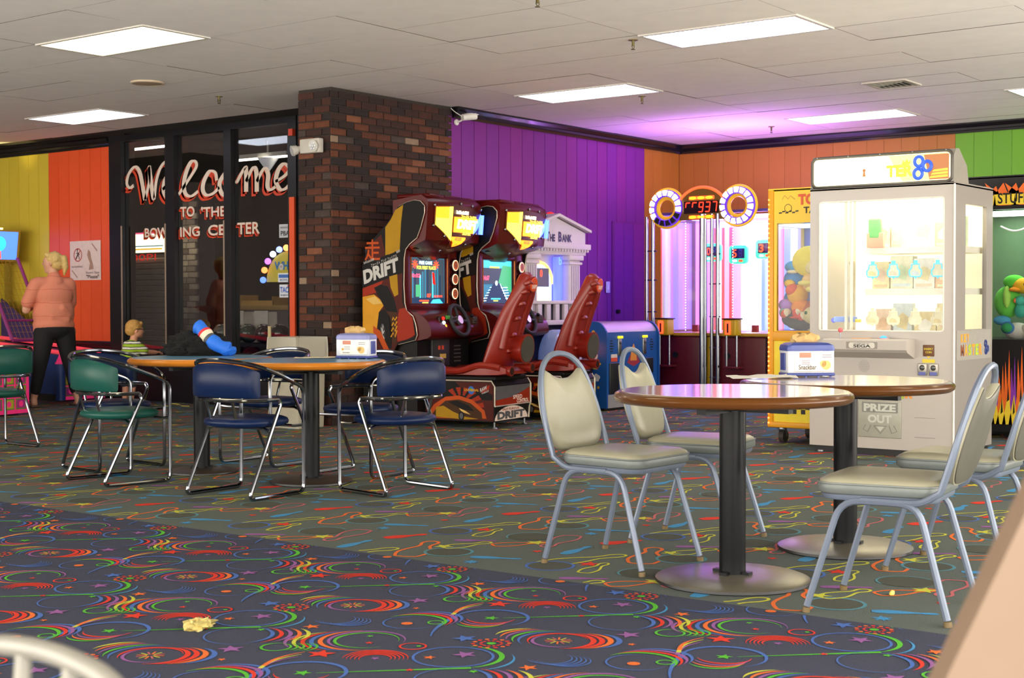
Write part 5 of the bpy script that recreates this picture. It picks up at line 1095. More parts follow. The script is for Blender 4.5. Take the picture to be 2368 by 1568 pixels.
def prize(x, y, z, w_, d_, h_, k, lab, cat='boxed prize'):
    t = thing('prize_box', lab, cat, (9.70+y, 4.557-x, z), -90+R.uniform(-8, 8), 'boxed prizes in the white machine')
    MB().rbox(-w_/2, w_/2, 0, d_, 0, h_, .004).build('carton', CARDS[k], t)
    b = MB(); b.flat([(-w_*.3, h_*.35), (w_*.2, h_*.25), (w_*.35, h_*.6), (0, h_*.75), (-w_*.3, h_*.6)], YF((0, -.001, 0)), 0); b.flat([(-w_*.4, h_*.06), (w_*.4, h_*.06), (w_*.4, h_*.16), (-w_*.4, h_*.16)], YF((0, -.001, 0)), 1); b.build('label_print', [CARDS[(k+3) % 8], CARDS[(k+6) % 8]], t)
PB = [(.39, 1.50, .12, .20, 3), (.50, 1.50, .08, .16, 0), (.70, 1.50, .18, .24, 5), (.85, 1.50, .12, .18, 2), (.95, 1.50, .08, .22, 4), (.38, 1.20, .13, .20, 0), (.54, 1.20, .17, .24, 1), (.71, 1.20, .16, .22, 5), (.88, 1.20, .17, .18, 6), (.40, .83, .12, .22, 3), (.55, .83, .14, .26, 7), (.72, .83, .16, .20, 2), (.88, .83, .15, .26, 0)]
SH = {1.50: 'top', 1.20: 'middle', .83: 'bottom'}; cnt = {}
for x, z, w_, h_, k in PB:
    cnt[z] = cnt.get(z, 0)+1
    prize(x, .40, z, w_, .10, h_, k, 'boxed prize number %s from the left on the %s shelf of the white machine' % (['one', 'two', 'three', 'four', 'five'][cnt[z]-1], SH[z]))
t = thing('green_prize', 'green and white boxed prize hanging high in the white machine', 'boxed prize', (9.70+.26, 4.557-.385, 1.56), -90)
MB().rbox(-.05, .05, 0, .05, 0, .16, .02).build('pack', mat('prize_green', '#5fc060', .5, noise=.4, nscale=20), t); MB().rbox(-.06, .07, .002, .04, -.06, .05, .006).build('card', mat('prize_coral', '#e8a080', .5), t)
# marquee
mq = MB().prism([(0, 1.93), (.0, 2.12), (.04, 2.165), (.10, 2.17), (.26, 2.06), (.30, 1.93)], .005, W-.005, 'x').build('marquee', mat('marquee_grey', '#8f897f', .35), km)
YS = [em('mq_white', '#fff6d0', 2.0), em('mq_yellow', '#f2d62a', 1.0), em('mq_cream', '#fff0b0', 1.5), em('mq_blue', '#2a50c0', .6), em('mq_brown', '#9a5f34', .6), em('mq_olive', '#d8d27a', .9), em('mq_gold', '#f0c030', .9)]
b = MB(); M = YF((0, -.003, 0)); b.flat(rrect(.03, W-.03, 1.95, 2.14, .03), M, 0)
b.flat([(.70, 1.952), (1.03, 1.952), (1.03, 2.138), (.60, 2.138)], M, 5, .0006); b.flat([(.90, 1.955), (1.04, 1.955), (1.04, 2.13), (.86, 2.13)], M, 4, .001)
for k in range(3): b.flat([(.90+.01*k, 1.965+.022*k), (1.03, 1.97+.022*k), (1.03, 1.985+.022*k), (.91+.01*k, 1.978+.022*k)], M, 6, .0016)
b.flat([(.06, 1.955), (.30, 1.955), (.22, 1.99), (.12, 2.0)], M, 2, .001)
text_thing(b, 'KEY', .20, 1.99, .075, .17, -.0052, 2, .03); text_thing(b, 'MAS', .38, 1.985, .085, .20, -.0052, 2, .03); text_thing(b, 'TER', .585, 1.985, .085, .20, -.0056, 1, .05)
b.flat(arc(.42, 2.045, .012, -60, 240, 12)+[(.407, 2.0), (.433, 2.0)], M, 4, .003)
b.flat([(.70, 2.07), (.71, 2.10), (.725, 2.085), (.735, 2.11), (.75, 2.085), (.765, 2.1), (.76, 2.07)], M, 1, .003)
b.build('marquee_sign', YS, mq)
for cx, cz in ((.825, 2.085), (.885, 2.05), (.82, 2.0)): MB().tube([(cx+.030*math.cos(a), -.008, cz+.034*math.sin(a)) for a in [2*PI*i/20 for i in range(20)]], .012, 8, closed=True).build('key_ring', YS[3], mq)
MB().tube([(x, -.004, z) for x, z in rrect(.018, W-.018, 1.938, 2.152, .035)], .010, 6, closed=True).build('marquee_rim', mat('rim_dark', '#4a4640', .35, .4), mq)
for k in range(5): MB().ball((.06+.24*k, -.012, 2.154), .006, 8, 6).build('rim_screw', STEEL, mq)
# control shelf
cs = MB().prism([(0, .70), (-.14, .745), (-.16, .765), (-.16, .83), (-.14, .84), (0, .84)], .175, .80, 'x').build('control_shelf', KMW, km)
js = MB().cyl((.28, -.09, .84), (.28, -.09, .885), .005, n=8).build('joystick', STEEL, cs); MB().ball((.28, -.09, .90), .018, 12, 8).build('joystick_ball', mat('ball_pink', '#e86a72', .3), js)
MB().ball((.60, -.08, .843), (.028, .028, .02), 14, 8).build('button_blue', em('btn_blue', '#3a9ae8', .6), cs); MB().cyl((.60, -.08, .84), (.60, -.08, .846), .04, n=16).build('button_collar', mat('collar_pink', '#e0a0a0', .4), cs)
MB().box(.38, .50, -.13, -.05, .841, .845).build('instruction_card', mat('card_orange', '#f0b890', .5), cs)
b = MB(); M = YF((0, -.161, 0)); b.flat(rrect(.355, .59, .77, .82, .006), M, 0); b.flat(rrect(.375, .57, .775, .815, .015), M, 1, .0006); text_thing(b, 'SEGA', .41, .779, .022, .13, -.1625, 2, .03); text_thing(b, 'DISTRIBUTED BY', .41, .804, .006, .12, -.1625, 2); b.build('maker_plate', [mat('plate_grey', '#8e877c', .4), mat('plate_pale', '#d6d0c6', .4), mat('ink_black', '#2e2a28', .5)], cs)
b = MB()
for rr, n in ((.008, 6), (.016, 10), (.024, 16), (.032, 20), (.040, 24)):
    for k in range(n): a = 2*PI*k/n; b.cyl((.423+rr*math.cos(a), -.001, .64+rr*math.sin(a)), (.423+rr*math.cos(a), .001, .64+rr*math.sin(a)), .0022, n=6, m=0)
b.build('speaker_holes', mat('hole_grey', '#7b766e', .7), km, kind='stuff')
MB().rbox(.86, .94, -.004, .001, .72, .80, .004).build('coin_sign', mat('sign_brown', '#6b4426', .5), km)
b = MB(); text_thing(b, 'INSERT', .868, .765, .014, .064, -.0052, 0, .02); text_thing(b, 'COIN', .878, .742, .014, .045, -.0052, 0, .02); b.flat([(.885, .722), (.915, .722), (.90, .705)], YF((0, -.003, 0)), 0); b.flat([(.855, .675), (.945, .675), (.945, .70), (.855, .70)], YF((0, -.003, 0)), 0); b.build('coin_lettering', mat('ink_yellow', '#e8cf3a', .5), km)
for x in (.825, .905):
    o = MB().rbox(x, x+.065, -.012, .001, .585, .67, .004).build('coin_slot', mat('slot_silver', '#9a958c', .3, .7), km); MB().ball((x+.032, -.012, .64), (.02, .008, .02), 12, 8).build('coin_button', mat('slot_dark', '#5b5a58', .3, .6), o); MB().box(x+.008, x+.057, -.0135, -.011, .588, .61).build('coin_label', mat('slot_blue', '#5b62b0', .4), o)
b = MB(); LC = ['#8a4a24', '#e89a24', '#a8b82a', '#e89a24', '#a8c02e', '#e8922a']
for i, c_ in enumerate('MASTER'): text_thing(b, c_, .40+.066*i, .415+.004*(i % 2), .07, .058, -.003, i, .06)
for i, c_ in enumerate('KEY'): text_thing(b, c_, .60+.04*i, .488, .03, .034, -.003, (i*2+1) % 6, .05)
b.build('logo_lettering', [mat('logo_%d' % i, c, .4) for i, c in enumerate(LC)], km)
pd = MB().rbox(.38, .705, -.006, .002, .13, .395, .006).build('prize_door', mat('door_smoke', '#a8a698', .3), km)
b = MB(); b.flat([(.41, .31), (.68, .31), (.68, .385), (.41, .385)], YF((0, -.0075, 0)), 1); text_thing(b, 'PRIZE', .425, .318, .055, .24, -.0085, 0, .05); text_thing(b, 'OUT', .455, .235, .06, .18, -.0085, 0, .05)
b.stroke([(.44, .22), (.42, .185), (.455, .17), (.48, .22)], .006, YF((0, -.008, 0)), 1); b.stroke([(.65, .22), (.675, .18), (.635, .165), (.615, .22)], .006, YF((0, -.008, 0)), 1); b.flat([(.52, .21), (.58, .21), (.55, .175)], YF((0, -.008, 0)), 0); b.stroke([(.50, .215), (.60, .215), (.55, .16), (.50, .215)], .006, YF((0, -.0078, 0)), 1)
b.build('door_print', [mat('print_pale', '#c9c8bd', .4), mat('print_dark', '#83827a', .4)], pd)
MB().box(.80, .95, -.002, .001, .145, .149).box(.80, .95, -.002, .001, .285, .288).build('service_hatch', KMG, km)
sg = MB().box(W, W+.003, .05, .76, .69, .90).build('side_sign', mat('side_sign_grey', '#9b968e', .35), km); b = MB(); M = fmat((W+.0045, 0, 0), (0, 1, 0), (0, 0, 1))
for i, c_ in enumerate('MASTER'): b.text(c_, fmat((W+.0045, .13+.075*i, .72), (0, 1, 0), (0, 0, 1)), .08, i, .05, w=.065)
for i, c_ in enumerate('KEY'): b.text(c_, fmat((W+.0045, .13+.06*i, .815), (0, 1, 0), (0, 0, 1)), .06, 1, .05, w=.05)
b.build('side_lettering', [MATS['logo_%d' % i] for i in range(6)], sg)
for a, c in ((.64, .80), (.68, .76), (.65, .745)): MB().tube([(W+.006, a+.02*math.cos(q_), c+.022*math.sin(q_)) for q_ in [2*PI*i/16 for i in range(16)]], .006, 6, closed=True).build('key_ring', mat('ring_navy', '#2c3a7c', .4), sg)
for x, y in ((.06, .06), (W-.06, .06), (.06, D-.06), (W-.06, D-.06)): MB().cyl((x, y, 0), (x, y, .012), .03, n=12).cyl((x, y, .012), (x, y, .06), .01, n=8).build('leveling_foot', STEEL, km)

# ================================================================ YELLOW TOY CRANE
TXY = mat('taxi_yellow', '#f8c812', .35, noise=.04); TXO = mat('taxi_amber', '#eba312', .35, noise=.04); INK = mat('ink_black2', '#16140e', .5)
tx = thing('toy_crane', 'yellow toy crane machine with checker stripe and plush toys, on casters', 'arcade machine', (10.1, 5.10, 0), -90); W, D = .505, .62
b = MB(); box_frame(b, .045, W, .13, 1.975, 0, .03, .075, W-.03, .88, 1.715); b.build('front_panel', TXY, tx)
MB().rbox(0, .05, -.01, .04, .13, 1.975, .01).build('corner_post', TXO, tx); MB().box(0, .02, .04, D, .13, .88).box(0, .02, .04, .06, .88, 1.75).box(0, .02, D-.04, D, .88, 1.75).box(0, .02, .04, D, 1.70, 1.975).build('side_panel', TXY, tx)
MB().box(W-.02, W, .03, D, .13, 1.975).build('side_panel', TXY, tx); MB().box(.02, W-.02, D-.02, D, .13, 1.975).build('back_panel', mat('taxi_inner', '#5a66b8', .5), tx); MB().box(0, W, 0, D, 1.965, 1.985).build('roof', TXY, tx); MB().box(.02, W-.02, .03, D-.02, .84, .88).build('toy_floor', BLK, tx)
MB().box(.07, W-.025, .01, .016, .875, 1.72).build('window_glass', GLASS, tx); MB().box(.02, .026, .06, D-.04, .88, 1.72).build('side_glass', GLASS, tx)
MB().box(.04, W-.04, .1, D-.1, 1.70, 1.712).build('light_panel', em('taxi_light', '#b8d8ff', 1.3), tx); MB().box(W-.09, W-.075, D-.06, D-.045, .9, 1.7).build('led_strip', em('taxi_led', '#e8fbff', 2.5), tx); MB().box(.10, .115, D-.04, D-.03, 1.2, 1.7).build('led_strip', em('taxi_led2', '#9ad0ff', 2.5), tx)
b = MB()
for k in range(48): b.ball((.012, -.012, .16+.037*k), .008, 8, 6, 0)
b.build('bulb_string', em('bulb_amber', '#ff7a3c', 2.2), tx, kind='stuff')
b = MB(); M = YF((0, -.002, 0))
b.text('TOY', YF((.255, -.003, 1.85)), .085, 0, .05, w=.21); b.text('TAXI', YF((.30, -.003, 1.785)), .05, 1, .02, w=.17); b.stroke(arc(.17, 1.83, .03, 0, 360, 12), .004, M, 1)
for i in range(6): b.flat([(.09+.028*i, 1.79+.01*(i % 2)), (.115+.028*i, 1.79+.01*(i % 2)), (.12+.028*i, 1.80+.01*(i % 2)), (.095+.028*i, 1.80+.01*(i % 2))], M, 1)
b.stroke([(.12, 1.90), (.14, 1.93), (.17, 1.90), (.19, 1.925), (.23, 1.895)], .005, M, 2)
b.build('marquee_print', [mat('ink_redorange', '#e2582a', .5), INK, mat('ink_tan', '#c98a3a', .5)], tx)
MB().box(.06, W-.005, -.004, .001, .15, .80).build('lower_panel', mat('taxi_lemon', '#f8d81e', .35), tx); MB().rbox(.045, W, -.012, .004, .80, .875, .006).build('sill', TXO, tx); MB().rbox(.0, W, -.012, .02, .125, .17, .008).build('base_rail', TXO, tx)
b = MB()
for i in range(12):
    for j in range(2):
        if (i+j) % 2 == 0: b.flat([(.062+.037*i, .236+.036*j), (.099+.037*i, .236+.036*j), (.099+.037*i, .272+.036*j), (.062+.037*i, .272+.036*j)], YF((0, -.0055, 0)), 0)
b.build('checker_stripe', INK, tx)
for x, y in ((.09, .07), (W-.09, .07), (.09, D-.07), (W-.09, D-.07)):
    c = MB().tube([(x-.028, y, .13), (x-.028, y+.02, .05)], .008, 6).tube([(x+.028, y, .13), (x+.028, y+.02, .05)], .008, 6).cyl((x, y, .11), (x, y, .13), .035, n=12).build('caster_fork', STEEL, tx); MB().cyl((x-.02, y+.02, .05), (x+.02, y+.02, .05), .05, n=20).build('wheel', mat('wheel_dark', '#3a3430', .6), c)
def plush(lab, lx, ly, z, prims, base=(10.1, 5.10)):
    t = thing('plush_toy', lab, 'plush toy', (base[0]+ly, base[1]-lx, z), -90, 'plush toys in the cranes')
    for nm, kind, c, r, col in prims:
        m = mat('plush_'+col.strip('#'), col, .9, noise=.12, bump=.4, bscale=150)
        b = MB(); b.ball(c, r, 18, 12); b.build(nm, m, t)
plush('large yellow round-headed plush in the yellow crane', .285, .13, 1.20, [('head', 'e', (.0, 0, .22), (.135, .10, .12), '#f6e04a'), ('face', 'e', (.06, -.07, .17), (.06, .04, .055), '#f0dc9a'), ('body', 'e', (.03, 0, .06), (.085, .08, .08), '#f2c98a'), ('arm', 'e', (.0, -.07, .05), (.06, .03, .022), '#f4e27a'), ('arm', 'e', (.06, -.08, .0), (.05, .03, .025), '#f4e27a'), ('eye', 'e', (.085, -.105, .195), (.012, .008, .016), '#3a6a3a')])
plush('orange and yellow plush fish in the yellow crane', .20, .11, 1.08, [('body', 'e', (0, 0, .08), (.085, .07, .08), '#f2b01e'), ('belly', 'e', (.03, -.01, -.02), (.075, .06, .07), '#f08a1e'), ('hood', 'e', (-.03, -.02, .115), (.06, .06, .05), '#e8502a')])
plush('blue plush with yellow beak at the left of the crane', .125, .20, .94, [('body', 'e', (0, 0, .14), (.09, .08, .14), '#1f78d0'), ('head', 'e', (.0, 0, .33), (.085, .08, .09), '#2a8ae0'), ('beak', 'e', (.0, -.08, .31), (.045, .03, .03), '#f2c21e'), ('cap', 'e', (.01, -.01, .44), (.08, .07, .05), '#38a0e0'), ('visor', 'e', (.02, -.07, .40), (.05, .03, .015), '#efe6c8')])
plush('small purple and teal plush at the left of the crane', .105, .10, 1.08, [('body', 'e', (0, 0, .0), (.06, .05, .05), '#b07ad8'), ('head', 'e', (.0, -.01, -.06), (.05, .045, .045), '#7ac0b8')])
plush('brown monkey plush with pale face in the yellow crane', .315, .12, .93, [('head', 'e', (0, 0, .09), (.095, .08, .095), '#b5542a'), ('face', 'e', (.02, -.05, .07), (.07, .05, .07), '#d8c890'), ('ear', 'e', (-.085, -.01, .12), (.03, .02, .03), '#e0b088'), ('ear', 'e', (.085, -.01, .12), (.03, .02, .03), '#e0b088'), ('eye', 'e', (-.005, -.098, .09), (.012, .008, .014), '#3a6a50'), ('eye', 'e', (.045, -.098, .09), (.012, .008, .014), '#3a6a50'), ('body', 'e', (.02, .02, -.03), (.07, .06, .05), '#d8b878')])
plush('black and red plush shoe at the bottom of the crane', .19, .11, .882, [('toe', 'e', (.05, 0, .05), (.13, .08, .05), '#17161a'), ('heel', 'e', (-.05, 0, .09), (.07, .07, .06), '#1c1a1e'), ('stripe', 'e', (.03, -.03, .10), (.09, .05, .012), '#d8362a')])
for i, (x, z, lab) in enumerate(((.215, 1.02, 'red ball with white band, left of two in the crane'), (.255, .99, 'red ball with white band, right of two in the crane'), (.115, 1.01, 'small red and white ball at the crane window edge'))):
    plush(lab, x, .075, z, [('ball', 'e', (0, 0, 0), (.042, .042, .042), '#d83a24'), ('band', 'e', (.012, 0, .006), (.034, .0425, .04), '#e8d8b8')])

# ================================================================ TWIN LIT TOWER MACHINE
tw = thing('coin_tower_machine', 'twin glowing coin machine with two ring lights and red score display', 'arcade machine', (13.5, 8.12, 0), -90)
MARP = mat('tower_maroon', '#5c1220', .35, noise=.1); TYL = mat('tower_yellow', '#c9a012', .4)
D = .80
MB().box(0, 1.32, .02, D, .0, .05).build('plinth', BLK, tw); MB().box(-.02, 1.34, .01, D, .05, .74).build('base_box', MARP, tw); MB().rbox(-.04, 1.36, -.03, D, .74, .775, .008).build('counter_ledge', mat('ledge_gold', '#b8902a', .3), tw)
for x0, x1 in ((.02, .49), (.66, 1.28)): MB().rbox(x0, x1, -.005, .012, .06, .73, .01).build('base_panel', MARP, tw); MB().cyl((x0+.17, -.012, .53), (x0+.17, -.004, .53), .035, n=16).build('lock', BLK, tw)
MB().rbox(.52, .62, -.008, .012, .06, .73, .006).build('yellow_strip', TYL, tw); MB().box(.495, .503, -.012, .0, .06, .73).box(1.285, 1.293, -.012, 0, .06, .73).build('chrome_strip', CHROME, tw)
MB().box(0, 1.32, D-.03, D-.01, .775, 2.08).build('back_panel', em('tw_back', '#b8a8f0', .45), tw)
tr = [('pink', '#ff8aa8', .62), ('white', '#ffffff', .9), ('rose', '#ffa8c8', .6), ('red', '#ff4a3c', .6), ('blue', '#7a98ff', .7), ('ice', '#cfeaff', .85), ('lilac', '#b080e8', .55)]
TM = {k: em('tw_'+k, c, s) for k, c, s in tr}
bars = [(.04, .10, 'pink'), (.12, .17, 'rose'), (.19, .23, 'lilac'), (.27, .28, 'red'), (.31, .39, 'white'), (.395, .405, 'red'), (.41, .47, 'rose'), (.48, .50, 'red'), (.64, .70, 'ice'), (.71, .80, 'white'), (.82, .88, 'ice'), (.89, .93, 'blue'), (.95, 1.02, 'white'), (1.03, 1.04, 'red'), (1.05, 1.12, 'rose'), (1.13, 1.14, 'red'), (1.15, 1.22, 'blue'), (1.24, 1.30, 'ice')]
for i, (x0, x1, k) in enumerate(bars): MB().box(x0, x1, D-.10-.02*(i % 3), D-.05-.02*(i % 3), .79, 2.0-.06*(i % 2)).build('light_column', TM[k], tw)
for x in (.255, .835, 1.10):
    b = MB()
    for k in range(40): b.ball((x, .10, .80+.03*k), .007, 6, 5, 0)
    b.build('led_string', TM['white'], tw, kind='stuff')
MB().box(.02, .53, .0, .008, .775, 2.06).build('window_glass', GLASS, tw); MB().box(.60, 1.31, .0, .008, .775, 2.06).build('window_glass', GLASS, tw); MB().box(-.002, .004, .0, D, .775, 2.06).build('side_glass', GLASS, tw)
MB().box(0, 1.32, -.01, .02, 2.055, 2.085).box(0, .02, 0, D, 2.055, 2.085).box(1.30, 1.32, 0, D, 2.055, 2.085).build('top_frame', mat('frame_violet', '#4a3a9a', .3), tw)
MB().box(.05, 1.27, .15, D-.15, 2.03, 2.04).build('top_light', em('tw_top', '#d088ff', 11), tw)
for x, r_ in ((-.18, .018), (-.10, .02), (.545, .03), (.585, .018), (.665, .02), (.735, .022)):
    MB().cyl((x, -.05 if x > 0 else .0, .0), (x, -.05 if x > 0 else .0, 2.05), r_, n=14).build('chrome_post', CHROME, tw)
for z in (.30, .62, .95, 1.3, 1.62): MB().tube([(.64, -.055, z), (.77, -.055, z)], .008, 6).build('rung', mat('rung_violet', '#5a4a6a', .3, .6), tw); MB().tube([(-.20, -.005, z+.05), (-.05, -.005, z+.05)], .008, 6).build('rung', mat('rung_violet', '#5a4a6a'), tw)
for x in (.12, .94):
    cb = MB().rbox(x-.075, x+.075, -.18, -.04, .75, .92, .01).build('coin_box', TYL, tw); MB().rbox(x-.045, x+.02, -.188, -.178, .765, .905, .006).build('coin_window', EM['red'], cb); MB().box(x-.02, x+.0, -.192, -.186, .78, .88).build('coin_mech', BLK, cb); MB().rbox(x-.085, x+.085, -.19, -.03, .92, .935, .005).build('coin_box_lid', MAROON, cb)
    for dx in (-.06, .06): MB().cyl((x+dx, -.12, .42), (x+dx, -.12, .75), .011, n=10).build('box_leg', CHROME, cb)
    MB().rbox(x-.085, x+.085, -.15, .0, .40, .425, .006).build('box_shelf', MARP, cb)
def score(x, z, dig, col):
    s = MB().prism(rrect(x, x+.22, z, z+.20, .04), .30, .34, 'y').build('score_box', em('score_green', '#3fc8a0', .8), tw); MB().box(x+.035, x+.19, .292, .302, z+.06, z+.165).build('score_screen', mat('score_navy', '#1a1a5a', .3), s)
    b = MB(); b.text(dig, YF((x+.05, .290, z+.07)), .085, 0, .01, w=.05); b.text('8', YF((x+.12, .290, z+.07)), .085, 1, .0, w=.045); b.flat(rrect(x+.05, x+.10, z+.02, z+.045, .01), YF((0, .298, 0)), 2); b.flat(rrect(x+.12, x+.17, z+.02, z+.045, .01), YF((0, .298, 0)), 0); b.build('score_digits', [EM['red'], mat('seg_off', '#3a3a8a', .4), EM['ice']], s)
score(.36, 1.55, '0', 0); score(1.0, 1.57, '3', 0); score(.68, 1.52, '5', 0)
for x in (.40, 1.12): MB().rbox(x-.035, x+.035, .05, .09, .785, .86, .005).build('ticket_box', mat('ticket_red', '#b03a4a', .4), tw)
MB().box(-.02, -.012, .12, D-.1, .80, 2.0).build('side_light', em('tw_side', '#5a5aff', 1.8), tw)
# ring lights and display
SEG = em('ring_white', '#f4f0ff', 1.3); SEGV = mat('ring_violet', '#5a2ab8', .4, emit=.5, ecol='#5a2ad8'); RIM = mat('ring_yellow', '#f0b81a', .35, emit=.15, ecol='#f0b81a')
for cx, cz, lit in ((.11, 2.13, 10), (.98, 2.125, 15)):
    rg = MB().tube([(cx+.165*math.cos(a), -.06, cz+.165*math.sin(a)) for a in [2*PI*i/36 for i in range(36)]], .05, 10, closed=True, flat=.6).build('ring_light', SEGV, tw)
    MB().tube([(cx+.213*math.cos(a), -.045, cz+.213*math.sin(a)) for a in [2*PI*i/36 for i in range(36)]], .014, 8, closed=True).build('outer_rim', RIM, rg); MB().tube([(cx+.112*math.cos(a), -.05, cz+.112*math.sin(a)) for a in [2*PI*i/36 for i in range(36)]], .022, 8, closed=True).build('inner_rim', RIM, rg)
    for k in range(15):
        a = 2*PI*k/15+PI/2; o = []
        if lit == 15 or not (PI*.67 < (a-PI/2) < PI*1.42): m = SEG
        else: m = BLK
        h = .165; o = [(cx+rr*math.cos(a+da), cz+rr*math.sin(a+da)) for rr, da in ((.138, -.155), (.194, -.15), (.196, 0), (.194, .15), (.138, .155))]
        MB().prism(o, -.105, -.085, 'y').build('segment', m, rg)
AMB = em('disp_amber', '#ffb81e', 1.4); DRED = em('disp_red', '#ff2a14', 2.6)
dp = MB().prism([(.27, 1.99)]+[(.28, 2.12)]+arc(.545, 2.0, .345, 140, 40, 12)+[(.81, 2.12), (.82, 1.99)], -.06, -.02, 'y').build('display_board', mat('board_gold', '#7a5a1e', .35, .3), tw)
MB().tube([(a, -.06, c) for a, c in arc(.545, 2.0, .34, 140, 40, 14)], .016, 8).build('arch_trim', em('arch_orange', '#ff5a2a', .9), dp)
MB().box(.335, .755, -.075, -.058, 2.06, 2.19).build('display_screen', mat('disp_black', '#1c0508', .2), dp)
b = MB()
SEGS = {'9': 'abcdfg', '3': 'abcdg', '7': 'abc', 'r': 'af'}
for i, c_ in enumerate('rr937'):
    x, z, w_, h_ = .352+.082*i, 2.075, .048, .10; top = z+h_; mid = z+h_/2; sh = lambda q: q
    L_ = {'a': ((x, top), (x+w_, top)), 'b': ((x+w_, top), (x+w_, mid)), 'c': ((x+w_, mid), (x+w_, z)), 'd': ((x, z), (x+w_, z)), 'e': ((x, mid), (x, z)), 'f': ((x, top), (x, mid)), 'g': ((x, mid), (x+w_, mid))}
    for s_ in SEGS[c_]: (a0, c0), (a1, c1) = L_[s_]; b.stroke([(a0+(c0-z)*.12, c0), (a1+(c1-z)*.12, c1)], .011, YF((0, -.077, 0)), 0)
b.build('display_digits', DRED, dp)
for z in (2.02, 2.225):
    o = MB().rbox(.39, .70, -.07, -.055, z-.02, z+.02, .008).build('lamp_bar', em('lamp_bar_red', '#ff5a1e', 1.0), dp)
    for k in range(3): MB().ball((.44+.1*k, -.07, z), (.045, .012, .016), 14, 8).build('lamp', AMB, o)

# ================================================================ BLUE COIN MACHINE
BB = mat('machine_blue', '#134f96', .4, noise=.1); PLATE = mat('diamond_plate', '#b8b4b4', .3, .7, noise=.25, nscale=120, bump=.6, bscale=160)
bl = thing('blue_coin_machine', 'low blue coin machine with silver roll top and cloud side', 'arcade machine', (12.05, 7.90, 0), 0); W, D = 1.03, .40
MB().box(.02, W-.02, .0, D, .03, .80).build('cabinet', BB, bl); MB().box(.03, W-.03, .03, D, 0, .03).build('plinth', BLK, bl)
sp_ = [(0, .03), (D, .03), (D, .76)]+arc(D-.15, .76, .15, 0, 90, 6)+arc(.15, .76, .15, 90, 180, 8)
for x0, x1 in ((-.002, .022), (W-.022, W+.002)):
    o = MB().prism([(a-.02 if a < .2 else a, c) for a, c in sp_], x0, x1, 'x').build('side_panel', BB, bl); MB().tube([((x0+x1)/2, a-.02 if a < .2 else a, c) for a, c in sp_[2:]], .008, 6).build('edge_trim', BLK, o)
    if x0 < 0:
        b = MB(); M = fmat((-.0045, 0, 0), (0, -1, 0), (0, 0, 1))
        for v, z, r_ in ((.30, .70, .05), (.17, .55, .07), (.25, .30, .045), (.10, .34, .035)):
            for dx, dz, k in ((0, 0, 1), (.6, .2, .6), (-.6, .15, .6), (.2, .6, .6), (-.2, -.5, .6), (.35, -.4, .55)): b.flat(arc(-(v+dx*r_), z+dz*r_, r_*k, 0, 345, 14), M, 0, .0004*(1+k)+.0002*dx)
        for pts in ([(.38, .83), (.24, .80), (.33, .77)], [(.38, .64), (.14, .68), (.36, .70)], [(.38, .46), (.08, .42), (.30, .50)]): b.flat([(-a, c) for a, c in pts], M, 1)
        for v, z, r_ in ((.14, .80, .022), (.17, .74, .012), (.16, .22, .02), (.08, .24, .015), (.06, .48, .012)): b.flat(arc(-v, z, r_, 0, 340, 12), M, 1, .001)
        b.build('side_print', [mat('cloud_white', '#c8ccd0', .4), mat('bolt_yellow', '#d8a81e', .4)], o)
b = MB(); b.prism(arc(.15, .76, .146, 180, 90, 8)+[(D, .906), (D, .76)], .02, W-.02, 'x', smooth=True).build('roll_top', PLATE, bl, sharp=40)
for x in (.02, .53): MB().box(x, x+.475, -.012, .0, .03, .165).build('kick_plate', PLATE, bl)
for x in (.23, .71): o = MB().rbox(x, x+.065, -.012, .002, .56, .73, .004).build('coin_mech', STEEL, bl); MB().ball((x+.032, -.012, .69), .016, 10, 6).build('coin_knob', mat('slot_dark', '#5b5a58'), o); MB().rbox(x-.005, x+.08, -.02, -.002, .735, .76, .004).build('coin_lamp', em('coin_lamp', '#e8d820', .7), o)
for x in (.08, .86):
    for k in range(5): MB().rbox(x+.008*abs(k-2), x+.075-.008*abs(k-2), -.003, .002, .60+.027*k, .612+.027*k, .002).build('vent_slot', BLK, bl)
MB().rbox(.07, .245, -.012, .002, .17, .49, .01).build('cash_door', BLK, bl); b = MB(); b.box(.105, .22, -.004, 0, .50, .54, 0); b.box(.105, .22, -.004, 0, .54, .575, 1); b.build('price_label', [mat('lab_red', '#d84a2e', .5), mat('lab_pale', '#d8c8b8', .5)], bl)
MB().rbox(.78, .92, -.010, .002, .36, .52, .006).build('bill_slot', BLK, bl); MB().box(.325, .328, -.002, .0, .17, .5).build('door_seam', BLK, bl)
b = MB(); b.flat([(.47, .50), (.60, .50), (.585, .58), (.56, .64), (.535, .68), (.51, .64), (.485, .58)], YF((0, -.002, 0)), 0); b.flat([(.41, .48), (.47, .56), (.60, .56), (.66, .48), (.54, .44)], YF((0, -.0014, 0)), 1); b.build('front_print', [mat('print_orange', '#d88a3a', .5), mat('print_crimson', '#9a2a3a', .5)], bl)

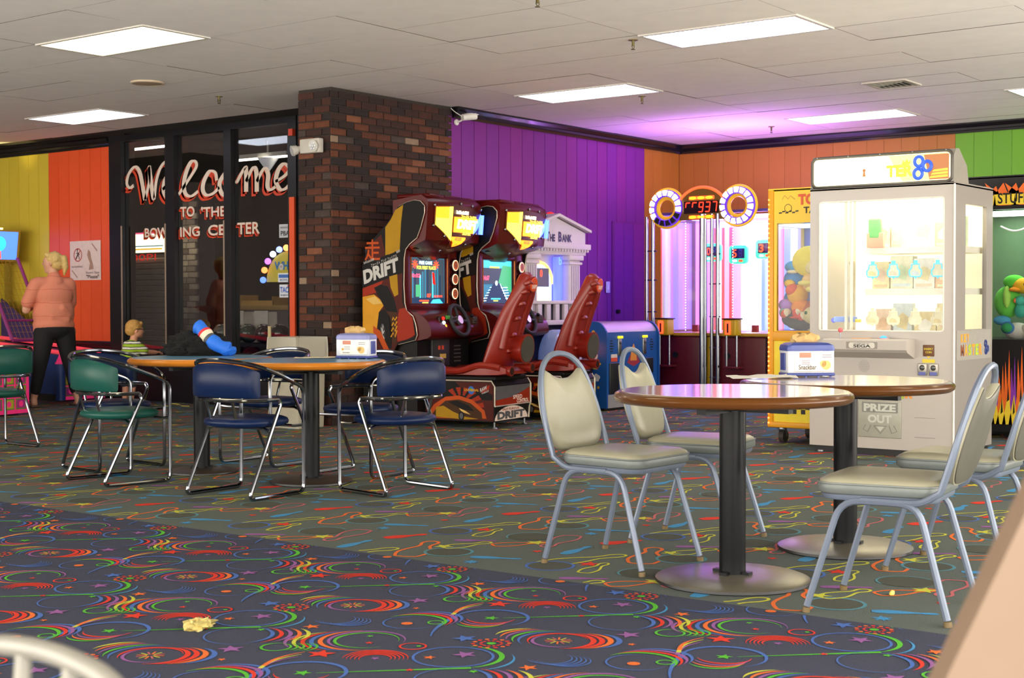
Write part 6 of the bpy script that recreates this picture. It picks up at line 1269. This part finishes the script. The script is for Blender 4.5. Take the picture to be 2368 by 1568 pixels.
# ================================================================ WHITE BANK-SHAPED MACHINE
BK = mat('bank_stone', '#d8cdd0', .5, noise=.05); BKD = mat('bank_grey', '#a9a2a8', .5)
bk = thing('bank_machine', 'white arcade machine shaped like a bank temple with pediment', 'arcade machine', (12.02, 8.50, 0), 0)
MB().prism([(-.52, 1.68), (.56, 1.68), (.56, 1.84), (.02, 1.985), (-.52, 1.84)], .0, .40, 'y').build('pediment', BK, bk)
MB().prism([(-.52, 1.85), (.02, 1.995), (.61, 1.845), (.61, 1.87), (.02, 2.025), (-.52, 1.875)], -.05, .42, 'y').build('gable_moulding', BK, bk)
MB().rbox(-.52, .60, -.05, .42, 1.66, 1.72, .008).build('cornice', BK, bk)
for k in range(21): MB().box(-.50+.052*k, -.475+.052*k, -.042, -.02, 1.635, 1.66).build('dentil', BK, bk)
MB().rbox(-.52, .56, -.01, .40, 1.60, 1.645, .006).build('entablature', BK, bk)
for x in (-.42, .35):
    c = MB().rbox(x-.10, x+.10, -.01, .18, .98, 1.56, .012).build('column', BK, bk); MB().rbox(x-.13, x+.13, -.04, .20, 1.545, 1.60, .012).rbox(x-.115, x+.115, -.03, .19, 1.50, 1.53, .008).build('capital', BK, c)
    for dx in (-.06, -.02, .02, .06): MB().box(x+dx-.008, x+dx+.008, -.014, -.009, 1.0, 1.49).build('flute', BKD, c)
MB().box(-.52, .56, .20, .43, .86, 1.62).build('back_box', mat('bank_inner', '#8f93b8', .5), bk)
b = MB(); box_frame(b, -.32, .25, 1.10, 1.60, .17, .20, -.30, .16, 1.105, 1.30); b.build('arch_panel', BK, bk)
MB().prism([(-.28, 1.10)]+[( -.28, 1.30)]+arc(-.06, 1.30, .22, 180, 0, 16)+[(.16, 1.10)], .155, .175, 'y').build('arch_back', em('bank_arch', '#b9c8e8', .7), bk)
MB().prism([(-.22, 1.10), (-.20, 1.22), (-.06, 1.26), (.08, 1.22), (.12, 1.10)], .14, .154, 'y').build('arch_glow', em('bank_glow', '#fff0a8', 1.4), bk)
MB().tube([(x, .15, z) for x, z in arc(-.06, 1.30, .22, 150, 0, 14)], .018, 8).build('arch_trim', em('bank_trim', '#ffd870', .8), bk)
sc = MB().box(-.12, .06, .12, .15, 1.27, 1.46).build('score_display', mat('bank_disp', '#6a6068', .3), bk); MB().text('0', YF((-.10, .118, 1.37)), .075, 0, .02, w=.045).build('score_digit', EM['red'], sc)
MB().cyl((.19, .10, 1.10), (.19, .10, 1.58), .05, n=18).build('coin_tube', em('bank_tube', '#5a6aff', .9), bk)
MB().text('b', YF((.13, .04, 1.50)), .08, 0, .0, w=.05).build('neon_letter', EM['blue'], bk); MB().box(-.30, -.24, .12, .15, 1.56, 1.58).build('lamp', EM['orange'], bk)
MB().rbox(-.54, .50, -.06, .40, 1.09, 1.125, .006).build('balustrade_rail', BK, bk); MB().rbox(-.54, .50, -.06, .40, .875, .925, .006).build('balustrade_base', BK, bk)
for k in range(7): MB().rbox(-.52+.155*k, -.45+.155*k, -.05, -.01, .925, 1.09, .006).build('baluster', BK, bk)
MB().box(-.50, .46, .0, .02, .925, 1.09).build('recess', mat('recess_grey', '#54505c', .6), bk)
MB().box(.455, .49, -.056, -.05, .93, 1.06).build('neon_letter', EM['cyan'], bk)
b = MB()
for k, (s_, x, h, wd_) in enumerate((('B', -.44, .10, .055), ('REAK', -.38, .075, .20), ('T', -.15, .10, .055), ('HE', -.09, .075, .09), ('B', .06, .105, .06), ('ANK', .125, .08, .18))): b.text(s_, YF((x, -.003, 1.735)), h, 0, .05, w=wd_)
b.build('sign_lettering', mat('bank_ink', '#232040', .4), bk)
MB().cyl((.20, .2, 1.97), (.20, .2, 2.0), .05, n=14).ball((.20, .2, 2.01), (.055, .055, .05), 14, 8).build('beacon', em('beacon_red', '#d8321e', .5), bk)
MB().box(-.50, .52, .05, .42, .0, .875).build('lower_cabinet', mat('bank_navy', '#25304e', .4), bk)
MB().rbox(-.47, .02, -.46, .05, .0, .50, .02).build('coin_tray', MAROON, bk); MB().rbox(-.48, .03, -.48, -.02, .50, .53, .01).build('tray_rim', mat('tray_red', '#5c1c18', .4), bk)
b = MB(); rg = []
for j in range(7): a = PI/2*j/6; rg.append([(-.225+.23*math.cos(t_)*(.35+.65*math.cos(a)), -.22+.22*math.sin(t_)*(.35+.65*math.cos(a)), .53+.30*math.sin(a)) for t_ in [2*PI*i/24 for i in range(24)]])
b.rings(rg).build('dome', mat('dome_silver', '#a8b4dc', .15, .35, emit=.12, ecol='#7a90d8'), bk)
MB().prism([(-.16, .58), (-.09, .56), (-.07, .66), (-.12, .70)], -.46, -.44, 'y').build('lit_card', EM['orange'], bk); MB().box(-.50, .03, -.10, .05, .80, .83).build('rail', BLK, bk)

# ================================================================ BLACK FLAME CRANE
FLM = [mat('flame_yellow', '#f2d23a', .4), mat('flame_orange', '#f2702a', .4), mat('flame_violet', '#8a3ab0', .4)]
hs_ = thing('flame_crane', 'black crane machine with painted flames at the right edge', 'arcade machine', (11.45, 4.05, 0), -90); W, D = 1.0, .8
BK2 = mat('crane_black', '#17161a', .35)
b = MB(); box_frame(b, 0, W, .06, 2.10, 0, .03, .03, W-.03, .80, 1.84); b.build('front_panel', BK2, hs_)
MB().box(0, .02, .03, D, .06, .80).box(0, .02, .03, D, 1.84, 2.10).build('side_panel', BK2, hs_); MB().box(W-.02, W, .03, D, .06, 2.10).build('side_panel', BK2, hs_); MB().box(0, W, D-.02, D, .06, 2.10).build('back_panel', mat('crane_back', '#5a7a58', .5), hs_)
MB().box(.02, W-.02, .03, D-.02, .76, .80).build('toy_floor', BK2, hs_); MB().box(.03, W-.03, .01, .016, .80, 1.84).build('window_glass', GLASS, hs_); MB().box(0, W, 0, D, 2.09, 2.11).build('roof', BK2, hs_); MB().box(.05, W-.05, .15, D-.15, 1.82, 1.835).build('light_panel', em('crane_light', '#e8f4e0', 5.0), hs_)
MB().box(.30, .36, D-.06, D-.025, .85, 1.75).build('blue_panel', mat('crane_blue', '#2a62d8', .4, emit=.3, ecol='#2a62d8'), hs_); MB().box(.42, .46, D-.06, D-.025, .85, 1.75).build('blue_panel', MATS['crane_blue'], hs_)
MB().tube(smooth_path([(.22, .3, 1.72), (.32, .3, 1.68), (.42, .3, 1.70), (.50, .3, 1.78)], 5), .008, 6).build('cable', WHITE, hs_); MB().cyl((.43, .35, .85), (.43, .35, 1.82), .006, n=8).build('claw_pole', STEEL, hs_)
b = MB(); M = YF((0, -.002, 0))
for x0, wd_, h_ in ((.10, .20, .13), (.24, .22, .16), (.40, .22, .15), (.56, .2, .13)): b.flat([(x0, 1.87), (x0+wd_, 1.87), (x0+wd_*1.05, 1.95), (x0+wd_*.9, 1.95+h_*.6), (x0+wd_*.6, 1.97), (x0+wd_*.45, 1.94+h_*.7), (x0+wd_*.2, 1.98), (x0-.05, 1.96+h_*.6), (x0, 1.93)], M, 1); b.flat([(x0+.02, 1.875), (x0+wd_-.02, 1.875), (x0+wd_-.03, 1.96), (x0+.03, 1.96)], M, 0, .0005)
b.text('HOT', YF((.115, -.003, 1.885)), .085, 3, .02, w=.15); b.text('STUFF', YF((.295, -.003, 1.885)), .085, 3, .02, w=.24)
b.build('marquee_print', FLM+[INK], hs_); b = MB()
for k, (x0, h_, wd_) in enumerate(((.22, .34, .06), (.27, .30, .05), (.31, .38, .06), (.36, .48, .06), (.41, .44, .05), (.46, .50, .06), (.52, .40, .06), (.58, .46, .06))):
    b.flat([(x0-.03, .12), (x0+wd_+.02, .12), (x0+wd_*.8, .12+h_*.5), (x0+wd_*.55, .12+h_*1.25), (x0+wd_*.35, .12+h_*.6), (x0+wd_*.05, .12+h_*1.05), (x0-.005, .12+h_*.45)], M, 2 if k % 3 == 1 else 1, .0002*k); b.flat([(x0-.02, .12), (x0+wd_, .12), (x0+wd_*.5, .12+h_*.55)], M, 0, .0022); b.flat([(x0+wd_*.3, .20+.1*(k % 2)), (x0+wd_*.6, .22+.1*(k % 2)), (x0+wd_*.45, .34+.1*(k % 2))], M, 3, .003)
b.build('flame_print', FLM+[INK], hs_)
plush('bright green plush frog in the flame crane', .30, .25, 1.0, [('body', 'e', (0, 0, .10), (.11, .09, .13), '#6ad04a'), ('head', 'e', (.06, -.03, .26), (.09, .07, .06), '#58c83a'), ('arm', 'e', (.02, -.09, .14), (.03, .03, .09), '#a8e060'), ('foot', 'e', (-.03, -.05, -.05), (.07, .06, .04), '#4aa0c8')], (11.45, 4.05))
plush('yellow-orange plush duck in the flame crane', .45, .2, 1.18, [('head', 'e', (0, 0, .05), (.10, .08, .065), '#f2b81e'), ('eye', 'e', (.03, -.075, .06), (.018, .01, .02), '#3a2a1a'), ('bill', 'e', (-.06, -.05, .02), (.05, .04, .02), '#f29a1e')], (11.45, 4.05))
plush('small teal plush below the duck in the flame crane', .42, .18, .98, [('body', 'e', (0, 0, .05), (.045, .04, .06), '#3aa890'), ('head', 'e', (0, -.01, .13), (.04, .04, .04), '#48b8a0'), ('bib', 'e', (-.03, -.03, .13), (.015, .015, .02), '#f2803a')], (11.45, 4.05))
plush('green round plush with blue rim in the flame crane', .33, .15, .84, [('disc', 'e', (0, 0, .05), (.055, .03, .05), '#3a78b0'), ('face', 'e', (0, -.012, .05), (.045, .03, .04), '#2f9a5a')], (11.45, 4.05))
plush('white fluffy plush at the bottom of the flame crane', .36, .3, .802, [('body', 'e', (0, 0, .06), (.11, .08, .07), '#d8d4c8'), ('head', 'e', (.1, -.03, .08), (.06, .05, .05), '#e0d8c8')], (11.45, 4.05))
plush('brown plush with red nose in the flame crane', .52, .25, .802, [('body', 'e', (0, 0, .06), (.06, .06, .07), '#6a4a3a'), ('head', 'e', (0, -.02, .15), (.045, .045, .045), '#7a5642'), ('nose', 'e', (-.02, -.06, .05), (.02, .02, .03), '#d85a3a')], (11.45, 4.05))
for x, y in ((.06, .06), (W-.06, .06)): MB().cyl((x, y, 0), (x, y, .06), .02, n=10).build('leveling_foot', STEEL, hs_)

# ================================================================ SKEE ALLEYS
SKB = mat('alley_blue', '#27468a', .4); SKP = mat('alley_pink', '#e8307a', .4, emit=.12, ecol='#ff3a80'); SKM = mat('alley_magenta', '#b03a90', .4); SKO = mat('alley_rail', '#ff4a5a', .35, emit=.25, ecol='#ff4a5a'); SKG = mat('alley_green', '#6a9a3a', .4); SKD = mat('alley_dark', '#141018', .5); SKY = mat('alley_yellow', '#c8b83a', .4)
def skee(lab, loc, rz, w_, cage):
    t = thing('skee_alley', lab, 'skee-ball alley', loc, rz, 'skee-ball alleys')
    MB().prism([(0, .08), (2.1, .08), (2.1, .66), (0, .52)], .06, w_-.04, 'x').build('alley_body', SKB, t); MB().box(.08, w_-.06, .06, 2.0, .0, .08).build('plinth', SKD, t)
    for x in (.05, w_-.05): MB().tube([(x, .0, .555), (x, 1.0, .625), (x, 2.1, .70)], .022, 8).build('side_rail', SKO, t)
    MB().box(.10, w_-.08, .02, .04, .42, .56).build('ball_tray', SKD, t)
    fp = MB().box(.05, w_, -.02, .0, .02, .45).build('front_panel', SKP, t)
    b = MB(); M = YF((0, -.0215, 0)); n = max(2, int(w_/.17))
    for i in range(n):
        for j in range(3):
            x0, z0 = .08+i*(w_-.10)/n, .06+.125*j; s = (w_-.10)/n*.86
            b.flat([(x0, z0), (x0+s, z0), (x0+s, z0+.11), (x0, z0+.11)], M, 0); b.flat([(x0+.012, z0+.012), (x0+s-.012, z0+.012), (x0+s-.012, z0+.098), (x0+.012, z0+.098)], M, 1 if (i+j) % 2 else 2, .0006); b.flat(arc(x0+s/2, z0+.055, .03, 0, 340, 14), M, 3, .0012)
    b.build('front_print', [SKG, SKY, SKM, SKP], fp)
    c = MB().cyl((.02, -.02, .02), (.02, -.02, .43), .055, n=16).build('crayon_post', SKB, t); MB().cyl((.02, -.02, .43), (.02, -.02, .445), .058, n=16).cyl((.02, -.02, .445), (.02, -.02, .55), .05, .006, n=16).build('crayon_tip', SKP, c)
    if cage:
        MAG = mat('cage_magenta', '#9a3a86', .4)
        fr_ = [(.05, 1.02, .68), (.05, 1.62, 1.68)]
        for x in (.08, w_-.06): MB().tube([(x, .98, .68), (x, 1.58, 1.66)], .022, 8).build('cage_post', MAG, t)
        MB().tube([(.08, .98, .68), (w_-.06, .98, .68)], .02, 8).tube([(.08, 1.12, .91), (w_-.06, 1.12, .91)], .014, 8).build('cage_bar', MAG, t)
        b = MB()
        for k in range(14): y = 1.0+.56*k/13; z = .70+.94*k/13; b.tube([(.08, y, z), (w_-.06, y, z)], .0022, 4)
        for k in range(9): x = .10+(w_-.18)*k/8; b.tube([(x, 1.0, .70), (x, 1.56, 1.64)], .0022, 4)
        b.build('cage_net', mat('net_orange', '#b8862a', .6), t, kind='stuff')
        MB().box(.02, w_, 1.95, 2.1, .60, 2.0).build('target_back', SKY, t); MB().prism([(1.0, .68), (2.0, .68), (2.0, 1.2)], w_-.05, w_-.03, 'x').build('cage_side', mat('cage_panel', '#3a2a6a', .4), t)
        s = MB().prism([(1.62, 1.62), (1.95, 1.60), (1.95, 2.02), (1.56, 2.0)], .05, w_-.02, 'x').build('sign_box', mat('sign_frame', '#b89a2a', .4), t)
        b = MB(); M2 = fmat((w_*.5, 1.59, 1.81), (1, 0, 0), (0, -.155, .99))
        hw = w_*.5-.06; b.flat([(-hw, -.17), (hw, -.17), (hw, .17), (-hw, .17)], M2, 0, .012); b.flat([(-hw, -.17), (-hw*.3, -.17), (-hw*.2, .1), (-hw, .17)], M2, 1, .014); b.flat(arc(0, .02, .09, 0, 340, 16), M2, 2, .016); b.flat([(-.08, -.16), (.04, -.16), (.02, -.02), (-.1, -.02)], M2, 3, .015); b.build('lit_face', [em('sk_blue', '#4a7aff', 1.1), em('sk_lilac', '#d08aff', 1.3), em('sk_cyan', '#30c8e8', 1.0), EM['red']], s)
        up_ = MB().cyl((w_*.6, 1.65, 2.0), (w_*.6, 1.65, 2.025), .03, .035, n=14).build('uplight', em('uplight', '#ffe070', 4.0), s)
        ld = bpy.data.lights.new('uplight_beam', 'SPOT'); ld.energy = 22; ld.spot_size = .75; ld.spot_blend = .6; ld.color = (1, .85, .35); ld.shadow_soft_size = .05; lo_ = bpy.data.objects.new('uplight_beam', ld); COL.objects.link(lo_); lo_.parent = t; lo_.location = (w_*.62, 1.65, 2.1); lo_.rotation_euler = (PI-.0, .18, 0)
    return t
skee('skee alley with pink rail and net cage beside the yellow wall', (9.66, 13.66, 0), 0, .62, True)
skee('skee alley front with pink squares at the left picture edge', (7.86, 12.30, 0), 12, .58, False)

# ================================================================ ROOM BEHIND THE GLASS, reflections built as objects in it too
DK = mat('beyond_wall', '#3a3436', .9)
MB().box(14.6, 14.8, 9.1, 18, 0, HC+.03).build('wall_beyond', DK, kind='structure'); MB().box(10.6, 14.8, 17.6, 18, 0, HC+.03).build('wall_beyond_side', DK, kind='structure')
ps = thing('wood_shutter', 'grey slatted shutter seen behind the left window pane', 'shutter', (11.6, 14.05, 0))
MB().box(.03, .05, -.02, 1.0, 0, 1.72).build('backing', mat('shutter_dark', '#2b2a2c', .8), ps)
for k in range(24): MB().rbox(0, .03, 0, .96, .005+.07*k, .068+.07*k, .006, seg=1).build('slat', mat('slat_grey', '#a29c96', .6, noise=.2, nscale=8), ps)
ls = thing('lit_sign', 'glowing white and yellow sign over red digits behind the glass', 'sign', (11.55, 14.88, 1.62))
MB().rbox(0, .08, -.76, 0, .13, .38, .02).build('light_box', em('sign_glow', '#fff2b8', 2.6), ls); b = MB(); b.box(-.004, .0, -.72, -.05, .16, .18, 0); b.box(-.004, 0, -.74, -.04, .20, .215, 1); b.box(-.004, 0, -.74, .0, .36, .38, 2); b.build('stripes', [em('stripe_gold', '#f0b83a', 1.0), em('stripe_teal', '#2a8aa8', .6), em('stripe_pink', '#ff5a8a', 1.0)], ls)
b = MB(); b.text('J00PI', fmat((-.002, -.02, .0), (0, -1, 0), (0, 0, 1)), .11, 0, .0, w=.58); b.build('digits', EM['deepred'], ls)
br2 = thing('brick_pier', 'pale whitewashed brick pier seen through the middle pane', 'pier', (12.2, 14.27, 0))
MB().box(.02, .3, 0, .36, 0, 2.5).build('core', mat('pier_mortar', '#4a4448', .9), br2)
PBM = [mat('pier_brick_%d' % i, c, .9, noise=.3, bump=.4) for i, c in enumerate(('#a89a98', '#8f8284', '#b8aca8', '#70605e'))]
bpm = MB().rbox(-.012, .02, 0, .165, 0, .068, .004, seg=1, smooth=False).build('brick', PBM[0]); bpd = bpm.data; bpm.name = 'tmp'; bpd.name = 'pier_brick'; bpy.data.objects.remove(bpm)
for c in range(29):
    for k in range(2):
        o = inst('brick', bpd, br2, (0, .005+.178*k-(.04 if c % 2 else 0)+.02, .3+.076*c)); obj_mat(o, R.choice(PBM))
rk = thing('ball_rack', 'dark ball return rack with white panels behind the glass', 'ball rack', (11.0, 11.3, 0))
MB().box(-.14, .16, 0, 1.35, .62, .66).build('upper_shelf', SKD, rk); MB().box(-.14, .16, 0, 1.35, .38, .42).build('lower_shelf', SKD, rk); MB().box(.16, .20, 0, 1.35, .0, .70).build('back_board', mat('rack_grey', '#8a8680', .7), rk)
for y0 in (.55, .95): MB().box(.15, .158, y0, y0+.22, .66, 1.02).build('white_panel', mat('rack_white', '#d8d2c4', .6), rk)
for y in (.02, 1.31): MB().box(-.14, .16, y, y+.03, 0, .66).build('leg', SKD, rk)
for y, z, col, lab in ((12.44, .768, '#8a8a80', 'silver-grey bowling ball on the rack behind the glass'), (12.22, .768, '#1c1a1e', 'black bowling ball hidden behind the window mullion'), (12.0, .768, '#2f4a38', 'dark green bowling ball on the rack behind the glass'), (11.75, .768, '#3a1418', 'dark red bowling ball on the upper rack shelf'), (11.50, .768, '#1a1518', 'black bowling ball at the right of the rack'), (12.22, .528, '#22141a', 'dark bowling ball at the left of the lower rack shelf'), (11.95, .528, '#5a1420', 'maroon bowling ball on the lower rack shelf')):
    t = thing('bowling_ball', lab, 'bowling ball', (11.0, y, z), R.uniform(0, 90), 'bowling balls on the rack'); MB().ball((0, 0, 0), .108, 28, 18).build('shell', mat('ball_'+col.strip('#'), col, .12, noise=.5, nscale=8, coat=.5), t)
    for dx, dy in ((.0, .02), (.025, .05), (-.025, .05)): MB().cyl((dx, dy-.02, .098), (dx, dy-.02, .106), .011, n=8).build('finger_hole', BLK, t)
ct = thing('service_counter', 'wooden topped service counter behind the glass', 'counter', (12.3, 12.2, 0))
MB().rbox(0, .6, 0, 1.5, 1.02, 1.08, .01).build('countertop', mat('counter_wood', '#a8884a', .5), ct); MB().box(.05, .55, .02, 1.48, 0, 1.02).build('body', mat('counter_grey', '#6a6668', .7), ct)
for y in (.75, 1.1): MB().box(.035, .05, y, y+.3, .5, 1.0).build('white_panel', MATS['rack_white'], ct)
ty = thing('wooden_tray', 'yellow wooden tray standing on the service counter', 'tray', (12.32, 13.0, 1.08)); MB().box(0, .3, 0, .6, 0, .015).build('bottom', mat('tray_wood', '#c9a050', .5), ty); MB().box(0, .015, 0, .6, .015, .06).box(.285, .3, 0, .6, .015, .06).build('long_side', MATS['tray_wood'], ty); MB().box(.0, .3, .585, .6, .015, .13).box(0, .3, 0, .015, .015, .11).build('end_board', MATS['tray_wood'], ty)
bd = thing('brown_reflection', 'shaggy brown bundle standing in for a reflection in the glass', 'shape', (12.4, 12.42, 1.08)); b = MB(); lump(b, (.1, .05, .12), (.16, .26, .16), .35, 4.4, 40, 24, .001, 0, 4); b.build('shape', mat('reflection_brown', '#6b3f28', .9, noise=.5, nscale=30, bump=1, bscale=60), bd, sharp=80)  # solid stand-in for a brown reflection in the pane
aw = thing('arched_sign', 'arched sign with coloured bulbs glowing behind the right pane', 'sign', (11.85, 12.25, 1.42))
MB().prism([(-.36, -.06)]+[(-x, z) for x, z in arc(0, -.06, .36, 0, 180, 16)], .0, .05, 'x').build('board', mat('arch_yellow', '#b8a83a', .5, emit=.35, ecol='#c8b83a'), aw); b = MB(); b.text('WHEEL', fmat((-.004, .22, .08), (0, -1, 0), (0, 0, 1)), .10, 0, .04, w=.44); b.text('SPIN', fmat((-.004, .15, -.03), (0, -1, 0), (0, 0, 1)), .07, 0, .03, w=.3); b.build('lettering', em('arch_ink', '#2a6a9a', .4), aw)
MB().box(.05, .11, -.05, .05, -1.42, .2).build('post', DK, aw); MB().box(-.12, .2, -.2, .2, -1.42, -1.39).build('foot_plate', DK, aw)
for k, col in enumerate(('#4a6aff', '#ff7a3a', '#b05aff', '#cfd8ff', '#7a8aff', '#ff8a4a', '#c05aff', '#dfe8ff', '#8a7aff', '#ff8a5a', '#b06aff')):
    a = PI*(k+.2)/10.4; MB().ball((-.02, .40*math.cos(a), -.06+.40*math.sin(a)), .038, 14, 10).build('bulb', em('arch_bulb_%d' % k, col, 3.0), aw)
t = thing('pendant_lamp', 'white cone pendant lamp behind the upper right pane', 'pendant lamp', (11.8, 12.52, 2.66)); MB().lathe([(.005, 0), (.05, .06), (.12, .16), (.13, .17)], 20).build('shade', mat('pendant_white', '#d8d8d8', .4, emit=.15, ecol='#ffffff'), t); MB().cyl((0, 0, .17), (0, 0, .38), .012, n=8).build('stem', WHITE, t)
t = thing('strip_light', 'dim strip light under the ceiling behind the right pane', 'strip light', (11.8, 12.15, 2.84)); MB().box(-.06, .06, 0, .95, 0, .05).build('housing', WHITE, t); MB().box(-.05, .05, .02, .93, -.01, .0).build('tube', em('strip_tube', '#e8e0c8', 12.0), t)
t = thing('strip_light', 'unseen fill strip light added above the slatted shutter behind the left pane', 'strip light', (11.3, 13.6, 3.02)); MB().box(-.06, .06, 0, 1.2, 0, .05).build('housing', WHITE, t); MB().box(-.05, .05, .02, 1.18, -.01, .0).build('tube', MATS['strip_tube'], t)  # hidden extra light, added to brighten the room behind the glass
